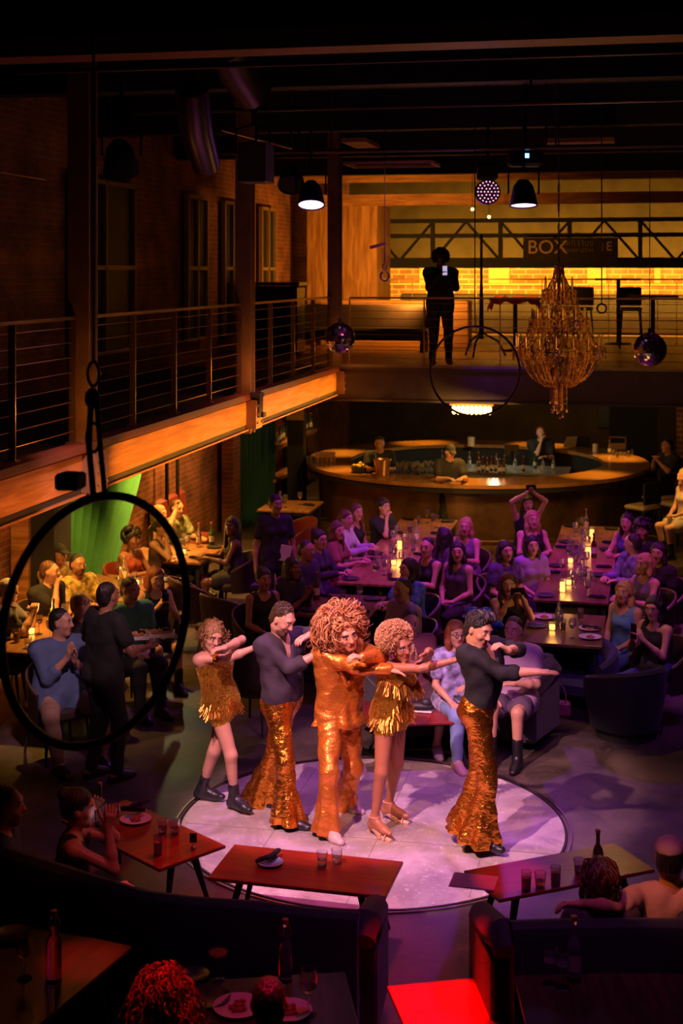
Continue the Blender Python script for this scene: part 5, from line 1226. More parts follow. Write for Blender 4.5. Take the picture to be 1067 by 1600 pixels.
# back area under far mezzanine
b = MB(); b.box((-2.6,31.5,2.2), (4.2,.1,.9)); struct('wall_kitchen_header', b, M_CEIL)
b = MB(); b.box((-.35,31.2,1.4), (1.0,.5,2.6)); o = b.build('tall_cabinet', M_BLACK); tag(o, 'tall dark cabinet at the right rear under the mezzanine', 'cabinet')
tv = W(752,0,30); a = W(905,655,29.5)
o = MB(); o.box((0,0,0), (.75,.08,.5), bev=.02); o = o.build('monitor', BLKP); o.location = W(962,652,30.5); tag(o, 'black monitor on the wall behind the right of the bar', 'monitor')
po = MB(); po.box((0,0,0), (.32,.02,.34)); o = po.build('poster', mat('poster_paper', (.55,.35,.12), .8, 0, 0, 1, .3, 30)); o.location = W(491,641,25.0); o.rotation_euler = (0,0,YAW); tag(o, 'small square poster on the dark wall left of the bar', 'poster')
b = MB(); b.box((-6.3,25.2,1.4), (.3,.25,2.8)); struct('pillar_poster', b, M_BLACK); 
o.location = (-6.3, 25.06, W(491,641,25.9).z); o.rotation_euler = (0,0,0)
b = MB(); b.box((1.2,33.9,1.5), (1.2,.5,2.6)); struct('pier_right', b, M_BRICKF)
# ------------------------------------------------------------------ guests and staff
SL = (.62,.34,.22); SM = (.42,.20,.12); SD_ = (.17,.075,.04)
BK = (.016,.016,.018); HB = (.02,.013,.010); HBr = (.10,.04,.018); HBl = (.48,.28,.11); HG = (.45,.42,.38); HR = (.24,.06,.025)
def hands_for(J, mode, target=None):
    s = J['s']; f, r, ch, pel, h = J['sf'], J['sr'], J['ch'], J['pel'], J['hd']; bf, br = J['f'], J['r']; ph = None
    if mode == 'lap':
        for sd, g in (('R',1),('L',-1)): arm(J, sd, pel+bf*.27*s+br*g*.07+UZ*.12, fing=(bf*.6-br*g*.8), palm=-UZ, curl=.5)
    elif mode == 'table':
        for sd, g in (('R',1),('L',-1)): arm(J, sd, pel+bf*.40*s+br*g*.12+UZ*.31, fing=(bf*.8-br*g*.6), palm=-UZ, curl=.5)
    elif mode == 'clap':
        for sd, g in (('R',1),('L',-1)): arm(J, sd, ch+f*.26*s+r*g*.035-UZ*.10+(UZ*.03 if g > 0 else UZ*0), fing=(UZ*.8+f*.4-r*g*.1), palm=-r*g, curl=.15)
    elif mode == 'clasp':
        for sd, g in (('R',1),('L',-1)): arm(J, sd, ch+f*.30*s+r*g*.04-UZ*.0, pole=ch+r*g*.3+f*.3-UZ*.5, fing=(UZ*.7-r*g*.6), palm=-r*g, curl=1.1)
    elif mode in ('phone', 'camera'):
        z = -.02 if mode == 'phone' else .16
        for sd, g in (('R',1),('L',-1)): arm(J, sd, ch+f*.27*s+r*g*.07+UZ*(z-.04), pole=ch+r*g*.4-UZ*.5, fing=(UZ*.7+f*.3-r*g*.4), palm=-r*g+f*.2, curl=.8)
        ph = (ch+f*.33*s+UZ*(z+.045), f)
    elif mode == 'up':
        for sd, g in (('R',1),('L',-1)): arm(J, sd, h+f*.14+r*g*.06+UZ*.18, pole=h+r*g*.6+UZ*.0, fing=(UZ*.8-r*g*.4), palm=-r*g, curl=.8)
        ph = (h+f*.17+UZ*.27, f)
    elif mode == 'chin':
        arm(J, 'R', h+J['hf']*.10+J['hu']*-.15+r*.03, pole=ch+r*.3+f*.3-UZ*.6, fing=(UZ*.9-r*.3), palm=-r, curl=1.0)
        arm(J, 'L', pel+bf*.33*s-br*.05+UZ*.28, fing=(bf*.3+br*.9), palm=-UZ, curl=.5)
    elif mode == 'wave':
        arm(J, 'R', h+r*.16+J['hf']*.12+UZ*.02, pole=ch+r*.6-UZ*.5, fing=(UZ*.9-r*.3), palm=f, curl=.2)
        arm(J, 'L', pel+bf*.42*s-br*.05+UZ*.31, fing=(bf*.9+br*.3), palm=-UZ, curl=.5)
    elif mode == 'side':
        for sd, g in (('R',1),('L',-1)): arm(J, sd, pel+br*g*.26+bf*.04-UZ*.08, pole=ch+r*g*.5-f*.4-UZ*.3, fing=-UZ+bf*.1, palm=-br*g, curl=.4)
    elif mode == 'bag':
        arm(J, 'R', pel+bf*.30*s+br*.12+UZ*.10, fing=bf, palm=-UZ, curl=.6); arm(J, 'L', ch+f*.25-r*.05-UZ*.22, fing=(r+f*.3), palm=-UZ, curl=.6)
    return ph
def seated(px, py, phi, label, sex='f', skin=SL, top=('short_shirt', BK, 'cloth'), bottom=('pants', BK, 'cloth'), hairst='long', hairc=HB, hands='lap', hphi=None, hpitch=-2, lean=4, H=1.68, seat=.50, chair=None, fat=.0, hroll=0, sphi=None, shoes=('shoe', BK), group=None, legs='sit', beard=None, glasses=False, cap=None, res=.0135, phone_label=None, hw=1.0):
    hphi = hphi if hphi is not None else phi
    sex_h = H+(.06 if sex == 'm' else 0)
    J0 = pose(sex_h, (0,0,seat), phi, lean, 0, sphi, hphi, hpitch, hroll, sex=sex, hw=hw)
    hz = J0['hd'].z; hw_ = G(px, py, hz); off = J0['hd']-Vector((0,0,seat)); pel = Vector((hw_.x-off.x, hw_.y-off.y, seat))
    J = pose(sex_h, pel, phi, lean, 0, sphi, hphi, hpitch, hroll, sex=sex, hw=hw); s = J['s']; f, r = J['f'], J['r']
    ph = hands_for(J, hands)
    for sd, g in (('R',1),('L',-1)):
        if legs == 'sit': ft = pel+f*.44*s+r*g*.12; pole = pel+f*1+UZ*.6+r*g*.15
        elif legs == 'wide': ft = pel+f*.42*s+r*g*.20; pole = pel+f*1+UZ*.5+r*g*.6
        elif legs == 'tuck': ft = pel+f*.30*s+r*g*.09; pole = pel+f*1+UZ*.6+r*g*.1
        elif legs == 'high': ft = pel+f*.36*s+r*g*.10; pole = pel+f*1+UZ*.4+r*g*.2
        fz = 0 if legs != 'high' else seat-.52
        leg(J, sd, Vector((ft.x, ft.y, fz)), pole=pole)
    p = person(label, J, skin, top, bottom, shoes, hairst, hairc, fat, res, group, beard, glasses, seed=int(px*7+py), cap=cap)
    if ph:
        o = put('phone', ph[0], phone_label or 'phone held by the '+' '.join(label.split()[:9])); o.rotation_euler = (0, 0, math.atan2(ph[1].y, ph[1].x)+PI/2); 
        if hands in ('camera','up'): o.rotation_euler = (0, PI/2, math.atan2(ph[1].y, ph[1].x)+PI/2)
    if chair:
        m, lb = chair; rz = math.atan2(f.y, f.x)-PI/2; c = pel-f*.03; barrel((c.x, c.y, 0), rz, lb, None, m)
    return p, J
C_ = lambda lb, m=LEA: (m, lb)
# --- left edge group
seated(14,922,95,'grey haired man in grey polo shirt, hands clasped, at the left edge table','m',SL,('short_shirt',(.09,.09,.10),'cloth'),('pants',BK,'cloth'),'short',HG,'clasp',hphi=70,chair=C_('dining chair at the left edge under the grey haired man'))
seated(96,972,35,'large man in blue denim shirt and khaki trousers, clapping','m',SL,('half_shirt',(.10,.16,.32),'cloth'),('pants',(.42,.27,.19),'cloth'),'short',HB,'clap',hphi=75,legs='wide',fat=.055,hw=1.12,H=1.78,res=.011,chair=C_('dining chair under the clapping man in denim'),lean=-3)
seated(78,893,60,'man in black tee resting chin on his hand behind the bottles','m',SL,('short_shirt',BK,'cloth'),('pants',BK,'cloth'),'short',HBr,'chin',hphi=85,hw=1.1,chair=C_('chair under the man resting his chin'))
seated(92,866,50,'guest in dark cap beside the brick wall at far left','m',SM,('short_shirt',(.30,.20,.09),'print'),('pants',BK,'cloth'),'short',HB,'table',hphi=50,cap=(.03,.03,.03))
seated(122,882,55,'heavy guest in yellow floral shirt behind the table of bottles','m',SM,('short_shirt',(.60,.42,.12),'print'),('pants',BK,'cloth'),'short',HB,'table',hphi=40,fat=.05,hw=1.15,beard=True)
seated(126,944,50,'bald man in glasses looking over the shoulder of the clapping man','m',SL,('short_shirt',(.05,.05,.05),'cloth'),('pants',BK,'cloth'),'buzz',HG,'lap',hphi=60,hpitch=10,glasses=True)
seated(204,922,40,'man in teal shirt with orange striped front, smiling','m',SL,('short_shirt',(.08,.28,.26),'cloth'),('pants',BK,'cloth'),'short',HB,'lap',hphi=50,hpitch=-10,fat=.04,hw=1.12,H=1.76,chair=C_('dining chair under the man in the teal shirt'))
seated(243,903,30,'woman in black dress and boots looking down at her phone','f',SL,('tank',BK,'cloth'),('skirt',BK,'cloth'),'bob',HR,'phone',hphi=35,hpitch=-12,shoes=('boot',BK),chair=C_('dining chair under the woman in black boots'))
seated(207,842,60,'woman with dark curls in coral red dress by the green curtain','f',SM,('tank',(.55,.12,.08),'cloth'),('skirt',(.45,.10,.07),'cloth'),'curly',HB,'table',hphi=60,chair=C_('rust chair by the green curtain under the coral dress', LEAR))
seated(252,824,70,'woman with pulled back hair leaning at the candle lit corner table','f',SL,('tank',(.10,.06,.04),'cloth'),('pants',BK,'cloth'),'tail',HBr,'chin',hphi=60)
seated(250,803,70,'blonde woman behind the man in the floral shirt','f',SL,('short_shirt',(.25,.15,.08),'cloth'),('pants',BK,'cloth'),'bob',HBl,'lap',hphi=60)
seated(277,794,60,'man in olive floral shirt raising a hand to his temple','m',SL,('short_shirt',(.22,.24,.12),'print'),('pants',BK,'cloth'),'short',HBr,'wave',hphi=45,hpitch=-8)
seated(362,822,-75,'dark skinned woman in black dress at the corner table, arms on its edge','f',SD_,('tank',BK,'cloth'),('skirt',BK,'cloth'),'long',HB,'table',hphi=-25,fat=.03,H=1.72,chair=C_('large dark leather chair under the woman in black at the corner table'))
# --- standing staff
def standing(px, py, zhd, phi, label, sex, skin, top, bottom, hairst, hairc, hands, H, hphi=None, hpitch=0, res=.0125, shoes=('shoe', BK), **kw):
    s = (H)/1.75; J0 = pose(H, (0,0,.925*s), phi, 2, 0, None, hphi, hpitch, sex=sex); hz = J0['hd'].z if zhd is None else zhd
    w_ = G(px, py, hz); pel = Vector((w_.x, w_.y, .925*s))-Vector((J0['hd'].x, J0['hd'].y, 0)); J = pose(H, pel, phi, 2, 0, None, hphi, hpitch, sex=sex)
    ph = hands_for(J, hands) if isinstance(hands, str) else None
    if not isinstance(hands, str): hands(J)
    for sd, g in (('R',1),('L',-1)): leg(J, sd, pel+J['r']*g*.12-UZ*pel.z+J['f']*(.05*g))
    p = person(label, J, skin, top, bottom, shoes, hairst, hairc, kw.get('fat', 0), res, None, seed=int(px), cap=kw.get('cap')); return p, J
def tray_hands(J):
    s = J['s']; arm(J, 'R', J['pel']+J['r']*.22+J['f']*.26+UZ*.24, pole=J['ch']+J['r']*.5-UZ*.4, fing=J['f']+J['r']*.5, palm=UZ, curl=.3)
    arm(J, 'L', J['pel']-J['r']*.20+J['f']*.26+UZ*.24, pole=J['ch']-J['r']*.5-UZ*.4, fing=J['f'], palm=UZ, curl=.4)
wt, JW = standing(169,930,None,135,'waiter in black seen from behind carrying trays of fries','m',SM,('short_shirt',BK,'cloth'),('pants',BK,'cloth'),'short',HB,tray_hands,1.74,hphi=140,res=.011)
for i, (px, py, lb) in enumerate(((207,996,'paper lined tray of fries nearer the waiter'), (246,992,'long paper lined tray of fries held out by the waiter'))):
    tr = empty('food_tray', W(px, py, 12.85 if i else 12.75), .3, lb, 'tray'); b = MB(); b.box((0,0,0), (.30,.17,.012)); 
    for sy_ in (-1, 1): b.box((0,sy_*.085,.012), (.30,.006,.03)); b.box((sy_*.15,0,.012), (.006,.17,.03))
    b.build('tray_body', CERW, tr); b = MB(); rn = random.Random(i)
    for k in range(40): a = rn.uniform(0,3.1); x, y = rn.uniform(-.11,.11), rn.uniform(-.05,.05); b.cyl((x,y,.012+rn.random()*.025), (x+.05*math.cos(a), y+.05*math.sin(a), .02+rn.random()*.03), .006, n=4)
    q = b.build('fries', mat('fries', (.6,.28,.07), .6, 0, .3, 40), tr); q['kind'] = 'stuff'
    b = MB(); b.box((.08,.02,.04), (.06,.05,.035), .5, bev=.01); b.build('sauce_cup', BLKP, tr)
ws, _ = standing(431,788,None,20,'waitress in black with an order pad at her hip, standing left of centre','f',SM,('short_shirt',BK,'cloth'),('pants',BK,'cloth'),'bun',HB,'side',1.70,hphi=25)
b = MB(); b.box((0,0,0), (.14,.012,.20)); o = b.build('order_pad', LAB, None); o.location = ws.location+hd(20)*.13+hd(110)*.10+UZ*.98; o.rotation_euler = (0,.2,YAW); tag(o, 'pale order pad tucked in the waitress apron', 'notepad')
# --- left long row, left side
seated(412,905,35,'woman with bare shoulders at the near left of the long row','f',SM,('tank',BK,'cloth'),('skirt',BK,'cloth'),'bun',HB,'lap',hphi=25,chair=C_('leather barrel chair under the bare shouldered woman'))
seated(458,888,50,'dark skinned woman in black clapping beside the left row','f',SD_,('short_shirt',BK,'cloth'),('pants',BK,'cloth'),'long',HB,'clap',hphi=40,chair=C_('leather chair under the clapping woman of the left row'))
seated(479,860,60,'guest with short dark hair and dark jacket, left row','m',SM,('long_shirt',(.04,.03,.05),'cloth'),('pants',BK,'cloth'),'short',HB,'lap',hphi=50,chair=C_('leather chair under the guest in a dark jacket'))
seated(499,843,60,'woman in round glasses leaning in, left row','f',SL,('long_shirt',(.05,.03,.06),'cloth'),('pants',BK,'cloth'),'bun',HB,'table',hphi=45,glasses=True)
seated(527,829,70,'woman with long brown hair and bare arm on table, left row','f',SL,('short_shirt',(.30,.10,.08),'cloth'),('pants',BK,'cloth'),'long',HBr,'table',hphi=40)
seated(541,811,70,'woman in white sleeves seated between two long haired women, left row','f',SL,('long_shirt',(.55,.45,.60),'cloth'),('pants',BK,'cloth'),'tail',HBr,'table',hphi=45)
seated(557,800,60,'woman with centre parted hair near the far end, left row','f',SL,('tank',BK,'cloth'),('pants',BK,'cloth'),'long',HBr,'lap',hphi=30)
seated(600,792,40,'woman in black holding a hand to her mouth at the far end, left row','f',SL,('short_shirt',BK,'cloth'),('pants',BK,'cloth'),'bun',HB,'chin',hphi=35)
# left row, right side
seated(727,823,-30,'blonde woman in sleeveless top by the far right of the left row','f',SL,('tank',(.20,.12,.25),'cloth'),('pants',BK,'cloth'),'straight',HBl,'table',hphi=-15,chair=C_('wooden backed chair under the blonde woman'))
seated(692,838,-60,'woman with dark hair turned away toward the bar, left row','f',SL,('short_shirt',(.08,.05,.10),'cloth'),('pants',BK,'cloth'),'long',HB,'table',hphi=-150)
seated(715,862,-40,'woman with long dark hair smiling, right side of left row','f',SL,('tank',(.10,.07,.14),'cloth'),('pants',BK,'cloth'),'long',HB,'lap',hphi=-10,chair=C_('tall leather chair under the smiling dark haired woman'))
seated(667,855,-50,'woman in sleeveless black top with cropped hair, right side of left row','f',SL,('tank',(.03,.03,.04),'cloth'),('pants',BK,'cloth'),'short',HB,'table',hphi=-30,chair=C_('leather chair under the cropped hair woman'))
seated(637,889,-50,'guest in profile with dark bob and blue patterned shirt','f',SL,('short_shirt',(.10,.25,.55),'print'),('pants',BK,'cloth'),'bob',HB,'table',hphi=-55,chair=C_('dark chair with wooden rim behind the blue patterned shirt'))
seated(628,921,-60,'young guest in pale violet shirt looking left, behind the afro','m',SL,('short_shirt',(.42,.25,.60),'cloth'),('pants',BK,'cloth'),'short',HB,'lap',hphi=-45,chair=C_('dark chair under the guest in pale violet'))
# seated low behind the dancers
seated(641,972,5,'guest in maroon shirt partly hidden behind the afro, white sneakers','m',SL,('short_shirt',(.20,.05,.10),'cloth'),('shorts',(.10,.05,.08),'cloth'),'short',HB,'clap',legs='wide',seat=.46,shoes=('sneaker',(.7,.6,.7)),hpitch=-10)
seated(713,990,15,'red haired woman in glasses and pale blue dress on low sofa','f',SL,('short_shirt',(.35,.33,.62),'print'),('pants',(.20,.30,.60),'cloth'),'long',HR,'bag',seat=.46,shoes=('sneaker',(.6,.35,.35)),glasses=True,res=.011)
seated(802,984,-20,'man with swept dark hair in violet shirt, yellow socks and boots','m',SL,('short_shirt',(.50,.32,.50),'cloth'),('shorts',(.12,.08,.14),'cloth'),'short',HB,'bag',hphi=-25,seat=.46,shoes=('boot',BK),res=.011,hw=1.05)
b = MB(); g_ = G(870,1112,.2); b.tube([g_+RV*.09*math.cos(a)+UZ*(.16*math.sin(a)+.12) for a in np.linspace(0,2*PI,20,endpoint=False)], .007, 5, True); o = b.build('handle', mat('bag_strap', (.45,.22,.12), .5), None, True); 
hb = empty('handbag', g_, 0, 'small handbag with loop strap on the low sofa end', 'handbag'); o.parent = hb; o.location = -g_; b = MB(); b.box((0,.05,.02), (.26,.10,.16), bev=.03); b.build('bag_body', mat('bag_pink', (.30,.06,.12), .5), hb)
# --- right long row, left side
seated(795,913,10,'woman in black holding a camera to her face, tattooed arm, right row','f',SL,('tank',BK,'cloth'),('pants',BK,'cloth'),'long',HBr,'camera',hphi=-5,chair=C_('barrel chair under the woman with the camera'),res=.011)
seated(790,861,30,'woman with dark hair in sparkling top, left side of right row','f',SL,('short_shirt',(.08,.05,.14),'print'),('pants',BK,'cloth'),'long',HB,'lap',hphi=20,chair=C_('leather chair under the sparkling top'))
seated(831,852,20,'woman in lilac tee with long dark hair, left side of right row','f',SL,('short_shirt',(.30,.18,.40),'cloth'),('pants',BK,'cloth'),'long',HB,'lap',hphi=10)
seated(832,812,10,'blonde woman with long necklace behind the lilac tee','f',SL,('tank',BK,'cloth'),('pants',BK,'cloth'),'long',HBl,'table',hphi=10)
seated(824,787,10,'woman filming with phone raised above her head before the bar','f',SL,('tank',BK,'cloth'),('pants',BK,'cloth'),'long',HB,'up',hphi=5,phone_label='phone raised overhead in front of the bar')
# right side
seated(980,816,-40,'woman in blue top at far end, right side of right row','f',SL,('tank',(.08,.08,.25),'cloth'),('pants',BK,'cloth'),'long',HB,'table',hphi=-35)
seated(1004,829,-45,'woman with curly dark hair next to the far end of right row','f',SM,('short_shirt',BK,'cloth'),('pants',BK,'cloth'),'curly',HB,'lap',hphi=-40)
seated(988,849,-60,'guest in plaid shirt with head turned away, right row','m',SL,('long_shirt',(.20,.14,.35),'print'),('pants',BK,'cloth'),'short',HB,'table',hphi=-120)
seated(1028,864,-40,'woman with chin length dark hair at the far right, black top','f',SL,('short_shirt',BK,'cloth'),('pants',BK,'cloth'),'bob',HB,'lap',hphi=-30,chair=C_('leather chair at the far right under the black top'))
seated(1006,881,-60,'smiling woman in grey sleeveless top with fair wavy hair','f',SL,('tank',(.18,.16,.24),'cloth'),('pants',BK,'cloth'),'bob',HBl,'table',hphi=-50,chair=C_('leather chair under the smiling fair haired woman'))
seated(975,924,-50,'woman with long fair hair in blue halter top and jeans','f',SL,('tank',(.12,.32,.62),'cloth'),('pants',(.05,.10,.30),'cloth'),'wavy',HBl,'lap',hphi=-35,chair=C_('barrel chair under the blue halter top'),shoes=('shoe',(.3,.15,.08)),res=.011)
seated(1022,950,-55,'woman in black tank top holding a phone at the right edge','f',SL,('tank',BK,'cloth'),('pants',(.05,.08,.25),'cloth'),'long',HB,'phone',hphi=-40,hpitch=-8,chair=C_('dark barrel chair with piping at right edge'),res=.011)
jk = MB(); rnj = random.Random(5)
for i in range(16): jk.ball((rnj.uniform(-.14,.14), rnj.uniform(-.05,.05), rnj.uniform(0,.20)), (rnj.uniform(.05,.09),.06,rnj.uniform(.035,.06)), 12, 8)
o = jk.build('puffer_jacket', mat('blue_nylon', (.03,.10,.60), .35, 0, .5, 14, .2), None, True); o.location = W(752,948,14.3)+UZ*-.24; tag(o, 'bright blue quilted jacket heaped over a chair back', 'jacket')
a = W(752,960,14.35); barrel((a.x, a.y+.0, 0), YAW+.2, 'dark chair with blue jacket over its back', None)
for i, (px, py, rz, lb) in enumerate(((352,930,-.6,'dark leather chair behind the first dancer, empty'),(465,815,2.2,'wooden chair right of the waitress'),(400,1010,-.3,'dark leather armchair behind the charcoal shirt'),(300,905,-.9,'broad dark leather chair between the two left tables'))):
    a = G(px, py, .8); barrel((a.x, a.y, 0), rz, lb, None, LEAR if i == 1 else LEA)
# --- bar people
def at_bar(px, py, zh, phi, label, **kw):
    s = kw.pop('H', 1.72)
    return standing(px, py, None, phi, label, kw.pop('sex','m'), kw.pop('skin',SL), kw.pop('top',('short_shirt',BK,'cloth')), ('pants',BK,'cloth'), kw.pop('hair','short'), HB, kw.pop('hands','table'), s, kw.pop('hphi',None), kw.pop('hpitch',-15), **kw)
at_bar(593,693,1.6,0,'bartender in black looking down behind the copper bucket',hphi=-10,skin=SM)
at_bar(703,706,1.6,10,'bartender in dark cap looking down behind the bottles',hphi=20,cap=(.03,.03,.03))
seated(845,676,0,'guest leaning a cheek on one hand at the far side of the bar','m',SL,('short_shirt',BK,'cloth'),('pants',BK,'cloth'),'short',HR,'chin',seat=.78,legs='high',hroll=8)
seated(1042,697,-60,'guest in black tee holding both hands to the face at right of bar','m',SM,('short_shirt',BK,'cloth'),('pants',BK,'cloth'),'short',HB,'clasp',hphi=-70,seat=.78,legs='high')
seated(1068,745,-70,'bare legged guest perched on a cream stool at the right edge','f',SL,('tank',(.5,.4,.3),'cloth'),('shorts',(.45,.38,.3),'cloth'),'long',HBl,'lap',seat=.80,legs='high',shoes=('boot',BK))
# --- silhouette upstairs
def up_pose(J):
    pass
JH = pose(1.74, W(688,500,22.0), 8, 0, sex='m', hphi=5); pz = 3.07+.925*JH['s']; p0 = JH['pel']; p0 = Vector((p0.x, p0.y, pz)); J = pose(1.74, p0, 8, 0, sex='m', hw=1.12, hphi=5, hpitch=-6)
ph = hands_for(J, 'phone')
for sd, g in (('R',1),('L',-1)): leg(J, sd, Vector((p0.x, p0.y, 3.07))+J['r']*g*.13)
for sd in 'RL': J['an'+sd].z = 3.07+.085
ps = person('silhouetted person with round afro filming from the far mezzanine', J, SD_, ('long_shirt', BK, 'cloth'), ('pants', BK, 'cloth'), None, 'curly', HB, 0, .013, seed=2)
hair(J, 'curly', HB, ps, .012, seed=8, name='afro_hair').scale = (1.0,1.0,1.0)
o = put('phone', ph[0], 'phone in the hands of the person on the far mezzanine'); o.rotation_euler = (0, 0, YAW+PI)
# --- people near the camera
VL = [( -8,1262)]
p, J = seated(10,1258,95,'bearded man in denim shirt in profile on the sofa at left','m',SL,('long_shirt',(.05,.09,.17),'cloth'),('pants',BK,'cloth'),'short',HB,'lap',hphi=92,seat=.46,H=1.76,res=.009,beard=True,hw=1.1)
def front_phone():
    H = 1.70; J0 = pose(H, (0,0,.46), 118, 6, 0, 105, 95, -2, sex='f'); hp = G(124,1262,J0['hd'].z); pel = Vector((hp.x-J0['hd'].x, hp.y-J0['hd'].y, .46)); J = pose(H, pel, 118, 6, 0, 100, 92, -4, sex='f')
    zc = J['hd'].dot(FV)
    arm(J, 'R', W(168,1292,zc-.12), pole=W(185,1400,zc-.2), fing=UZ*.8+RV*.2, palm=-RV*.3+FV, curl=1.0); arm(J, 'L', W(146,1268,zc+.16), pole=W(150,1380,zc+.3), fing=UZ*.7+RV*.3, palm=-FV, curl=1.0)
    for sd, g in (('R',1),('L',-1)): leg(J, sd, Vector((pel.x, pel.y, 0))+J['f']*.44+J['r']*g*.10)
    p = person('dark haired woman filming with a phone, polka dot trousers, on the left sofa', J, (.55,.22,.13), ('tank', BK, 'cloth'), None, ('shoe', (.3,.05,.05)), 'bun', HB, .01, .008, seed=44)
    T = Field(*bounds(J, .24), .009); torso(T, J, .015, .01, 0, .3); draw_part(T, J, ['legR', 'legL'], .022); T.wob(.005, 20, 3); v, q = T.mesh(); o_ = mesh_obj('polka_dot_trousers', v-nv(p.location), q, dots(), p, True)
    o = put('phone', W(157,1270,zc), 'phone with red stage picture in the filming woman hands'); o.rotation_euler = (0, PI/2, YAW-PI/2-.35+PI)
    return p
def dots():
    m = bpy.data.materials.new('polka_dot_cloth'); m.use_nodes = True; N = m.node_tree.nodes; L = m.node_tree.links; b = N['Principled BSDF']; tc = N.new('ShaderNodeTexCoord'); v = N.new('ShaderNodeTexVoronoi'); v.inputs['Scale'].default_value = 11; v.inputs['Randomness'].default_value = .35
    L.new(tc.outputs['Object'], v.inputs[0]); r = N.new('ShaderNodeValToRGB'); r.color_ramp.interpolation = 'CONSTANT'; r.color_ramp.elements[0].color = (.015,.012,.012,1); r.color_ramp.elements[1].position = .42; r.color_ramp.elements[1].color = (.72,.58,.42,1); L.new(v.outputs['Distance'], r.inputs[0]); L.new(r.outputs[0], b.inputs['Base Color']); b.inputs['Roughness'].default_value = .8; return m
front_phone()
# couple at lower right
p, J = seated(936,1372,182,'person with long dark hair seen from behind on the right sofa','f',SL,('short_shirt',(.05,.03,.03),'cloth'),('pants',(.03,.03,.04),'cloth'),'straight',(.05,.022,.015),'lap',seat=.42,H=1.68,res=.009)
locks(p, J, (.16,.045,.025), 130, (0,-.03,.03), (.10,.115,.10), .40, .012, 8, .0045, 2.0, 1.0, .7, -.5, .0, 1.1)
def capman():
    H = 1.74; J0 = pose(H, (0,0,.42), 190, 4, 0, 190, 165, -4, sex='m'); hp = G(1046,1340,J0['hd'].z); pel = Vector((hp.x-J0['hd'].x, hp.y-J0['hd'].y, .42)); J = pose(H, pel, 190, 4, 0, 190, 165, -4, sex='m', hw=1.1)
    zc = J['hd'].dot(FV)
    arm(J, 'L', W(905,1413,7.72), pole=W(965,1520,7.2), fing=-RV+UZ*.05, palm=-UZ-FV*.3, curl=.8); arm(J, 'R', J['pel']+J['f']*.3+UZ*.12)
    for sd, g in (('R',1),('L',-1)): leg(J, sd, Vector((pel.x, pel.y, 0))+J['f']*.45+J['r']*g*.14)
    return person('man in backwards tan cap and tan tee, arm along the sofa back', J, (.58,.26,.14), ('short_shirt', (.50,.30,.16), 'cloth'), ('pants', BK, 'cloth'), ('shoe', BK), 'short', HB, .02, .009, seed=6, cap=(.42,.28,.20))
capman()
# heads at the bottom edge
p, J = seated(256,1555,178,'person with long red lit curls seen from behind at the bottom edge','f',SL,('long_shirt',(.03,.02,.03),'cloth'),('pants',BK,'cloth'),'long',(.20,.05,.03),'lap',seat=.44,H=1.70,res=.009,legs='tuck')
curls(p, J, (.24,.05,.03), 260, .013, (0,-.03,-.02), (.10,.10,.15), .16, 31, .0045, .9, 2.0, zmin=-.9, face=False)
p, J = seated(420,1566,182,'short haired person seen from behind at the bottom edge','m',SL,('long_shirt',(.03,.02,.03),'cloth'),('pants',BK,'cloth'),'short',(.04,.025,.02),'lap',seat=.44,H=1.66,res=.009,legs='tuck')
# ------------------------------------------------------------------ hanging things
cc = W(873,424,15.0); ch = empty('chandelier', (cc.x, cc.y, 2.94), 0, 'large tiered crystal chandelier hanging before the bar, amber and violet glints', 'chandelier')
M_CRY = mat('crystal_amber_glint', (1,.50,.14), .26, .9, 0, 1, .5, 40, spec=1.0); M_CRV = mat('crystal_violet_glint', (.50,.30,.45), .12, .95, 0, 1, .5, 40, spec=1.0); M_BRS = mat('chandelier_brass', (.30,.15,.05), .3, .85)  # reflected amber and violet light put into the crystal colours
b = MB(); b.lathe([(.001,.40),(.05,.42),(.07,.50),(.03,.58),(.025,.75),(.09,.80),(.12,.84),(.03,.90),(.022,1.1),(.06,1.15),(.02,1.22),(.018,1.5),(.04,1.55),(.012,1.62),(.010,1.66)], 14); b.build('stem', M_BRS, ch, True)
b = MB(); zc_ = 1.66
for i in range(22): b.tube([(.012*math.cos(a)*(1 if i%2 else .3), .012*math.sin(a) if not i%2 else .004*math.sin(a), zc_+.045+i*.105+.05*math.cos(a+1.57)) for a in np.linspace(0,2*PI,8,endpoint=False)], .0035, 4, True)
b.cyl((0,0,1.64), (0,0,3.9), .006, n=5); b.build('chain', M_BLACK, ch)
rc = random.Random(9)
def beads(m, pts, r, step):
    d = 0; last = pts[0]
    for a, c in zip(pts, pts[1:]):
        L = (c-a).length; k = max(1, int(L/step))
        for i in range(k): p = a.lerp(c, i/k); q = r*rc.uniform(.8,1.6); m.add([(p.x-q,p.y,p.z),(p.x,p.y-q,p.z),(p.x+q,p.y,p.z),(p.x,p.y+q,p.z),(p.x,p.y,p.z+q*1.2),(p.x,p.y,p.z-q*1.2)], [(0,1,4),(1,2,4),(2,3,4),(3,0,4),(1,0,5),(2,1,5),(3,2,5),(0,3,5)])
def arc_(p, q, sag, n=8): return [p.lerp(q, t/n)-UZ*sag*4*(t/n)*(1-t/n) for t in range(n+1)]
tiers = [(.45, .72, 16, .28), (.28, 1.02, 12, .22), (.15, 1.32, 8, .16)]
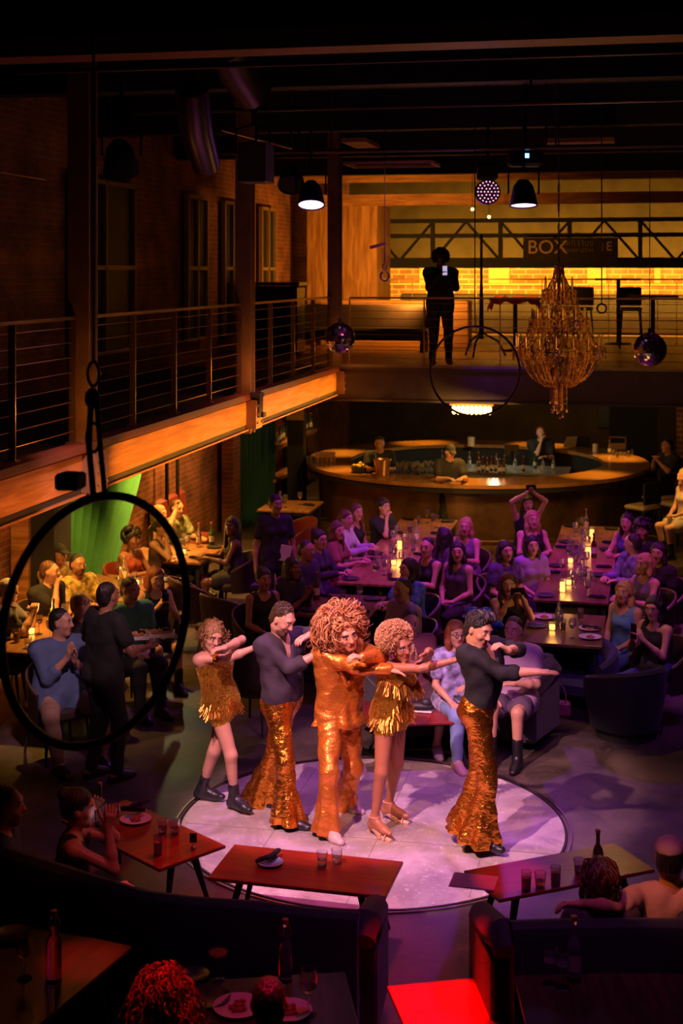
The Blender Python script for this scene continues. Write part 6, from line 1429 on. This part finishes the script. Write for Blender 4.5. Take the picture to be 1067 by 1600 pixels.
for ti, (R_, z_, n_, al) in enumerate(tiers):
    b = MB(); b.tube([(R_*.55*math.cos(a), R_*.55*math.sin(a), z_-.03) for a in np.linspace(0,2*PI,28,endpoint=False)], .010, 6, True); b.build('ring_band', M_BRS, ch, True)
    for i in range(n_):
        a = 2*PI*i/n_+ti*.2; d = Vector((math.cos(a), math.sin(a), 0)); b = MB()
        b.tube([d*.03+UZ*(z_-.02), d*R_*.35+UZ*(z_-.10), d*R_*.75+UZ*(z_-.07), d*R_+UZ*(z_+.02)], [.010,.008,.007,.006], 6); b.lathe([(.006,.02),(.036,.04),(.040,.05),(.01,.05),(.009,.055),(.009,.14),(.004,.15),(.006,.165),(.001,.19)], 8, Matrix.Translation(d*R_+UZ*z_)); b.build('arm', M_BRS, ch, True)
        m = MB(); e = d*R_+UZ*(z_+.03)
        for k in range(5): th = k*1.256; p = e+Vector((.036*math.cos(th), .036*math.sin(th), 0)); beads(m, [p, p-UZ*rc.uniform(.08,.15)], .0085, .018)
        m.build('crystal_drops', M_CRY if rc.random() < .75 else M_CRV, ch)
m = None
for i in range(16):      # swags from the wide ring to the bottom basket
    a = 2*PI*i/16; a2 = 2*PI*(i+1)/16; d = Vector((math.cos(a), math.sin(a), 0)); d2 = Vector((math.cos(a2), math.sin(a2), 0)); m = MB()
    beads(m, arc_(d*.44+UZ*.72, d2*.44+UZ*.72, .10), .008, .015); beads(m, arc_(d*.44+UZ*.72, d*.14+UZ*.42, .13), .009, .015); beads(m, arc_(d*.36+UZ*.70, d2*.10+UZ*.36, .12), .008, .015); beads(m, arc_(d*.25+UZ*.66, d2*.25+UZ*.66, .26), .008, .015)
    beads(m, arc_(d*.28+UZ*1.02, d*.44+UZ*.76, .05), .008, .015); beads(m, arc_(d*.15+UZ*1.32, d*.28+UZ*1.05, .04), .0075, .015); beads(m, [d*.04+UZ*1.62, d*.06+UZ*1.5, d*.13+UZ*1.36], .0075, .014)
    m.build('bead_swag', M_CRY if i % 4 else M_CRV, ch)
for i in range(26):
    a = rc.uniform(0,2*PI); q = .10*math.sqrt(rc.random()); m = MB(); p = Vector((q*math.cos(a), q*math.sin(a), .45)); l = .45-rc.uniform(.02,.16)-q*.6; beads(m, [p, p-UZ*l], .0085, .02); m.ball(p-UZ*(l+.015), (.015,.015,.022), 6, 4); m.build('tassel', M_CRY if i % 4 else M_CRV, ch)
m = MB()
for i in range(420):
    z = rc.uniform(.5,1.25); R_ = .44*(1-abs(z-.74)/.75)**.8 if z > .74 else .30+.14*(z-.5)/.24; a = rc.uniform(0,2*PI); q = R_*rc.uniform(.4,1.02); p = Vector((q*math.cos(a), q*math.sin(a), z)); beads(m, [p, p-UZ*.04], .010, .02)
o = m.build('loose_crystals', M_CRY, ch); o['kind'] = 'stuff'
pointl('chandelier_amber_fill', (cc.x+.5, cc.y-1.0, 2.6), 30, (1,.45,.08), .05); pointl('chandelier_purple', (cc.x-.8, cc.y-.9, 5.0), 5, (.5,.1,1), .05)  # amber point added beside the unlit chandelier to make it glow
spot('chandelier_fill_spot', (1.6, 9.5, 5.9), (cc.x, cc.y, 3.7), 2000, (1,.5,.12), 13, .5, .05)  # amber spot added to brighten the crystals
# mirror balls
M_MIR = mat('mirror_tile', (.75,.68,.72), .16, 1)
for (px, py, zz, rr, lb) in ((531,528,15.2,.165,'mirror ball hanging at the corner of the two mezzanines'), (1015,546,15.2,.18,'mirror ball with blue glints hanging at the right edge')):
    c = W(px, py, zz); r = empty('mirror_ball', c, 0, lb, 'mirror ball'); V = []; F = []
    for j in range(18):
        t0, t1 = PI*j/18, PI*(j+1)/18; k = max(3, int(36*math.sin((t0+t1)/2)))
        for i in range(k):
            a0, a1 = 2*PI*i/k+.01, 2*PI*(i+1)/k-.01; b0 = len(V); jt = Vector((rc.uniform(-1,1), rc.uniform(-1,1), rc.uniform(-1,1)))*.0035
            for t, a in ((t0+.006,a0),(t0+.006,a1),(t1-.006,a1),(t1-.006,a0)): V.append(Vector((rr*math.sin(t)*math.cos(a), rr*math.sin(t)*math.sin(a), rr*math.cos(t)))+jt*(1 if t == t0+.006 else -1))
            F.append((b0,b0+3,b0+2,b0+1))
    b = MB(); b.add(V, F); b.build('mirror_tiles', M_MIR, r); b = MB(); b.ball((0,0,0), rr*.985, 24, 14); b.build('core', M_BLACK, r, True)
    b = MB(); b.cyl((0,0,rr), (0,0,6.8-c.z), .005, n=5); b.cyl((0,0,rr-.01), (0,0,rr+.05), .02, n=8); b.build('chain', M_BLACK, r)
# aerial hoops
hc = W(157,968,5.8); R_ = 192/FPX*5.8; hp = empty('aerial_hoop', hc, 0, 'large black taped aerial hoop hanging close to the camera at left', 'hoop'); b = MB(); tw = YAW+math.radians(52)
b.tube([(R_*math.cos(a)*math.cos(tw), R_*math.cos(a)*math.sin(tw), R_*math.sin(a)) for a in np.linspace(0,2*PI,64,endpoint=False)], .018, 10, True); b.build('ring', mat('hoop_tape', (.03,.025,.05), .5, 0, .2, 40), hp, True)
b = MB(); b.tube([(-.03,0,R_), (-.05,0,R_+.2), (-.04,0,R_+.42)], .014, 6); b.tube([(.02,0,R_), (0,0,R_+.2), (-.02,0,R_+.42)], .012, 6); b.build('strap', mat('strap_webbing', (.03,.02,.02), .8), hp)
b = MB(); b.tube([(-.03+.03*math.cos(a), 0, R_+.24+.06*math.sin(a)) for a in np.linspace(0,2*PI,14,endpoint=False)], .008, 6, True); b.ball((-.035,0,R_+.40), (.035,.03,.045), 10, 6); b.tube([(-.03+.025*math.cos(a), 0, R_+.5+.05*math.sin(a)) for a in np.linspace(0,2*PI,14,endpoint=False)], .008, 6, True); b.build('swivel_carabiner', mat('carabiner_steel', (.05,.05,.07), .3, .9), hp, True)
b = MB(); b.cyl((-.03,0,R_+.55), (-.03,0,6.85-hc.z), .007, n=5); b.build('rope', M_BLACK, hp)
b = MB(); b.box((-.13,0,R_+.06), (.10,.10,.07), bev=.01); b.build('pulley_block', M_BLACK, hp)
h2 = W(742,580,14.0); R2 = 70/FPX*14; hp = empty('aerial_hoop', h2, 0, 'thin far aerial hoop crossing in front of the pendant lamp', 'hoop'); b = MB(); b.tube([(R2*math.cos(a)*math.cos(YAW), R2*math.cos(a)*math.sin(YAW), R2*math.sin(a)) for a in np.linspace(0,2*PI,56,endpoint=False)], .012, 8, True); b.build('ring', mat('hoop_steel', (.06,.04,.05), .35, .6), hp, True)
b = MB(); b.cyl((0,0,R2), (0,0,6.8-h2.z), .006, n=5); b.build('rope', M_BLACK, hp)
hk = W(601,425,13.5); r = empty('rigging_hook', hk, 0, 'steel hook and shackle hanging on a wire in the middle', 'hook'); b = MB(); b.cyl((0,0,.02), (0,0,6.8-hk.z), .004, n=5); b.build('wire', M_BLACK, r)
b = MB(); b.tube([(.0+.04*math.cos(a), 0, -.04+.045*math.sin(a)) for a in np.linspace(-4.2,1.2,16)], .011, 6); b.tube([(.02*math.cos(a), 0, .05+.035*math.sin(a)) for a in np.linspace(0,2*PI,12,endpoint=False)], .007, 6, True); b.cyl((0,0,.08), (0,0,.2), .008); b.box((0,0,.26), (.16,.03,.03), .0, M=Matrix.Rotation(-.25,4,'Y')); b.build('hook', mat('hook_steel', (.40,.36,.40), .3, .9), r, True)
for (px, lb) in ((940,'black cable with carabiner hanging right of the chandelier'), (1013,None)):
    if lb: c = W(px, 475, 15.5); r = empty('hanging_cable', c, 0, lb, 'cable'); b = MB(); b.cyl((0,0,0), (0,0,6.8-c.z), .007, n=5); b.tube([(.05*math.cos(a), 0, -.05+.05*math.sin(a)) for a in np.linspace(0,2*PI,12,endpoint=False)], .01, 6, True); b.build('cable', M_BLACK, r)
# stage lamps
def par(px, py, zz, lb, tilt, col=(.75,.35,1), on=9, rad=.13):
    c = W(px, py, zz); r = empty('stage_lamp', c, YAW, lb, 'stage lamp'); M = Matrix.Rotation(-tilt, 4, 'X'); b = MB(); b.lathe([(rad,0),(rad+.012,.0),(rad*.95,.10),(rad*.75,.20),(rad*.4,.26),(.001,.27)], 20, M, cap=False); b.build('housing', M_BLACK, r, True)
    b = MB(); b.lathe([(.001,.012),(rad*.98,.012)], 20, M, cap=False); b.build('lens', emis('lens_'+lb[:6], col, on) if on else BLKP, r)
    b = MB(); b.tube([(-rad-.02,0,.12),(-rad-.02,0,.34),(0,0,.38),(rad+.02,0,.34),(rad+.02,0,.12)], .010, 5); b.cyl((0,0,.38), (0,0,6.86-c.z), .014); b.build('yoke', M_BLACK, r); return r
par(486,321,14.45,'left round stage lamp glowing violet white above the dancers',.35); par(818,322,14.03,'right stage lamp glowing violet, seen nearly edge on',.15,on=4)
par(455,290,14.6,'unlit stage lamp left of the glowing one',.7,on=0); par(395,262,12.6,'unlit stage lamp under the dark bracket upper left',.5,on=0); par(190,268,10.9,'flood lamp with orange lit visor at upper left',-.6,on=0)
c = W(762,300,14.2); r = empty('led_panel_lamp', c, YAW, 'round LED lamp dotted with small pink lights', 'stage lamp'); b = MB(); b.lathe([(.001,-.06),(.10,-.05),(.125,0),(.125,.03)], 24, Matrix.Translation((0,.05,0)) @ Matrix.Rotation(PI/2,4,'X') @ Matrix.Diagonal((1,1,-1,1)), cap=False); b.build('housing', M_BLACK, r, True)
b = MB()
for ring, n_ in ((0,1),(.035,6),(.07,12),(.102,18)):
    for i in range(n_): a = 2*PI*i/n_; b.ball((ring*math.cos(a), -.036, ring*math.sin(a)), .0085, 6, 4)
b.build('led_lenses', emis('led_pink', (.9,.35,.55), 1.6), r); b = MB(); b.lathe([(.001,0),(.125,0)], 24, Matrix.Translation((0,-.03,0)) @ Matrix.Rotation(PI/2,4,'X'), cap=False); b.build('face_plate', M_BLACK, r)
b = MB(); b.cyl((0,0,.12), (0,0,6.86-c.z), .014); b.box((0,.05,.2), (.2,.16,.16), bev=.02); b.build('yoke', M_BLACK, r)
c = W(820,262,14.2); r = empty('lamp_controller', c, YAW, 'black moving lamp body with a tiny blue screen', 'stage lamp'); b = MB(); b.box((0,0,.1), (.34,.25,.18), bev=.03); b.cyl((0,0,.18), (0,0,6.86-c.z), .02); b.build('body', M_BLACK, r); b = MB(); b.box((0,-.128,.11), (.05,.004,.045)); b.build('display', emis('display_blue', (.25,.5,1), 3), r)
for (px, py, lb) in ((764,339,'small glowing amber bulb, upper of the two'), (738,327,'small glowing amber bulb left of the truss')): o = MB().ball((0,0,0), .03, 8, 6).build('string_bulb', emis('bulb_small%d' % px, (1,.65,.15), 8), None, True); o.location = W(px, py, 27.5); tag(o, lb, 'bulb'); q = MB().cyl((0,0,.03), (0,0,6.86-o.location.z), .005).build('cord', M_BLACK, o)
# speaker-like bracket on the left column
for (px, py, zz, lb) in ((383,640,16.2,'black clamp bracket on the second steel column'),):
    c = W(px, py, zz); b = MB(); b.box((.12,0,0), (.1,.16,.3), bev=.02); b.box((.12,-.05,.12), (.14,.2,.05)); b.box((.12,.04,-.12), (.16,.12,.05)); o = b.build('column_clamp', M_BLACK); o.location = (EX+.05, 16.2, c.z); tag(o, lb, 'clamp')
c = W(400,255,12.5); b = MB(); b.box((0,0,0), (.25,.3,.35), bev=.01); o = b.build('speaker_box', mat('speaker_grey', (.10,.08,.10), .6), None); o.location = c; tag(o, 'grey box speaker hung under the ceiling near the second column', 'speaker'); b = MB(); b.cyl((0,0,.17), (0,0,6.85-c.z), .012); b.build('rod', M_BLACK, o)
for i, (x0, y0, x1, y1, zz) in enumerate(((345,203,455,232,12.5), (0,268,70,280,11))):
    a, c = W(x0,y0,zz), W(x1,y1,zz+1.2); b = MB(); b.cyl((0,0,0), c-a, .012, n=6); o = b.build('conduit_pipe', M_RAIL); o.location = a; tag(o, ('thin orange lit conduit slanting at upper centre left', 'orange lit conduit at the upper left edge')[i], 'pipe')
# ------------------------------------------------------------------ far mezzanine furniture
def sign_text(txt, size, m, parent, loc, nm='letters'):
    cu = bpy.data.curves.new(nm, 'FONT'); cu.body = txt; cu.size = size; cu.extrude = .01; cu.align_x = 'LEFT'; t = bpy.data.objects.new(nm, cu); COL.objects.link(t); dg = bpy.context.evaluated_depsgraph_get(); me = bpy.data.meshes.new_from_object(t.evaluated_get(dg)); bpy.data.objects.remove(t)
    o = bpy.data.objects.new(nm, me); COL.objects.link(o); me.materials.clear(); me.materials.append(m); o.parent = parent; o.rotation_euler = (PI/2,0,0); o.location = loc; return o
s0 = W(818,408,29.6); s1 = W(956,372,29.6); sg = empty('shop_sign', (s0.x, 29.9, s0.z), 0, 'long dark sign board with old BOX lettering on the truss', 'sign'); wd_ = (s1-s0).length
b = MB(); b.box((wd_/2, .03, .24), (wd_+.05, .03, .50)); b.box((.2, .15, .42), (.04, .26, .04)); b.box((wd_-.2, .15, .42), (.04, .26, .04)); b.build('board', mat('sign_board', (.045,.03,.02), .8, 0, .1, 20, .3), sg)
M_LET = mat('sign_letters', (.75,.50,.24), .7, 0, 0, 1, .3, 30); t = sign_text('BOX', .40, M_LET, sg, (.06,0,.16)); 
b = MB(); rs = random.Random(21)
for z0, hh in ((.31, .13), (.18, .09)):      # two worn, no longer legible rows of small lettering
    x = .80
    while x < 1.42:
        w_ = rs.uniform(.045,.07)
        for sx_ in (0, 1):
            if rs.random() < .85: b.box((x+sx_*w_*.8, 0, z0+hh/2), (.014, .012, hh*rs.uniform(.6,1)))
        b.box((x+w_*.4, 0, z0+hh*rs.choice((.08,.5,.92))), (w_*.8, .012, .016)); x += w_+.035
b.build('worn_lettering', mat('sign_letters_dim', (.30,.21,.10), .7), sg)
sign_text('I', .30, M_LET, sg, (1.56,0,.19), 'letter'); sign_text('E', .26, M_LET, sg, (1.68,0,.22), 'letter')
# microphone/umbrella style stand with tripod
def fm(px, py, zf=3.05): return G(px, py, zf)
c = fm(752,556); r = empty('speaker_stand', (c.x, c.y, 3.04), 0, 'tall black tripod stand on the far mezzanine', 'stand'); b = MB(); b.cyl((0,0,.3), (0,0,1.2), .045, .03); b.cyl((0,0,1.1), (0,0,2.1), .025, .02); b.build('pole', M_BLACK, r)
for k in range(3): a = k*2.094+.3; b = MB(); b.tube([(0,0,.42),(.30*math.cos(a),.30*math.sin(a),.25),(.42*math.cos(a),.42*math.sin(a),.01)], .018, 6); b.build('leg', M_BLACK, r)
for i, (px, py, w_, m, lb) in enumerate(((590,540,2.6,BLKP,'long dark bench sofa on the far mezzanine at left'), (700,520,1.4,BLKP,'dark bench behind the silhouetted person'))):
    c = fm(px, py); r = empty('bench', (c.x, min(c.y, 25.5+i*3), 3.04), 0, lb, 'bench'); b = MB(); b.box((0,0,.32), (w_,.6,.22), bev=.04); b.build('seat', LEA, r, True); b = MB(); b.box((0,.3,.6), (w_,.14,.5), bev=.04); b.build('backrest', LEA, r, True)
    for s_ in (-1, 1): b = MB(); b.box((s_*(w_/2-.1),0,.1), (.08,.5,.22)); b.build('leg', M_BLACK, r)
for i, (px, py, zt, lb) in enumerate(((800,556,.95,'high table with red cloth on the far mezzanine'), (1020,556,1.0,'wooden high table behind the right mirror ball'), (965,545,1.3,'tall dark bar table behind the chandelier'))):
    c = fm(px, py-6); r = empty('high_table', (c.x, c.y+.6, 3.04), 0, lb, 'table'); b = MB(); b.box((0,0,zt), (.9,.6,.04)); b.build('table_top', M_BEAM if i < 2 else BLKP, r); b = MB(); b.cyl((0,0,0), (0,0,zt), .04); b.lathe([(.25,0),(.25,.02),(.04,.04)], 16); b.build('pedestal', M_BLACK, r)
    if i == 0:
        V = []; F = []
        for j in range(9):
            for k in range(13): x = -.48+.08*k; y = -.33+.08*j; e = max(0, abs(x)-.42)*3+max(0, abs(y)-.28)*2; V.append((x, y, zt+.035+.03*math.sin(x*19+y*7)+.015*math.sin(x*31)-e))
        for j in range(8):
            for k in range(12): a = j*13+k; F.append((a,a+1,a+14,a+13))
        b = MB(); b.add(V, F); o = b.build('red_cloth', mat('orange_red_cloth', (.75,.12,.04), .7, 0, .3, 20), None, True); o.location = (c.x, c.y+.6, 3.04); tag(o, 'crumpled orange red cloth over the high table upstairs', 'cloth'); o.modifiers.new('t','SOLIDIFY').thickness = .01
for i, (px, py) in enumerate(((880,545),(905,547),(985,548))):
    c = fm(px, py-4); r = stool((c.x, c.y+.3, 3.04), .3*i+2.6, 'dark backed stool on the far mezzanine, number %s from the chandelier' % ('one','two','three')[i], None)
    r['label'] = ('stool upstairs directly behind the chandelier','stool upstairs just right of the chandelier','stool upstairs left of the right mirror ball')[i]
b = MB(); b.box((0,0,.45), (1.2,.6,.9), bev=.02); o = b.build('counter_cabinet', M_BEAM); a = W(610,510,27); o.location = (a.x, 27.2, 3.04); tag(o, 'long low timber counter at the left of the far mezzanine', 'counter'); o.scale = (2.4,1,1)
bq = empty('banquette', (-.4, 33.6, 3.04), 0, 'long dark banquette along the brick wall of the far mezzanine', 'banquette'); b = MB(); b.box((0,0,.24), (11,.7,.44), bev=.04); b.build('seat', LEA, bq, True); b = MB(); b.box((0,.35,.55), (11,.12,.75), bev=.04); b.build('backrest', LEA, bq, True)
o = MB(); o.box((0,0,.6), (.9,.6,1.2), bev=.03); o = o.build('bar_cabinet', BLKP); o.location = (-6.5, 24.5, 3.04); tag(o, 'dark cabinet with overhanging top at the left mezzanine corner', 'cabinet'); q = MB(); q.box((0,0,1.24), (1.0,.7,.06)); q.build('top', BLKP, o)
# ------------------------------------------------------------------ house light and added fills
a_ = area('mezz_fascia_wash', (-3.5, 16.4, 2.42), (EX, 16.4, 2.76), 60, (1,.34,.03), 9.0, .12); a_.data.spread = math.radians(32)  # unseen strip added to wash the fascia orange
a_ = area('mezz_fascia_wash_near', (-3.5, 9.4, 2.42), (EX, 9.4, 2.76), 5, (1,.28,.04), 4.0, .12); a_.data.spread = math.radians(32)  # weaker added strip for the near end of the fascia
for y_, e_ in ((11.0, 4), (16.0, 5), (20.8, 3)): pointl('column_fill', (-4.35, y_-.15, 3.35), e_, (1,.32,.04), .04)  # unseen points added close to the columns to light their fronts orange
for i, x in enumerate((-4.5, -1.5, 1.5)): area('far_wall_wash', (x, 32.4, 4.55), (x, 34.5, 4.05), 180, (1,.50,.05), 2.6, .15)
spot('far_floor_wash', (-2.4, 26.5, 6.2), (-2.4, 25, 3), 210, (1,.42,.05), 66, .8, .1)
spot('left_upper_wash', (-5.3, 23.5, 6.2), (-7.3, 23.0, 4.8), 40, (1,.38,.06), 60, .8, .1)
area('timber_box_wash', (-4.2, 25.5, 4.2), (-6.0, 28.1, 4.6), 120, (1,.40,.05), .6, .6)
for x, y, e_ in ((-6.2, 14.2, 230), (-6.3, 18.4, 420), (-6.5, 20.6, 170), (-5.6, 22.0, 80), (-6.1, 16.2, 190)): spot('downlight', (x, y, 2.6), (x-.05, y, 0), e_, (1,.46,.07), 100, .7, .05)
spot('curtain_downlight', (-6.55, 19.3, 2.55), (-7.0, 17.6, 1.5), 60, (.95,.85,.35), 80, .8, .04)
spot('brick_downlight', (-6.5, 21.8, 2.60), (-7.3, 21.5, 1.2), 110, (1,.45,.09), 110, .8, .05); spot('brick_downlight_near', (-6.5, 14.0, 2.60), (-7.3, 14.5, 1.2), 70, (1,.42,.08), 110, .8, .05)
for i in range(7): a = 2*PI*i/7+.3; spot('bar_downlight', (BC.x+2.6*math.cos(a), BC.y+2.6*math.sin(a), 2.7), (BC.x+2.6*math.cos(a), BC.y+2.6*math.sin(a), 1), 260, (1,.44,.05), 50, .9, .04)
pointl('bar_inner_light', BC+Vector((.3,.3,1.7)), 22, (.9,.85,.55), .1); area('bar_front_wash', (-1.6, 20.9, 2.45), (-2.0, 22.6, .7), 22, (1,.45,.09), 3, .2); area('rear_wall_wash', (-1.5, 31.5, 2.6), (-1.2, 34.4, 1.8), 30, (1,.50,.10), 4, .3)
spot('stool_light', (.2, 21.0, 2.5), (.9, 21.2, 0), 130, (1,.46,.08), 95, .8, .05); spot('shelf_light', (-6.2, 27.0, 2.6), (-7.1, 27.6, 1.4), 90, (1,.46,.08), 100, .7, .05)
spot('mezz_purple_edge', (-.6, 18.5, 6.2), (-2.2, 21.1, 3.2), 260, (.35,.04,1), 15, .8, .08)
spot('red_back_spot', (-2.0, 11.9, 5.85), G(440,1365,.45), 600, (1,.03,.015), 24, .5, .05); spot('red_left_spot', (-2.6, 13.0, 6.3), G(215,1310,.45), 500, (1,.04,.02), 17, .6, .05)
spot('red_right_spot', (.6, 13.5, 6.3), G(800,1370,.45), 2200, (1,.02,.01), 4.2, .4, .05); q_ = G(700,1580,.45); q_ = RV*.50+FV*7.86; spot('red_aisle_spot', (q_.x-.35, q_.y, 6.4), q_, 9000, (1,.003,.002), 7.4, .2, .05)
q_ = W(256,1560,6.7); spot('red_hair_spot', (q_.x+.1, q_.y+1.6, 6.2), (q_.x, q_.y, 1.15), 2200, (1,.01,.015), 7, .6, .05); q_ = W(420,1566,6.6); spot('red_hair_spot', (q_.x+.1, q_.y+1.6, 6.2), (q_.x, q_.y, 1.15), 1600, (1,.015,.08), 5, .6, .05); spot('amber_capman', (-1.6, 6.2, 6.2), G(1040,1405,1.0), 640, (1,.28,.05), 6.6, .6, .05)
spot('red_phone_woman', (-.3, 7.0, 6.0), G(140,1310,1.0), 230, (1,.14,.05), 10, .6, .05)
q_ = G(135,1500,.75); spot('red_corner_spot', (q_.x, q_.y, 6.4), q_, 1500, (1,.01,.02), 6, .9, .05)
q_ = G(420,1580,.75); spot('red_plate_spot', (q_.x+.5, q_.y+1.2, 6.4), q_, 200, (1,.02,.06), 10, .9, .05)
